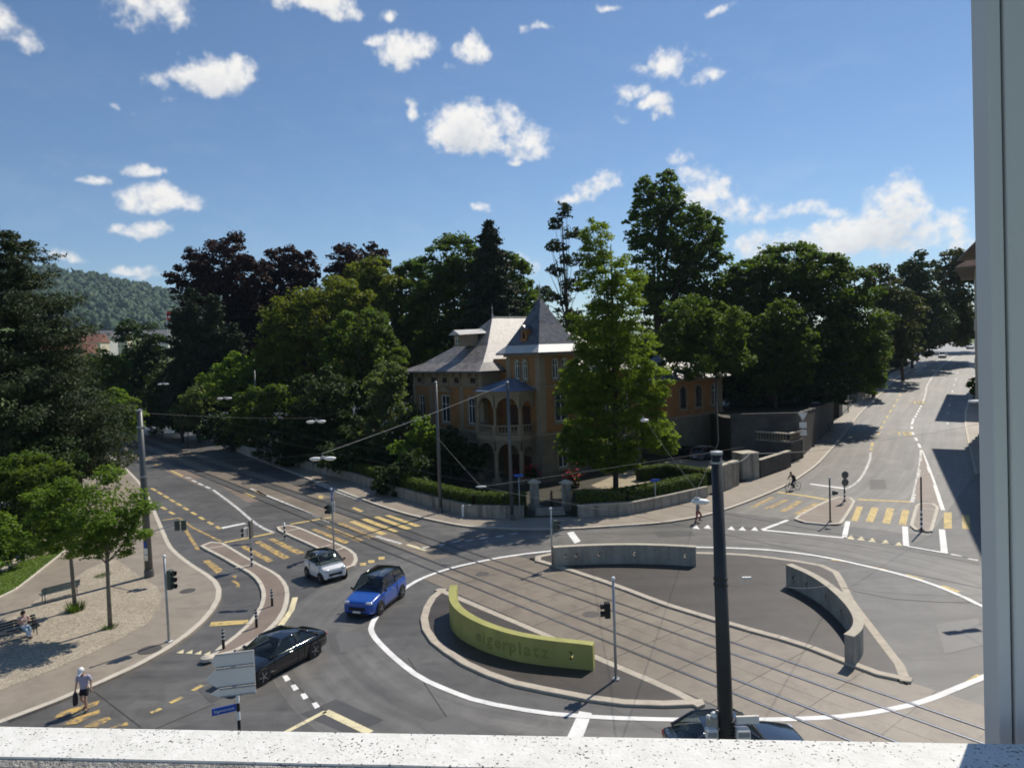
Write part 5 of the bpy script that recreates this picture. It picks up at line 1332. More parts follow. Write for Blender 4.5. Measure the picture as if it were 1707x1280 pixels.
def tuft(p, label, r=.45, h=.55, n=260):
    root = thing('grass_tuft', (p.x, p.y, .125), label, 'grass')
    a = NPR.uniform(0, 2*np.pi, n); rr = r*NPR.random(n)**.6; b = np.stack([rr*np.cos(a), rr*np.sin(a), np.zeros(n)], 1)
    t = b+np.stack([np.cos(a)*.18, np.sin(a)*.18, h*NPR.uniform(.6, 1.1, n)], 1); s = np.stack([-np.sin(a), np.cos(a), 0*a], 1)*.018
    V_ = np.stack([b-s, b+s, t], 1).reshape(-1, 3)
    tag(link('blades', np_mesh('blades', V_, np.arange(3*n).reshape(-1, 3), 3), 'leaf_mid', root), kind='stuff')
tuft(b2, 'thick grass tuft round the left plaza tree trunk')
tuft(b1, 'thin grass round the plaza tree trunk nearer the signal pole', .3, .16, 120)
tuft(GP(172,963), 'thin grass patch at the far edge of the gravel', .4, .12, 140)
def build_lawn():
    P0 = G2([(116,915),(27,986),(-10,1004),(-60,1020),(-60,960),(0,950),(62,932)]); n = 14000
    x = NPR.uniform(min(p.x for p in P0), max(p.x for p in P0), n); y = NPR.uniform(min(p.y for p in P0), max(p.y for p in P0), n)
    ok = np.zeros(n, bool)
    for i in range(len(P0)):
        a, b = P0[i], P0[i-1]; cr = ((a.y > y) != (b.y > y)) & (x < (b.x-a.x)*(y-a.y)/(b.y-a.y+1e-9)+a.x); ok ^= cr
    x, y = x[ok], y[ok]; n = len(x); a = NPR.uniform(0, 6.28, n); b = np.stack([x, y, np.full(n, .16)], 1)
    t = b+np.stack([np.cos(a)*.04, np.sin(a)*.04, NPR.uniform(.05, .12, n)], 1); s = np.stack([-np.sin(a), np.cos(a), 0*a], 1)*.02
    tag(link('grass', np_mesh('grass', np.stack([b-s, b+s, t], 1).reshape(-1, 3), np.arange(3*n).reshape(-1, 3), 3), 'leaf_bright'), 'short green lawn grass beside the plaza stairs', 'grass', kind='stuff')
build_lawn()
print('LEAVES', LEAVES)

# ------------------------------------------------------------------ window sill and frame we look out of
SZ = CAM_H-.34
def ray_plane(u, v, z):
    d = _fw+_cx*((u-853.5)/FOC)-_cy*((v-640)/FOC); return Vector((0, 0, CAM_H))+d*((z-CAM_H)/d.z)
sA, sB = ray_plane(0, 1210, SZ), ray_plane(1640, 1238.5, SZ)
se = (sB-sA); se.z = 0; se.normalize(); so = Vector((-se.y, se.x, 0))          # along and outwards
sn = ray_plane(300, 1268, SZ); sdep = (sn-sA).dot(so)                          # (negative) depth of the top face
def sillmat():
    m, nt, b = _nt('sill_paint')
    n = _noise(nt, 330, 3, .6); big = _noise(nt, 26, 4, .6)
    pits = _math(nt, 'SUBTRACT', _math(nt, 'ADD', n, .072), _math(nt, 'MULTIPLY', big, .34))
    f = _ramp_f(nt, pits, .275, .245)
    g2 = _ramp_f(nt, _noise(nt, 9, 5, .7), .62, .72)
    c = _ramp(nt, _noise(nt, 60, 4), [(.3, (.66, .65, .60)), (.7, (.76, .75, .71))])
    c = _mixc(nt, _math(nt, 'MULTIPLY', g2, .35), c, (.50, .44, .37))
    c = _mixc(nt, f, c, (.13, .12, .105)); nt.links.new(c, b.inputs['Base Color']); b.inputs['Roughness'].default_value = .75
    bp = nt.nodes.new('ShaderNodeBump'); bp.inputs['Strength'].default_value = .5; bp.inputs['Distance'].default_value = .002
    nt.links.new(_math(nt, 'SUBTRACT', _noise(nt, 160, 4), _math(nt, 'MULTIPLY', f, 1.5)), bp.inputs['Height']); nt.links.new(bp.outputs[0], b.inputs['Normal'])
    MATS['sill_paint'] = m
sillmat(); mat('sill_edge', (.56, .535, .49), .9, .35, 60, 1.0, 300); mat('inner_sill', (.52, .50, .46), .7, .12, 20, .3, 200)
sill = thing('window_sill', tuple(sA+so*sdep*.5-se*.0), 'white painted window sill with pitted dark specks along the bottom', 'window sill')
def sprof(prof, a0, a1, nm, m):
    """extrude a profile (outwards, height) along the sill"""
    mb = MB(); n = len(prof)
    steps = 60
    for i in range(steps+1):
        a = a0+(a1-a0)*i/steps; j = random.uniform(-.0006, .0006)
        mb.v += [sA+se*a+so*(o_+(j if k in (1,) else 0))+Vector((0, 0, z_)) for k, (o_, z_) in enumerate(prof)]
    for i in range(steps):
        for k in range(n): mb.f.append((i*n+k, i*n+(k+1) % n, (i+1)*n+(k+1) % n, (i+1)*n+k))
    mb.f += [tuple(reversed(range(n))), tuple(range(steps*n, steps*n+n))]
    return mb.build(nm, m, sill, world=True)
sprof([(-.0005, 0), (sdep+.001, 0), (sdep+.001, -.06), (0, -.06)], -.8, 2.2, 'sill_top', 'sill_paint')
sprof([(sdep-.0005, -.002), (sdep-.006, -.005), (sdep-.009, -.009), (sdep-.009, -.06), (sdep-.0005, -.06)], -.8, 2.2, 'chipped_edge', 'sill_edge')
sprof([(sdep-.0095, -.011), (sdep-.25, -.012), (sdep-.25, -.06), (sdep-.0095, -.06)], -.8, 2.2, 'inner_ledge', 'inner_sill')
mat('frame_grey', (.62, .63, .62), .5, .04, 3); mat('frame_dark', (.20, .215, .22), .55, .05, 3)
fr = thing('window_frame', tuple(sB+so*.07), 'grey metal window frame post at the right edge', 'window frame')
OFF = .05
def on_plane(u, v, off):
    """where the sight line meets the upright plane off outside the sill edge; distance along the sill"""
    d = _fw+_cx*((u-853.5)/FOC)-_cy*((v-640)/FOC); o0 = Vector((0, 0, CAM_H)); base = sA+so*off
    t = (base-o0).dot(so)/d.dot(so); return (o0+d*t-sA).dot(se)
def on_u(u, off): return on_plane(u, 1100, off)
x1 = on_u(1664, OFF); D = .001
while D < .2 and on_u(1638, OFF+D) < x1: D += .0005                            # depth of the post from the two edges of its side
x2, x3 = on_u(1686.5, OFF), on_u(1690, OFF)
def fpost(a, b, o0, o1, nm, m, bev=.0015):
    q = [sA+se*a+so*o0, sA+se*b+so*o0, sA+se*b+so*o1, sA+se*a+so*o1]
    mb = MB().prism([p.xy for p in q], CAM_H-1.2, CAM_H+1.3)
    for v_ in mb.v: v_ -= se*(v_.z-CAM_H+.30)*.013                              # the post leans a little
    mb.build(nm, m, fr, world=True, bevel=bev, seg=2)
fpost(x1, x2, OFF, OFF+D, 'outer_profile', 'frame_grey')
fpost(x2+.0003, x3, OFF+.012, OFF+D, 'gasket', 'black_plastic', 0); fpost(x3+.0003, x3+.12, OFF-.002, OFF+D, 'casement_profile', 'frame_grey')

# ------------------------------------------------------------------ poles, signals, signs
def pole(r, h, r0, r1, m='galvanised', nm='pole', n=12, x=0, y=0):
    return MB().tube([(x, y, -.1), (x, y, h*.5), (x, y, h)], [r0, (r0+r1)/2, r1], n).build(nm, m, r, smooth=True)
def bands(r, z0, cnt, rad, hgt=.16, nm='band'):
    for k in range(cnt): MB().lathe([(rad, 0), (rad, hgt)], (0, 0, z0+k*hgt), 12).build(nm, 'black_plastic' if k % 2 == 0 else 'sign_white', r)
def lantern(r, x, y, z, rz, lamps=3, m='signal_green', nm='signal_head', s=1.0):
    e = empty(nm, (x, y, z), rz); e.parent = r
    h = .3*lamps*s
    MB().box((0, 0, h/2), (.22*s, .28*s, h)).build('housing', m, e, bevel=.02)
    for k in range(lamps):
        zc = h-(k+.5)*h/lamps
        MB().lathe([(.10*s, .0), (.115*s, .16*s), (.105*s, .16*s), (.09*s, .02)], (.11*s, 0, zc), 12, 'X').build('visor', 'black_plastic', e)
        MB().lathe([(.09*s, 0), (.07*s, .02), (.01, .03)], (.112*s, 0, zc), 12, 'X').build('lens', 'black_plastic', e)
    return e
def signal(px, vt, label, rz, heads=((.0, 3),), r0=.06, m='galvanised', z=0.0, cap=True, band=0, scale=1.0, name='traffic_signal', hm='signal_green', hz=None):
    p = GP(*px); h = top_at(p, vt)-z
    r = thing(name, (p.x, p.y, p.z+z), label, 'traffic signal' if 'signal' in name else 'pole', rz)
    pole(r, h, r0, r0*.85, m)
    if cap: MB().ball((0, 0, h+.02), .085).build('cap', 'sign_white', r, smooth=True)
    MB().box((0, 0, .02), (.26, .26, .05)).build('base_plate', m, r, bevel=.01)
    for a, n in heads: lantern(r, .26*math.cos(a), .26*math.sin(a), (hz or h*.62), a, n, s=scale, m=hm)
    if band: bands(r, .02, band, r0+.012)
    return r, h
# tall grey poles
def mast(px, vt, label, r0, r1, m='pole_grey', z=.1):
    p = GP(*px); h = top_at(p, vt); r = thing('mast', (p.x, p.y, p.z), label, 'pole'); pole(r, h, r0, r1, m, 'shaft', 16)
    MB().lathe([(r0*1.15, 0), (r0*1.15, .5), (r0*1.02, .55)], (0, 0, .02), 16).build('foot', m, r, smooth=False)
    MB().lathe([(r1*1.05, 0), (r1*1.05, .06), (.02, .12)], (0, 0, h), 16).build('cap', 'galvanised', r)
    return r, h, p
ml, hml, pml = mast((249,964), 685, 'tall grey overhead line mast with posters at its foot on the left pavement', .24, .15)
for z, m, w in ((1.55, 'sign_white', .42), (1.95, 'sign_blue', .34), (1.15, 'pale_grey_sign', .4)):
    n = 7; rr = .215; a0, a1 = -2.2, -2.2+w*2.6
    mb = MB()
    for k in range(n+1):
        a = a0+(a1-a0)*k/n; mb.v += [Vector((rr*math.cos(a)*1.06, rr*math.sin(a)*1.06, z)), Vector((rr*math.cos(a)*1.06, rr*math.sin(a)*1.06, z+.36))]
    mb.f = [(2*k, 2*k+2, 2*k+3, 2*k+1) for k in range(n)]; mb.build('poster', m, ml)
for z in (hml-1.0, hml-4.0): MB().lathe([(.22, 0), (.22, .07)], (0, 0, z), 16).build('clamp', 'galvanised', ml)
zb = top_at(pml, 888); q = AT(300, 874, pml.y-.6)
MB().tube([(0, 0, zb), (q.x-pml.x-.2, q.y-pml.y, q.z-pml.z)], .03, 8).build('bracket_arm', 'galvanised', ml)
for dx in (-.18, .22): lantern(ml, q.x-pml.x+dx, q.y-pml.y, q.z-pml.z-.35, R_(120), 2)
# near dark mast
pb = Vector((AT(1213, 1240, 17.0).x, 17.0, 0)); hb = top_at(pb, 757)
mr = thing('mast', tuple(pb), 'thick dark mast standing close in front, right of centre', 'pole')
MB().tube([(0, 0, 0), (-.05, 0, hb*.45), (-.12, 0, hb)], [.20, .18, .125], 24).build('shaft', 'pole_dark', mr, smooth=True)
MB().lathe([(.135, 0), (.145, .02), (.145, .07), (.02, .09)], (-.12, 0, hb), 20).build('cap', 'galvanised', mr)
for v in (772, 965, 975):
    z = top_at(pb, v); MB().lathe([(.175 if v > 800 else .14, 0), (.175 if v > 800 else .14, .05)], (-.12*z/hb, 0, z), 20).build('clamp', 'galvanised' if v < 800 else 'pole_dark', mr)
for k in range(9): MB().lathe([(.19, 0), (.195, .02), (.19, .04)], (0, 0, top_at(pb, 1200)-.085*k), 20).build('ring', 'pole_dark', mr)
def local(u, v, y): return AT(u, v, y)-pb
sg_ = empty('signal_head', tuple(local(1187, 1202, 17.0)), R_(90)); sg_.parent = mr
MB().box((0, 0, -.25), (.2, .26, .75)).build('housing', 'pale_and_sunlit_concrete', sg_, bevel=.03)
MB().ball((0, -.05, .16), .085).ball((0, .09, .12), .06).build('lamp_cap', 'white_plastic', sg_, smooth=True)
c = local(1246, 1199, 16.95); MB().box(tuple(c), (.56, .06, .19)).build('sign_board', 'pale_grey_sign', mr, bevel=.008)
for u, w in ((1186, .28), (1238, .34)):
    c = local(u, 1222, 16.85); MB().box(tuple(c), (w, .22, .26)).build('control_box', 'pale_grey_sign', mr, bevel=.03)
    MB().box((c.x, c.y-.115, c.z+.02), (w*.8, .02, .12)).build('box_panel', 'galvanised', mr)
MB().obox(tuple(local(1184, 1215, 16.95)), tuple(local(1245, 1212, 16.95)), .05, .05).build('cross_arm', 'galvanised', mr)
# other masts
pa, ha, ppa = mast((735,856), 638, 'grey overhead line mast on the pavement left of the villa gate', .16, .11)
pbm, hbm, ppb = mast((854,869), 638, 'grey overhead line mast next to the villa gate pillar', .15, .11)
p_c = AT(1196, 740, 84); p_c.z = zg(p_c.x, p_c.y); mc_ = thing('mast', tuple(p_c), 'grey overhead line mast in front of the terrace', 'pole'); hc = top_at(p_c, 612); pole(mc_, hc, .17, .12, 'pole_grey', 'shaft', 14); MB().lathe([(.14, 0), (.14, .1)], (0, 0, hc), 12).build('cap', 'galvanised', mc_); MB().obox((0, 0, hc-.3), (.8, 0, hc-.3), .07, .07).build('cross_arm', 'galvanised', mc_)
p_d, hd, ppd = mast((297,693), 600, 'slim grey mast far down the tram street', .15, .10)
pg = GP(1414,688); r = thing('mast', tuple(pg), 'thin mast beside the gate pier up the hill street', 'pole'); pole(r, top_at(pg, 645), .1, .08, 'galvanised', 'shaft')
pg = GP(419,765); r = thing('mast', (pg.x+1, pg.y, 0), 'slim mast among the bushes above the tram street wall', 'pole'); pole(r, top_at(pg, 618), .13, .09, 'pole_grey', 'shaft')
# signals on the square
signal((282,1073), 928, 'signal pole with green lantern beside the round manhole on the left pavement', R_(-20), ((R_(10), 3),), z=.12, hm='signal_green')
s3, h3 = signal((1027,1136), 965, 'slim signal pole with black lantern beside the lime green wall', R_(160), ((R_(20), 2),), z=.1, hm='black_plastic')
signal((921,945), 848, 'signal pole with white lamps at the left end of the long concrete wall', R_(10), ((R_(5), 2),), z=.1)
s4, h4 = signal((557,921), 816, 'signal pole with two blue signs on the narrow island', R_(200), ((R_(30), 2),), z=.12)
MB().box((.0, .32, h4-.12), (.04, .62, .42)).build('blue_sign', 'sign_blue', s4, bevel=.01); MB().box((.0, .22, h4-.58), (.04, .42, .34)).build('blue_sign', 'sign_blue', s4, bevel=.01); MB().box((-.18, -.1, h4-1.2), (.05, .2, .7)).build('back_board', 'sign_white', s4, bevel=.01)
s5, h5 = signal((420,946), 866, 'banded signal pole with grey box at the crossing island tip', R_(180), ((R_(0), 2),), z=.12, band=7, cap=False, hm='pale_grey_sign')
MB().box((-.05, 0, h5-.6), (.12, .5, 1.1)).build('sign_back', 'pole_grey', s5, bevel=.02)
signal((1384,872), 797, 'dark signal pole on the crossing island of the hill street', R_(-30), ((R_(0), 1),), z=.12, m='signal_green')
s8, h8 = signal((1536,886), 795, 'dark banded pole on the splitter island', R_(-90), (), z=.12, band=8, cap=False, name='banded_pole', m='black_plastic'); s8['category'] = 'pole'
s7, h7 = signal((1408,838), 786, 'short pole carrying two round traffic signs seen from behind', R_(-80), (), z=.12, band=5, cap=False, name='sign_post', m='pole_grey')
s7['category'] = 'road sign'
for z in (h7-.25, h7-.85): MB().lathe([(.3, -.02), (.3, .02)], (.1, 0, z), 20, 'X').build('sign_disc', 'pole_grey', s7)
# banded bollards on the long island
for (u, v), vt, lab in (((454,1013),988,'farthest'), ((428,1049),1020,'second'), ((373,1085),1062,'third')):
    p = GP(u, v); b = thing('bollard', (p.x, p.y, .11), 'black bollard with white bands on the long island, %s' % {'farthest': 'nearest to the white car', 'second': 'middle of the three', 'third': 'next to the pointed tip'}[lab], 'bollard', group='banded bollards')
    MB().tube([(0, 0, 0), (0, 0, .85)], .065, 12).build('post', 'black_plastic', b, smooth=True); MB().ball((0, 0, .85), (.065, .065, .04)).build('top', 'black_plastic', b, smooth=True)
    for z in (.45, .62, .78): MB().lathe([(.068, 0), (.068, .055)], (0, 0, z), 12).build('white_band', 'sign_white', b)
p = GP(475,900); b = thing('bollard', (p.x, p.y, .1), 'black and white banded post at the far tip of the narrow island', 'bollard'); pole(b, 1.15, .07, .07, 'sign_white', 'post')
for z in (.1, .42, .74): MB().lathe([(.074, 0), (.074, .16)], (0, 0, z), 12).build('black_band', 'black_plastic', b)
p = GP(346,1103); b = thing('island_marker', (p.x, p.y, .1), 'low pale marker block at the tip of the long island', 'marker'); MB().lathe([(.3, 0), (.28, .12), (.12, .2)], (0, 0, 0), 14).build('block', 'pale_kerb', b); 
# direction sign seen from behind, with blue street name plate
p = AT(399, 1215, 24.0); p.z = 0; hs = top_at(p, 1083)
sgn = thing('direction_sign', tuple(p), 'grey back of three stacked arrow signs on a post in the foreground', 'road sign', R_(0))
pole(sgn, hs, .05, .05, 'pole_grey')
def lz(v): return top_at(p, v)
yv = R_(12)
for i, (v0, v1, xl, tip) in enumerate(((1085, 1108, -.62, -.78), (1109, 1141, -.62, -1.0), (1142, 1157, -.55, -.85))):
    z1, z0 = lz(v0), lz(v1); zm = (z0+z1)/2; xr = .62
    pl = [(xr, z0), (xr, z1), (xl, z1), (tip, zm), (xl, z0)]; mb = MB(); n = len(pl)
    R = Matrix.Rotation(yv, 3, 'Z')
    mb.v = [R @ Vector((a, -.06, z)) for a, z in pl]+[R @ Vector((a, -.08, z)) for a, z in pl]; mb.f = [tuple(range(n)), tuple(range(2*n-1, n-1, -1))]+[(k, k+n, (k+1) % n+n, (k+1) % n) for k in range(n)]
    mb.build('sign_panel', 'pale_grey_sign', sgn)
    for z in (z0+.03, z1-.03): MB().obox(R @ Vector((xl, -.1, z)), R @ Vector((xr, -.1, z)), .03, .03).build('rail', 'galvanised', sgn)
zc = lz(1176); R2 = Matrix.Rotation(R_(25), 3, 'Z')
mb = MB(); a, b = R2 @ Vector((-.82, -.02, zc-.13)), R2 @ Vector((-.05, -.02, zc+.08)); mb.obox(R2 @ Vector((-.84, -.02, zc-.02)), R2 @ Vector((-.06, -.02, zc-.02)), .03, .24)
pt = mb.build('street_name_plate', 'sign_blue', sgn); pt['label'] = 'blue street name plate'
me = text_mesh('Eigerstrasse', .135, .002); tx = link('lettering', me, 'sign_white', pt)
tx.matrix_local = R2.to_4x4() @ Matrix.Translation((-.45, -.038, zc-.02)) @ Matrix.Rotation(R_(90), 4, 'X')
bands(sgn, .35, 4, .056, .3)
# blue signs by the villa wall
for (u, v), vt, sx, lab in (((1093,850),798,.75,'blue street sign on a thin post right of the villa gate'), ((867,868),790,.7,'blue sign on a post left of the villa gate')):
    p = GP(u, v); h = top_at(p, vt); r = thing('street_sign', tuple(p), lab, 'road sign'); pole(r, h, .035, .035); MB().box((0, -.05, h-.1), (sx, .03, .2), R_(12)).build('plate', 'sign_blue', r, bevel=.01)
p = GP(772,863); r = thing('hydrant', (p.x, p.y, .1), 'small white hydrant post at the garden wall', 'hydrant'); MB().lathe([(.1, 0), (.09, .1), (.09, .75), (.12, .8), (.05, .95)], (0, 0, 0), 12).build('post', 'white_plastic', r)
# yield and plates on the terrace corner
tc = Vector((TC.x, TC.y, 0)); r = thing('sign_cluster', (TC.x+.1, TC.y-.3, zg(*TC)), 'white yield sign above two white plates on the terrace corner', 'road sign', R_(-15))
hz_ = top_at(Vector((TC.x, TC.y-.3, 0)), 690); pole(r, hz_, .035, .035)
MB().add([(-.5, -.05, hz_), (.5, -.05, hz_), (0, -.05, hz_-.85), (-.5, -.02, hz_), (.5, -.02, hz_), (0, -.02, hz_-.85)], [(2, 1, 0), (3, 4, 5), (0, 1, 4, 3), (1, 2, 5, 4), (2, 0, 3, 5)]).build('yield_plate', 'sign_white', r)
for k in (0, 1): MB().box((0, -.04, hz_-1.35-.85*k), (.75, .03, .6)).build('plate', 'sign_white', r, bevel=.01)

# ------------------------------------------------------------------ overhead wires and hanging lamps
def wire(label, pts, r=.010, m='wire', sag=.15, cat='wire'):
    P = [Vector(p) for p in pts]; out = []
    for a, b in zip(P, P[1:]):
        for k in range(8):
            t = k/8; q = a.lerp(b, t); q.z -= sag*4*t*(1-t); out.append(q)
    out.append(P[-1])
    o = MB().tube(out, r, 6).build('overhead_wire', m, org=tuple(P[0])); return tag(o, label, cat, 'overhead wires')
ml_top = Vector((pml.x, pml.y, hml-.1)); a_top = Vector((ppa.x, ppa.y, ha-.05)); b_top = Vector((ppb.x, ppb.y, hbm-.05)); c_top = Vector((p_c.x, p_c.y, p_c.z+hc-.1)); r_top = Vector((pb.x, pb.y, hb-.15)); d_top = Vector((ppd.x, ppd.y, hd-.1)); r_mid = Vector((pb.x, pb.y, top_at(pb, 967)))
def lamp(label, u, v, y, pair=True, rz=0.0, s=1.0, hang=.35):
    p = AT(u, v, y); r = thing('hanging_lamp', tuple(p), label, 'street lamp', rz, 'lamps hung over the street')
    MB().box((0, 0, .12*s), (.22*s, .22*s, .16*s)).build('holder', 'galvanised', r, bevel=.02); MB().tube([(0, 0, .2*s), (0, 0, hang)], .02, 6).build('hanger', 'galvanised', r)
    for d in ((-1, 1) if pair else (1,)):
        x = .42*s*d if pair else .12
        MB().ball((x, 0, .06*s), (.36*s, .19*s, .11*s), 14, 8).build('lamp_hood', 'white_plastic', r, smooth=True)
        MB().ball((x, 0, .0), (.28*s, .15*s, .07*s), 12, 6).build('lamp_glass', 'pale_grey_sign', r, smooth=True)
    return p+Vector((0, 0, hang))
l1 = lamp('nearest pair of white lamps hung over the tram street crossing', 538, 766, 41)
l2 = lamp('second pair of white lamps hung over the tram street', 527, 704, 55)
l3 = lamp('pair of white lamps hung over the middle of the tram street', 374, 665, 72)
l4 = lamp('small pair of white lamps far down the tram street', 272, 641, 96)
l5 = lamp('smallest white lamps hung at the end of the tram street', 184, 624, 120)
l6 = lamp('single white lamp hung in front of the right garden wall', 1162, 838, 27, False, R_(-20), 1.0, .5)
l7 = lamp('single white lamp hung before the bright garden tree', 1072, 702, 48, False, R_(20), .9, .4)
wire('wire from the left mast to the second pair of lamps', [ml_top, l2]); wire('wire from the second pair of lamps to the mast by the wall', [l2, a_top])
wire('wire from the left mast to the nearest pair of lamps', [ml_top-Vector((0, 0, 3)), l1]); wire('bright cable from the nearest lamps to the mast beside the gate', [l1, b_top], .016, 'cable', .1)
wire('wire holding the middle lamps over the tram street', [AT(140, 680, 70), l3, AT(600, 640, 78)]); wire('wire holding the small far lamps', [AT(100, 640, 96), l4, d_top]); wire('wire holding the smallest far lamps', [AT(60, 630, 118), l5, AT(300, 615, 122)])
jn = AT(802, 811, 46)
for lab, q in (('thin wire from the wall mast to the wire joint above the gate', Vector((ppa.x, ppa.y, 6.2))), ('thin wire from the joint towards the long concrete wall', AT(1010, 850, 40)), ('thin wire from the joint up towards the right lamp', AT(1240, 745, 60))):
    wire(lab, [jn, q], .009, 'cable', .05)
J_ = thing('wire_joint', tuple(jn), 'pale insulator where thin wires meet above the garden wall', 'insulator'); MB().ball((0, 0, 0), (.35, .08, .07), 10, 6).build('insulator', 'white_plastic', J_, smooth=True)
wire('wire from the right lamp up to the terrace mast', [l6, AT(1198, 735, 60), c_top-Vector((0, 0, 2))], .010); wire('wire from the right lamp up to the lamp before the garden tree', [l6, l7], .010)
wire('upper wire from the terrace mast along the hill street', [c_top, AT(1330, 640, 105), AT(1420, 648, 130)], .02); wire('lower wire from the terrace mast to the hill street', [c_top-Vector((0, 0, 4.2)), AT(1300, 672, 95), AT(1440, 645, 130)], .02)
wire('wire from the dark mast across to the hill street', [r_top, AT(1250, 756, 20), AT(1440, 737, 40), AT(1660, 700, 60)], .009, 'cable'); wire('low wire from the dark mast to the hooked wall side', [r_mid, AT(1245, 963, 17.5), AT(1380, 976, 20), AT(1660, 990, 25)], .005, 'cable')
q = AT(1245, 963, 17.5); r = thing('wire_insulator', tuple(q), 'small pale insulator on the low wire beside the dark mast', 'insulator'); MB().tube([(-.12, 0, 0), (.1, 0, 0)], [.035, .03], 8).build('rod', 'white_plastic', r)
for lab, n in (('contact wire above the nearer tram track', 22.8), ('contact wire above the farther tram track', 25.7)):
    wire(lab, [(*TP(-130, n), 5.9), (*TP(-95, n), 5.8), (*TP(-60, n), 5.8), (*TP(-30, n), 5.8), (*TP(0, n), 5.8)], .006, 'wire', .02)
# a lamp pair hidden by the frame throws the double shadow near the right edge
sp = GP(1604, 1053); kx = 9.6/SUN_DIR.z; hp = Vector((sp.x+SUN_DIR.x*kx, sp.y+SUN_DIR.y*kx, 9.6))
r = thing('hanging_lamp', tuple(hp), 'pair of white lamps over the roundabout just behind the window frame', 'street lamp', R_(10), 'lamps hung over the street')
for d in (-1, 1): MB().box((.5*d, 0, 0), (.75, .38, .12)).build('lamp_hood', 'white_plastic', r, bevel=.04)
MB().box((0, 0, .05), (.3, .2, .15)).build('holder', 'galvanised', r)
wire('wire holding the lamps behind the window frame', [hp+Vector((-0.2, -6, .6)), hp+Vector((0, 0, .1)), hp+Vector((8, 5, 1))], .01)
# flag
fp = AT(279, 560, 200); fz = AT(279, 519, 200).z; g0 = zg(fp.x, fp.y)
fl = thing('flag_pole', (fp.x, fp.y, g0), 'red flag with white cross above the trees on the left', 'flag'); MB().tube([(0, 0, 0), (0, 0, fz-g0+.4)], .08, 8).build('pole', 'white_plastic', fl)
mb = MB(); n = 8; ht = 2.6
for i in range(n+1):
    x = .1+2.6*i/n; yy = .25*math.sin(i*.9); zz = fz-g0-.12*i*.4; mb.v += [Vector((x, yy, zz)), Vector((x, yy, zz-ht))]
mb.f = [(2*i, 2*i+1, 2*i+3, 2*i+2) for i in range(n)]; f_ = mb.build('flag', 'red_paint', fl, smooth=True)
MB().box((1.4, -.32, fz-g0-1.55), (1.5, .04, .5)).box((1.4, -.345, fz-g0-1.55), (.5, .04, 1.5)).build('cross', 'sign_white', f_)

# ------------------------------------------------------------------ stairs and benches on the left
sa = GP(45, 928); sb = GP(10, 962)
stt = thing('stairs', (sa.x, sa.y, .1), 'broad pale stone steps with dark risers at the left edge', 'stairs', R_(0))
dirn = (sb-sa); dirn.z = 0
for k in range(6):
    c = sa+Vector((-.55*k-.3, -1.25-.0*k, 0)); a = GP(47-7.5*k, 929+6.5*k); b = a+Vector((-3.2, .9, 0))
    z = .16+.13*k*.6
    mb = MB(); mb.obox((a.x, a.y, z), (b.x, b.y, z), .42, .1); mb.build('tread', 'pale_and_sunlit_concrete', stt, world=True, bevel=.015)
    mb = MB(); mb.obox((a.x, a.y+.02, z-.12), (b.x, b.y+.02, z-.12), .36, .13); mb.build('riser', 'dark_wall', stt, world=True)
def bench(label, p, rz, m):
    r = thing('bench', (p.x, p.y, .125), label, 'bench', rz)
    for k in range(4): MB().box((.10+.115*k-.25, 0, .44), (.095, 1.9, .035)).build('seat_slat', m, r, bevel=.008)
    for k in range(3): MB().box((-.29-.05*k, 0, .58+.12*k), (.03, 1.9, .095)).build('back_slat', m, r, bevel=.008)
    for y in (-.8, .8):
        MB().tube([(.18, y, 0), (.16, y, .42)], .022, 8).build('leg', 'bench_dark', r); MB().tube([(-.24, y, 0), (-.24, y, .42), (-.40, y, .88)], .022, 8).build('leg', 'bench_dark', r)
        MB().tube([(.2, y, .42), (.2, y, .64), (-.3, y, .66)], .018, 8).build('armrest', 'bench_dark', r)
    return r
pbench = GP(28, 1070); bench_rz = R_(-38)
bench('dark bench on the gravel with a person sitting on it', pbench, bench_rz, 'bench_dark')
pbe2 = GP(100, 1000); bench('empty blue grey bench behind the plaza tree', pbe2, R_(142), 'bench_green')

# ------------------------------------------------------------------ cars
mat('paint_blue', (.012, .075, .36), .32, .05, 1, coat=.8); mat('paint_black', (.006, .007, .010), .10, .1, 1, coat=1.0); mat('paint_white', (.74, .75, .75), .3, .02, 1, coat=.6)
mat('paint_navy', (.02, .028, .042), .10, .1, 1, coat=1.0); mat('paint_grey', (.12, .13, .14), .3, .1, 1, coat=.7); mat('trim_black', (.012, .012, .013), .5, .1); mat('lamp_clear', (.62, .64, .66), .12, .1, metal=.4); mat('lamp_red', (.42, .012, .012), .2, .1); mat('plate_white', (.75, .75, .72), .5, .05)
mat('chrome', (.55, .56, .58), .15, .05, metal=.9)
def carglass():
    m, nt, b = _nt('car_glass')
    b.inputs['Base Color'].default_value = (.012, .016, .018, 1); b.inputs['Roughness'].default_value = .03; b.inputs['Specular IOR Level'].default_value = .9
    t = nt.nodes.new('ShaderNodeBsdfTransparent'); t.inputs[0].default_value = (.62, .70, .68, 1)
    n = _noise(nt, 2.0, 2); mx = nt.nodes.new('ShaderNodeMixShader'); nt.links.new(_ramp_f(nt, n, -.6, 1.5), mx.inputs[0])
    nt.links.new(b.outputs[0], mx.inputs[2]); nt.links.new(t.outputs[0], mx.inputs[1]); nt.links.new(mx.outputs[0], nt.nodes['Material Output'].inputs['Surface']); MATS['car_glass'] = m
carglass(); mat('seat_cloth', (.05, .048, .045), .9, .2)
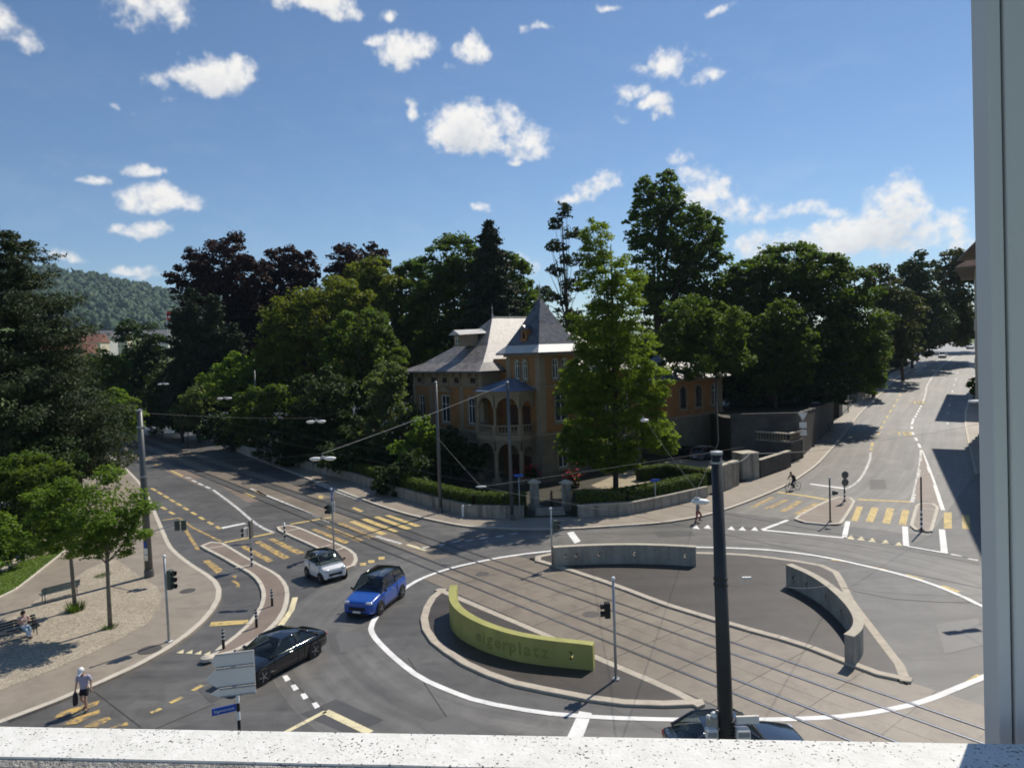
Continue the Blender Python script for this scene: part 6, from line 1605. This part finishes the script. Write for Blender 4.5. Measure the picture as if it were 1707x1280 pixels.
def car(label, pos, head, L, W, H, paint, top=None, belt=.62, hood=.52, nose=.44, deck=None, wb=.60, ws0=.30, ws1=.44, rr=.84, rb=.97, wheel=.33, front=.20, roofm=None, name='car', detail=True):
    """car built along +x (front); fractions of length L from the front for glass lines, of height H for belt/hood"""
    rz = math.atan2(head[1], head[0]); r = thing(name, (pos[0], pos[1], pos[2] if len(pos) > 2 else 0), label, 'car', rz)
    X = lambda f: L/2-f*L
    zb = .17; bz = belt*H; w = W/2; dk = (deck or belt)*H
    st = [(0.0, nose*H*.86, .80), (.02, nose*H, .88), (.08, nose*H+.30*(hood-nose)*H, .95), (.18, hood*H*.985, .985), (ws0-.02, hood*H+.35*(bz-hood*H), 1.0), (ws0+.08, bz, 1.0), ((ws0+rb)/2, bz+.012, 1.0), (rb-.12, (bz+dk)/2+.012, 1.0), (rb, dk, .975), (.985, dk*.97, .93), (1.0, dk*.86, .84)]
    mb = MB(); m = 0
    for f, zt, k in st:
        hw = w*k; lo = zb+(.10 if f < .01 or f > .99 else (.05 if f < .05 or f > .96 else 0))
        half = [(0, lo), (hw*.86, lo), (hw*.975, lo+.07), (hw, lo+(zt-lo)*.42), (hw*.985, lo+(zt-lo)*.72), (hw*.93, zt-.05), (hw*.80, zt), (0, zt+.022)]
        ring = half+[(-y, z) for y, z in half[-2:0:-1]]; m = len(ring); mb.v += [Vector((X(f), y, z)) for y, z in ring]
    for i in range(len(st)-1):
        for k in range(m): mb.f.append((i*m+k, (i+1)*m+k, (i+1)*m+(k+1) % m, i*m+(k+1) % m))
    mb.f += [tuple(range(m)), tuple(reversed(range((len(st)-1)*m, len(st)*m)))]
    body = mb.build('body', paint, r, smooth=True); sd = body.modifiers.new('s', 'SUBSURF'); sd.levels = 1; sd.render_levels = 2
    # cabin
    wbt = w*.92; wr = w*.73; zr = H; base = {'A': (X(ws0), wbt, bz-.02), 'B': (X(ws1), wr, zr-.06), 'C': (X(rr), wr*.96, zr-.07), 'D': (X(rb), wbt*.93, dk-.0)}
    def P(n, s): x, y, z = base[n]; return Vector((x, y*s, z))
    def patch(c, nm, mt, bulge, n=5):
        """four corners (a b across, d c), bulged along its normal"""
        a, b, cc, d = c; nn = (b-a).cross(d-a).normalized(); mb = MB()
        for i in range(n+1):
            for j in range(n+1):
                s, t = i/n, j/n; p = a.lerp(b, s).lerp(d.lerp(cc, s), t); mb.v.append(p+nn*bulge*(4*s*(1-s))*(.35+.65*4*t*(1-t)))
        mb.f = [(i*(n+1)+j, (i+1)*(n+1)+j, (i+1)*(n+1)+j+1, i*(n+1)+j+1) for i in range(n) for j in range(n)]
        return mb.build(nm, mt, r, smooth=True)
    rm = roofm or top or paint
    patch((P('A', 1), P('A', -1), P('B', -1), P('B', 1)), 'windscreen', 'car_glass', -.10)
    patch((P('D', -1), P('D', 1), P('C', 1), P('C', -1)), 'rear_window', 'car_glass', -.07)
    ro = patch((P('B', 1), P('B', -1), P('C', -1), P('C', 1)), 'roof', rm, -.075)
    for s in (1, -1):
        mid = (ws1+rr)/2+.02; n_ = 'door'
        q = [P('A', s), P('B', s), P('C', s), P('D', s)]
        mb = MB(); mb.v = q+[Vector((X(mid), wbt*s, bz-.02)), Vector((X(mid), wr*s*1.005, zr-.045))]
        mb.f = [(0, 4, 5, 1), (4, 3, 2, 5)]; mb.build('side_window', 'car_glass', r)
        for a, b, rad in ((P('A', s), P('B', s), .035), (P('C', s), P('D', s), .05), (P('B', s), P('C', s), .035), (Vector((X(mid), wbt*s*1.0, bz)), Vector((X(mid), wr*s*1.005, zr-.05)), .025)):
            MB().tube([a, b], rad, 6).build('pillar', rm if rad > .03 else 'trim_black', r, smooth=True)
        for f in (front, front+wb):
            x = X(f)
            MB().lathe([(wheel+.055, 0), (wheel+.055, .012), (.05, .012)], (x, s*w*1.0-(.012 if s > 0 else 0), wheel), 22, 'Y').build('wheel_arch', 'trim_black', r)
            e = empty('wheel', (x, s*(w-.085), wheel)); e.parent = r
            MB().lathe([(wheel*.68, -.11), (wheel*.95, -.11), (wheel, -.07), (wheel, .07), (wheel*.95, .115), (wheel*.68, .115)], (0, 0, 0), 22, 'Y').build('tyre', 'tyre', e, smooth=False)
            rim = MB().lathe([(wheel*.67, -.05), (wheel*.67, .10), (wheel*.6, .10), (wheel*.58, .06)], (0, 0, 0), 20, 'Y')
            for k in range(5):
                a = 2*math.pi*k/5; rim.obox((0, .11*s, 0), (wheel*.62*math.cos(a), .105*s, wheel*.62*math.sin(a)), .045, .055, up=(0, 1, 0))
            rim.build('rim', 'rim', e)
        MB().ball((X(ws0+.045), s*(w+.07), bz+.06), (.07, .10, .07), 8, 6).build('mirror', top or paint, r, smooth=True)
        MB().box((X((ws0+mid)/2+.07), s*(w*.985), bz-.13), (.18, .03, .03)).build('door_handle', 'chrome', r)
        MB().obox((X(front+.10), s*w*.99, .24), (X(front+wb-.10), s*w*.99, .24), .03, .07).build('sill_trim', 'trim_black', r)
        MB().ball((X(.035), s*w*.66, nose*H-.07), (.13, .22, .075), 10, 6).build('headlight', 'lamp_clear', r, smooth=True)
        MB().ball((X(.985), s*w*.68, dk*.80), (.07, .2, .08), 10, 6).build('tail_light', 'lamp_red', r, smooth=True)
    for s in (1, -1):
        xs = X(ws1+.10); MB().box((xs, s*w*.42, bz-.02), (.16, w*.5, .34)).build('seat', 'seat_cloth', r, bevel=.04); MB().box((xs-.05, s*w*.42, bz+.24), (.09, w*.26, .16)).build('headrest', 'seat_cloth', r, bevel=.03)
        for fx in (ws0+.035, (ws1+rr)/2+.02, min(rb-.14, front+wb-.12)):
            MB().box((X(fx), s*w*.995, (bz+.28)/2), (.012, .012, bz-.36)).build('door_gap', 'trim_black', r)
        MB().obox((X(ws0+.005)+.02, s*w*.12, bz+.005), (X(ws0+.03), s*w*.62, bz+.045), .02, .015).build('wiper', 'trim_black', r)
    MB().tube([(X(ws1-.02)+.12*math.cos(a), w*.42+.17*math.sin(a), bz+.05+.10*math.cos(a)) for a in [2*math.pi*k/12 for k in range(13)]], .014, 5).build('steering_wheel', 'trim_black', r)
    MB().box((X(-.004), 0, nose*H*.60), (.05, W*.52, .17)).build('grille', 'trim_black', r, bevel=.02)
    MB().box((X(-.004), 0, .27), (.05, W*.66, .10)).build('air_intake', 'trim_black', r, bevel=.02)
    MB().box((X(-.012), 0, .38), (.03, .42, .10)).build('number_plate', 'plate_white', r); MB().box((X(1.006), 0, .52), (.03, .5, .11)).build('number_plate', 'plate_white', r)
    return r
def wheels_to_car(pf, pr, W, side):
    """centre and heading from the ground contact of two wheels on one side (side +1: visible side is the car's left)"""
    a, b = GP(*pf), GP(*pr); h = (a-b); h.z = 0; h.normalize(); right = Vector((h.y, -h.x, 0))
    c = (a+b)/2+right*(W/2-.08)*side; return c, h
c, h = wheels_to_car((629,1027), (671,994), 1.77, 1)
car('bright blue compact SUV with black roof driving round the square', c, h, 4.05, 1.78, 1.70, 'paint_blue', 'paint_black', belt=.61, hood=.585, nose=.50, wb=.615, ws0=.27, ws1=.43, rr=.88, rb=.975, wheel=.34)
c, h = wheels_to_car((441,1139), (520,1097), 1.81, 1)
car('glossy black coupe leaving the square at the lower left', c, h, 4.7, 1.81, 1.40, 'paint_black', belt=.65, hood=.60, nose=.50, deck=.66, wb=.60, ws0=.30, ws1=.47, rr=.70, rb=.88, wheel=.34)
c, h = wheels_to_car((536,972), (514,961), 1.56, -1)
car('tiny white two seater car with black roof beside the narrow island', c, h, 2.6, 1.58, 1.58, 'paint_white', 'paint_black', belt=.66, hood=.60, nose=.52, wb=.68, ws0=.16, ws1=.40, rr=.90, rb=.985, wheel=.30, front=.16)
bcx = AT(1226, 1240, 21.6)
car('dark saloon car passing close below the window sill', (bcx.x, 21.6, 0), Vector((1, .06, 0)), 4.3, 1.80, 1.42, 'paint_navy', belt=.64, hood=.60, nose=.50, deck=.63, wb=.60, ws0=.32, ws1=.47, rr=.76, rb=.92)
for (u, v), hd, pn, lab in (((1148,764),(-.6,.8),'paint_black','dark parked car with red tail lights in the villa courtyard'), ((1178,766),(.75,.62),'paint_grey','grey parked car next to the courtyard hedge')):
    p = GP(u, v); car(lab, (p.x, p.y, .19), Vector((*hd, 0)), 4.3, 1.78, 1.5, pn)
for (u, v), hd, pn, lab in (((1571,596),(-.55,-.83),'paint_white','white car coming down the hill street'), ((1617,581),(-.5,-.86),'paint_white','white car at the top of the hill street beside the frame'), ((1622,570),(-.5,-.86),'paint_grey','dark car behind the white one at the street top')):
    p = GP(u, v) if v > 575 else p+Vector((4.2, 7.5, 0)); car(lab, (p.x, p.y, zg(p.x, p.y)+.01), Vector((*hd, 0)), 4.3, 1.8, 1.5, pn)

# ------------------------------------------------------------------ people
mat('cloth_lilac', (.42, .39, .50), .85, .35, 26); mat('cloth_black', (.018, .018, .022), .9, .2); mat('cap_white', (.80, .80, .80), .8, .03); mat('cloth_pink', (.46, .36, .33), .85, .1); mat('jeans_pale', (.42, .52, .60), .85, .12, 14); mat('hair_dark', (.02, .014, .011), .7, .2); mat('cloth_red', (.30, .055, .075), .85, .15); mat('cloth_grey', (.20, .20, .21), .85, .15); mat('cloth_navy', (.03, .04, .07), .85, .15); mat('shoe_dark', (.03, .028, .027), .7, .2); mat('bag_black', (.022, .022, .026), .6, .2)
def skin_mesh(name, verts, edges, radii, m, parent, lv=2, root=0):
    me = bpy.data.meshes.new(name); me.from_pydata([tuple(v) for v in verts], edges, []); me.update()
    o = link(name, me, m, parent)
    md = o.modifiers.new('skin', 'SKIN'); md.use_smooth_shade = True
    sv = me.skin_vertices[0].data
    for i, rr in enumerate(radii): sv[i].radius = rr if hasattr(rr, '__len__') else (rr, rr)
    sv[root].use_root = True
    ss = o.modifiers.new('sub', 'SUBSURF'); ss.levels = 1; ss.render_levels = lv
    return o
def person(label, pos, rz, J, shirt, legs, hair='hair_dark', sleeve=.6, trouser=1.0, hat=None, scale=1.0, shoes='shoe_dark', long_hair=False):
    """J: joints in metres, x forward, y to the person's left, z up"""
    r = thing('person', tuple(pos), label, 'person', rz); r.scale = (scale,)*3
    V_ = lambda n: Vector(J[n])
    vs = []; ed = []; ra = []; ix = {}
    def add(n, p, rad, par=None):
        ix[n] = len(vs); vs.append(Vector(p)); ra.append(rad)
        if par is not None: ed.append((ix[par], ix[n]))
    pel, che, nek, hd = V_('pelvis'), V_('chest'), V_('neck'), V_('head')
    up = (hd-nek).normalized()
    add('pel', pel, (.125, .105)); add('waist', pel.lerp(che, .5), (.125, .10), 'pel'); add('che', che, (.145, .105), 'waist'); add('nek', nek, (.055, .055), 'che')
    add('jaw', nek.lerp(hd, .45), (.066, .078), 'nek'); add('hd', hd, (.080, .098), 'jaw'); add('top', hd+up*.095, (.058, .070), 'hd')
    for s in ('l', 'r'):
        sh, el, wr = V_('sh'+s), V_('el'+s), V_('wr'+s)
        add('sh'+s, sh, .058, 'che'); add('um'+s, sh.lerp(el, .5), .048, 'sh'+s); add('el'+s, el, .040, 'um'+s); add('fm'+s, el.lerp(wr, .4), .038, 'el'+s); add('wr'+s, wr, .027, 'fm'+s)
        d = (wr-el).normalized(); sd = d.cross(Vector((1, 0, 0)));  sd = sd.normalized() if sd.length > .1 else Vector((0, 1, 0)); pc = Vector((0, 0, -1)).cross(sd).normalized()
        add('pa'+s, wr+d*.055, (.036, .02), 'wr'+s)
        for k in range(4):
            o = sd*(-.027+.018*k); Lf = (.062, .075, .07, .055)[k]
            add('k%d%s' % (k, s), wr+d*.095+o, .0095, 'pa'+s); add('f%d%s' % (k, s), wr+d*(.095+Lf*.6)+o+pc*.02, .0085, 'k%d%s' % (k, s)); add('t%d%s' % (k, s), wr+d*(.095+Lf*.8)+o+pc*.045, .0075, 'f%d%s' % (k, s))
        add('th'+s, wr+d*.05-sd*.045, .011, 'pa'+s); add('tt'+s, wr+d*.085-sd*.06+pc*.02, .009, 'th'+s)
        hp, kn, an, to = V_('hp'+s), V_('kn'+s), V_('an'+s), V_('to'+s)
        add('hp'+s, hp, .078, 'pel'); add('tm'+s, hp.lerp(kn, .5), .070, 'hp'+s); add('kn'+s, kn, .050, 'tm'+s); add('ca'+s, kn.lerp(an, .35), .052, 'kn'+s); add('an'+s, an, .034, 'ca'+s); add('to'+s, to, .032, 'an'+s)
    skin_mesh('body', vs, ed, ra, 'skin', r)
    f = Vector((1, 0, 0)) if abs(up.x) < .6 else Vector((.8, 0, -.6)); f = (f-up*f.dot(up)).normalized(); sd = up.cross(f)
    fc = MB().ball(hd+f*.098-up*.012, (.018, .014, .022), 8, 6); fc.build('nose', 'skin', r, smooth=True)
    for k in (1, -1):
        MB().ball(hd+f*.088+sd*.034*k+up*.012, .011, 8, 6).build('eye', 'hair_dark', r); MB().ball(hd+sd*.085*k, (.014, .012, .028), 8, 6).build('ear', 'skin', r, smooth=True)
    MB().ball(hd+f*.092-up*.052, (.008, .022, .006), 8, 5).build('mouth', 'cloth_red', r)
    # clothes
    k = sleeve; V2 = [pel+Vector((0, 0, -.06)), pel.lerp(che, .5), che, nek.lerp(che, .25)]; E2 = [(0, 1), (1, 2), (2, 3)]; R2_ = [(.165, .135), (.155, .125), (.175, .13), (.085, .075)]
    for s in ('l', 'r'):
        sh, el, wr = V_('sh'+s), V_('el'+s), V_('wr'+s); a = len(V2); V2 += [sh, sh.lerp(el, min(1, k)*.7)]; E2 += [(2, a), (a, a+1)]; R2_ += [.075, .068]
        if k > 1: V2 += [el, el.lerp(wr, .9)]; E2 += [(a+1, a+2), (a+2, a+3)]; R2_ += [.055, .042]
        else: V2 += [sh.lerp(el, k)]; E2 += [(a+1, a+2)]; R2_ += [.066]
    skin_mesh('shirt', V2, E2, R2_, shirt, r, 2, 1)
    V3 = [pel+Vector((0, 0, .04)), pel]; E3 = [(0, 1)]; R3 = [(.15, .125), (.15, .125)]
    for s in ('l', 'r'):
        hp, kn, an = V_('hp'+s), V_('kn'+s), V_('an'+s); a = len(V3)
        V3 += [hp.lerp(kn, .08), hp.lerp(kn, .5)]; E3 += [(1, a), (a, a+1)]; R3 += [.098, .088]
        if trouser >= 1: V3 += [kn, kn.lerp(an, .5), an]; E3 += [(a+1, a+2), (a+2, a+3), (a+3, a+4)]; R3 += [.07, .062, .052]
        else: V3 += [hp.lerp(kn, trouser)]; E3 += [(a+1, a+2)]; R3 += [.085]
    skin_mesh('trousers' if trouser >= 1 else 'shorts', V3, E3, R3, legs, r, 2, 1)
    for s in ('l', 'r'):
        an, to = V_('an'+s), V_('to'+s); d = (to-an).normalized(); sx = Vector((-d.y, d.x, 0))
        he = an+Vector((-d.x*.05, -d.y*.05, -.045)); mb = MB().tube([he, he.lerp(to, .45)+Vector((0, 0, .012)), to+Vector((0, 0, -.0))], [.042, .045, .036], 10); mb.ball(to, .037, 10, 6); mb.ball(he, .043, 10, 6); mb.build('shoe', shoes, r, smooth=True)
    if hat:
        c0 = hd+up*.055; M3 = Matrix((f, sd, up)).transposed(); mb = MB()
        prof = [(.112, -.02), (.115, .02), (.105, .065), (.07, .1), (.01, .115)]
        n = 14
        for rad, z in prof: mb.v += [c0+M3 @ Vector((rad*1.04*math.cos(2*math.pi*q/n), rad*.92*math.sin(2*math.pi*q/n), z)) for q in range(n)]
        for i in range(len(prof)-1):
            for q in range(n): mb.f.append((i*n+q, i*n+(q+1) % n, (i+1)*n+(q+1) % n, (i+1)*n+q))
        o = mb.build('cap', hat, r, smooth=True)
        mb = MB(); nn = 9; aa = [R_(-68+136*q/(nn-1)) for q in range(nn)]
        mb.v = [c0+M3 @ Vector((.11*math.cos(a), .10*math.sin(a), -.01)) for a in aa]+[c0+M3 @ Vector((.10+.085*math.cos(a), .095*math.sin(a), -.035)) for a in aa]
        mb.f = [(q, q+1, nn+q+1, nn+q) for q in range(nn-1)]; mb.build('brim', hat, o)
    else:
        c0 = hd-f*.018+up*.03; mb = MB().ball(c0, (.10, .098, .108), 12, 8)
        if long_hair: mb = mb.ball(c0-f*.05-up*.10, (.07, .095, .13), 10, 7)
        mb.build('hair', hair, r, smooth=True)
    return r
WALK = dict(pelvis=(0, 0, .90), chest=(.03, 0, 1.22), neck=(.07, 0, 1.42), head=(.13, 0, 1.56), shl=(.03, .19, 1.36), elt=0, ell=(-.02, .26, 1.10), wrl=(.10, .29, .88), shr=(.03, -.19, 1.36), elr=(.02, -.26, 1.08), wrr=(.07, -.29, .83),
            hpl=(0, .09, .86), knl=(.16, .10, .48), anl=(.10, .10, .09), tol=(.24, .11, .05), hpr=(0, -.09, .86), knr=(.06, -.10, .47), anr=(-.22, -.10, .16), tor=(-.10, -.11, .05))
WALK.pop('elt')
pw_ = GP(143, 1184)
wk = person('person in white cap, lilac shirt and black shorts walking with a dark bag', (pw_.x, pw_.y, .012), math.atan2(-1, .05), WALK, 'cloth_lilac', 'cloth_black', sleeve=.85, trouser=.72, hat='cap_white', scale=1.0)
hr = wmat(wk) @ Vector((.10, -.30, .74))
bag = thing('bag', tuple(hr), 'dark soft carrier bag held by the walking person', 'bag', math.atan2(-1, .05))
mb = MB(); secs = [(0, .06, .05), (-.06, .10, .07), (-.25, .12, .085), (-.42, .125, .08), (-.47, .10, .06)]; n = 12
for z, a, b in secs: mb.v += [Vector((a*math.cos(2*math.pi*k/n), b*math.sin(2*math.pi*k/n), z)) for k in range(n)]
for i in range(len(secs)-1):
    for k in range(n): mb.f.append((i*n+k, (i+1)*n+k, (i+1)*n+(k+1) % n, i*n+(k+1) % n))
mb.f += [tuple(range(n)), tuple(reversed(range((len(secs)-1)*n, len(secs)*n)))]
mb.build('sack', 'bag_black', bag, smooth=True); MB().tube([(.05, 0, -.02), (.03, 0, .07), (0, 0, .09), (-.03, 0, .07), (-.05, 0, -.02)], .012, 6).build('handle', 'bag_black', bag)
SIT = dict(pelvis=(-.05, 0, .52), chest=(-.12, 0, .84), neck=(-.08, 0, 1.03), head=(-.02, 0, 1.17), shl=(-.11, .18, .98), ell=(.0, .25, .74), wrl=(.18, .12, .82), shr=(-.11, -.18, .98), elr=(.0, -.25, .74), wrr=(.18, -.10, .82),
           hpl=(-.02, .09, .50), knl=(.40, .10, .50), anl=(.42, .10, .10), tol=(.57, .12, .06), hpr=(-.02, -.09, .50), knr=(.42, -.08, .52), anr=(.58, -.02, .14), tor=(.73, -.02, .10))
ps = wmat(bpy.data.objects['bench']) @ Vector((-.02, .35, 0)); ps.z = .125
person('person in pink top and pale jeans sitting on the dark bench', tuple(ps), bench_rz, SIT, 'cloth_pink', 'jeans_pale', sleeve=.5, trouser=1.0, long_hair=True)
bg_ = wmat(bpy.data.objects['bench']) @ Vector((.05, .78, .33)); hb_ = thing('bag', tuple(bg_), 'small black bag on the bench beside the sitting person', 'bag', bench_rz)
MB().box((0, 0, .14), (.2, .3, .28), taper=.8).build('sack', 'bag_black', hb_, bevel=.05, seg=3); MB().tube([(0, -.1, .27), (0, -.06, .42), (0, .06, .42), (0, .1, .27)], .012, 6).build('handle', 'bag_black', hb_)
RUN = dict(WALK); RUN.update(chest=(.05, 0, 1.22), ell=(-.10, .25, 1.12), wrl=(.10, .22, 1.02), elr=(.05, -.26, 1.12), wrr=(.22, -.2, 1.2), knl=(.25, .1, .55), anl=(.12, .1, .2), tol=(.26, .1, .16), knr=(-.02, -.1, .47), anr=(-.12, -.1, .08), tor=(.03, -.1, .05))
pj = GP(1163, 871)
person('person in red trousers stepping off the kerb behind the hanging lamp', (pj.x, pj.y, .012), R_(-30), RUN, 'cloth_grey', 'cloth_red', sleeve=1.2, trouser=1.0)
def bicycle(label, p, rz, col):
    r = thing('bicycle', tuple(p), label, 'bicycle', rz); R0 = .34
    for x in (-.52, .52):
        e = empty('wheel', (x, 0, R0)); e.parent = r
        mb = MB(); n = 24; pts = [(R0*math.cos(2*math.pi*k/n), 0, R0*math.sin(2*math.pi*k/n)) for k in range(n+1)]; mb.tube(pts, .022, 6, False); mb.build('tyre', 'tyre', e, smooth=True)
        mb = MB()
        for k in range(8): a = 2*math.pi*k/8; mb.tube([(0, 0, 0), (.32*math.cos(a), 0, .32*math.sin(a))], .004, 4)
        tag(mb.build('spokes', 'rim', e), kind='stuff')
    f = MB()
    for a, b in (((-.52, 0, R0), (-.1, 0, .32)), ((-.1, 0, .32), (-.22, 0, .82)), ((-.52, 0, R0), (-.2, 0, .74)), ((-.2, 0, .74), (.36, 0, .80)), ((-.1, 0, .32), (.38, 0, .72)), ((.36, 0, .88), (.52, 0, R0))): f.tube([a, b], .02, 7)
    f.build('frame', col, r, smooth=True)
    MB().ball((-.24, 0, .88), (.14, .08, .04), 10, 6).build('saddle', 'black_plastic', r, smooth=True); MB().tube([(.30, -.28, 1.02), (.38, 0, .98), (.30, .28, 1.02)], .015, 7).build('handlebar', 'black_plastic', r)
    MB().lathe([(.09, -.01), (.09, .01)], (-.1, .05, .32), 14, 'Y').build('chainring', 'rim', r)
    return r
RIDE = dict(pelvis=(-.22, 0, .95), chest=(.02, 0, 1.22), neck=(.14, 0, 1.40), head=(.22, 0, 1.53), shl=(.06, .18, 1.34), ell=(.20, .24, 1.14), wrl=(.30, .26, 1.03), shr=(.06, -.18, 1.34), elr=(.20, -.24, 1.14), wrr=(.30, -.26, 1.03),
            hpl=(-.2, .09, .93), knl=(.14, .1, .72), anl=(-.02, .1, .36), tol=(.12, .1, .30), hpr=(-.2, -.09, .93), knr=(.10, -.1, .56), anr=(-.14, -.1, .22), tor=(.0, -.1, .16))
pc_ = GP(1322, 817); rzc = math.atan2(-.35, -.93)
bicycle('bicycle ridden down the hill street beside the crossing', (pc_.x, pc_.y, .02), rzc, 'black_plastic'); person('cyclist in dark clothes waiting before the hill street crossing', (pc_.x, pc_.y, .02), rzc, RIDE, 'cloth_black', 'cloth_navy', sleeve=1.2)
pc_ = GP(211, 763); bicycle('bicycle ridden along the left street beside the young tree', (pc_.x, pc_.y, .02), R_(128), 'black_plastic'); person('cyclist in dark clothes riding away on the left street', (pc_.x, pc_.y, .02), R_(128), RIDE, 'cloth_grey', 'cloth_black', sleeve=1.2)

# ------------------------------------------------------------------ air between here and the hill
def build_haze():
    mb = MB(); mb.box((-200, 1400, 170), (6400, 3200, 344)); o = mb.build('haze', None); tag(o, kind='stuff')
    m = bpy.data.materials.new('haze'); m.use_nodes = True; nt = m.node_tree; nt.nodes.clear()
    out = nt.nodes.new('ShaderNodeOutputMaterial'); v = nt.nodes.new('ShaderNodeVolumePrincipled')
    v.inputs['Color'].default_value = (.62, .80, 1, 1); v.inputs['Density'].default_value = .00008; v.inputs['Anisotropy'].default_value = .3
    nt.links.new(v.outputs[0], out.inputs['Volume']); o.data.materials.append(m)
build_haze()
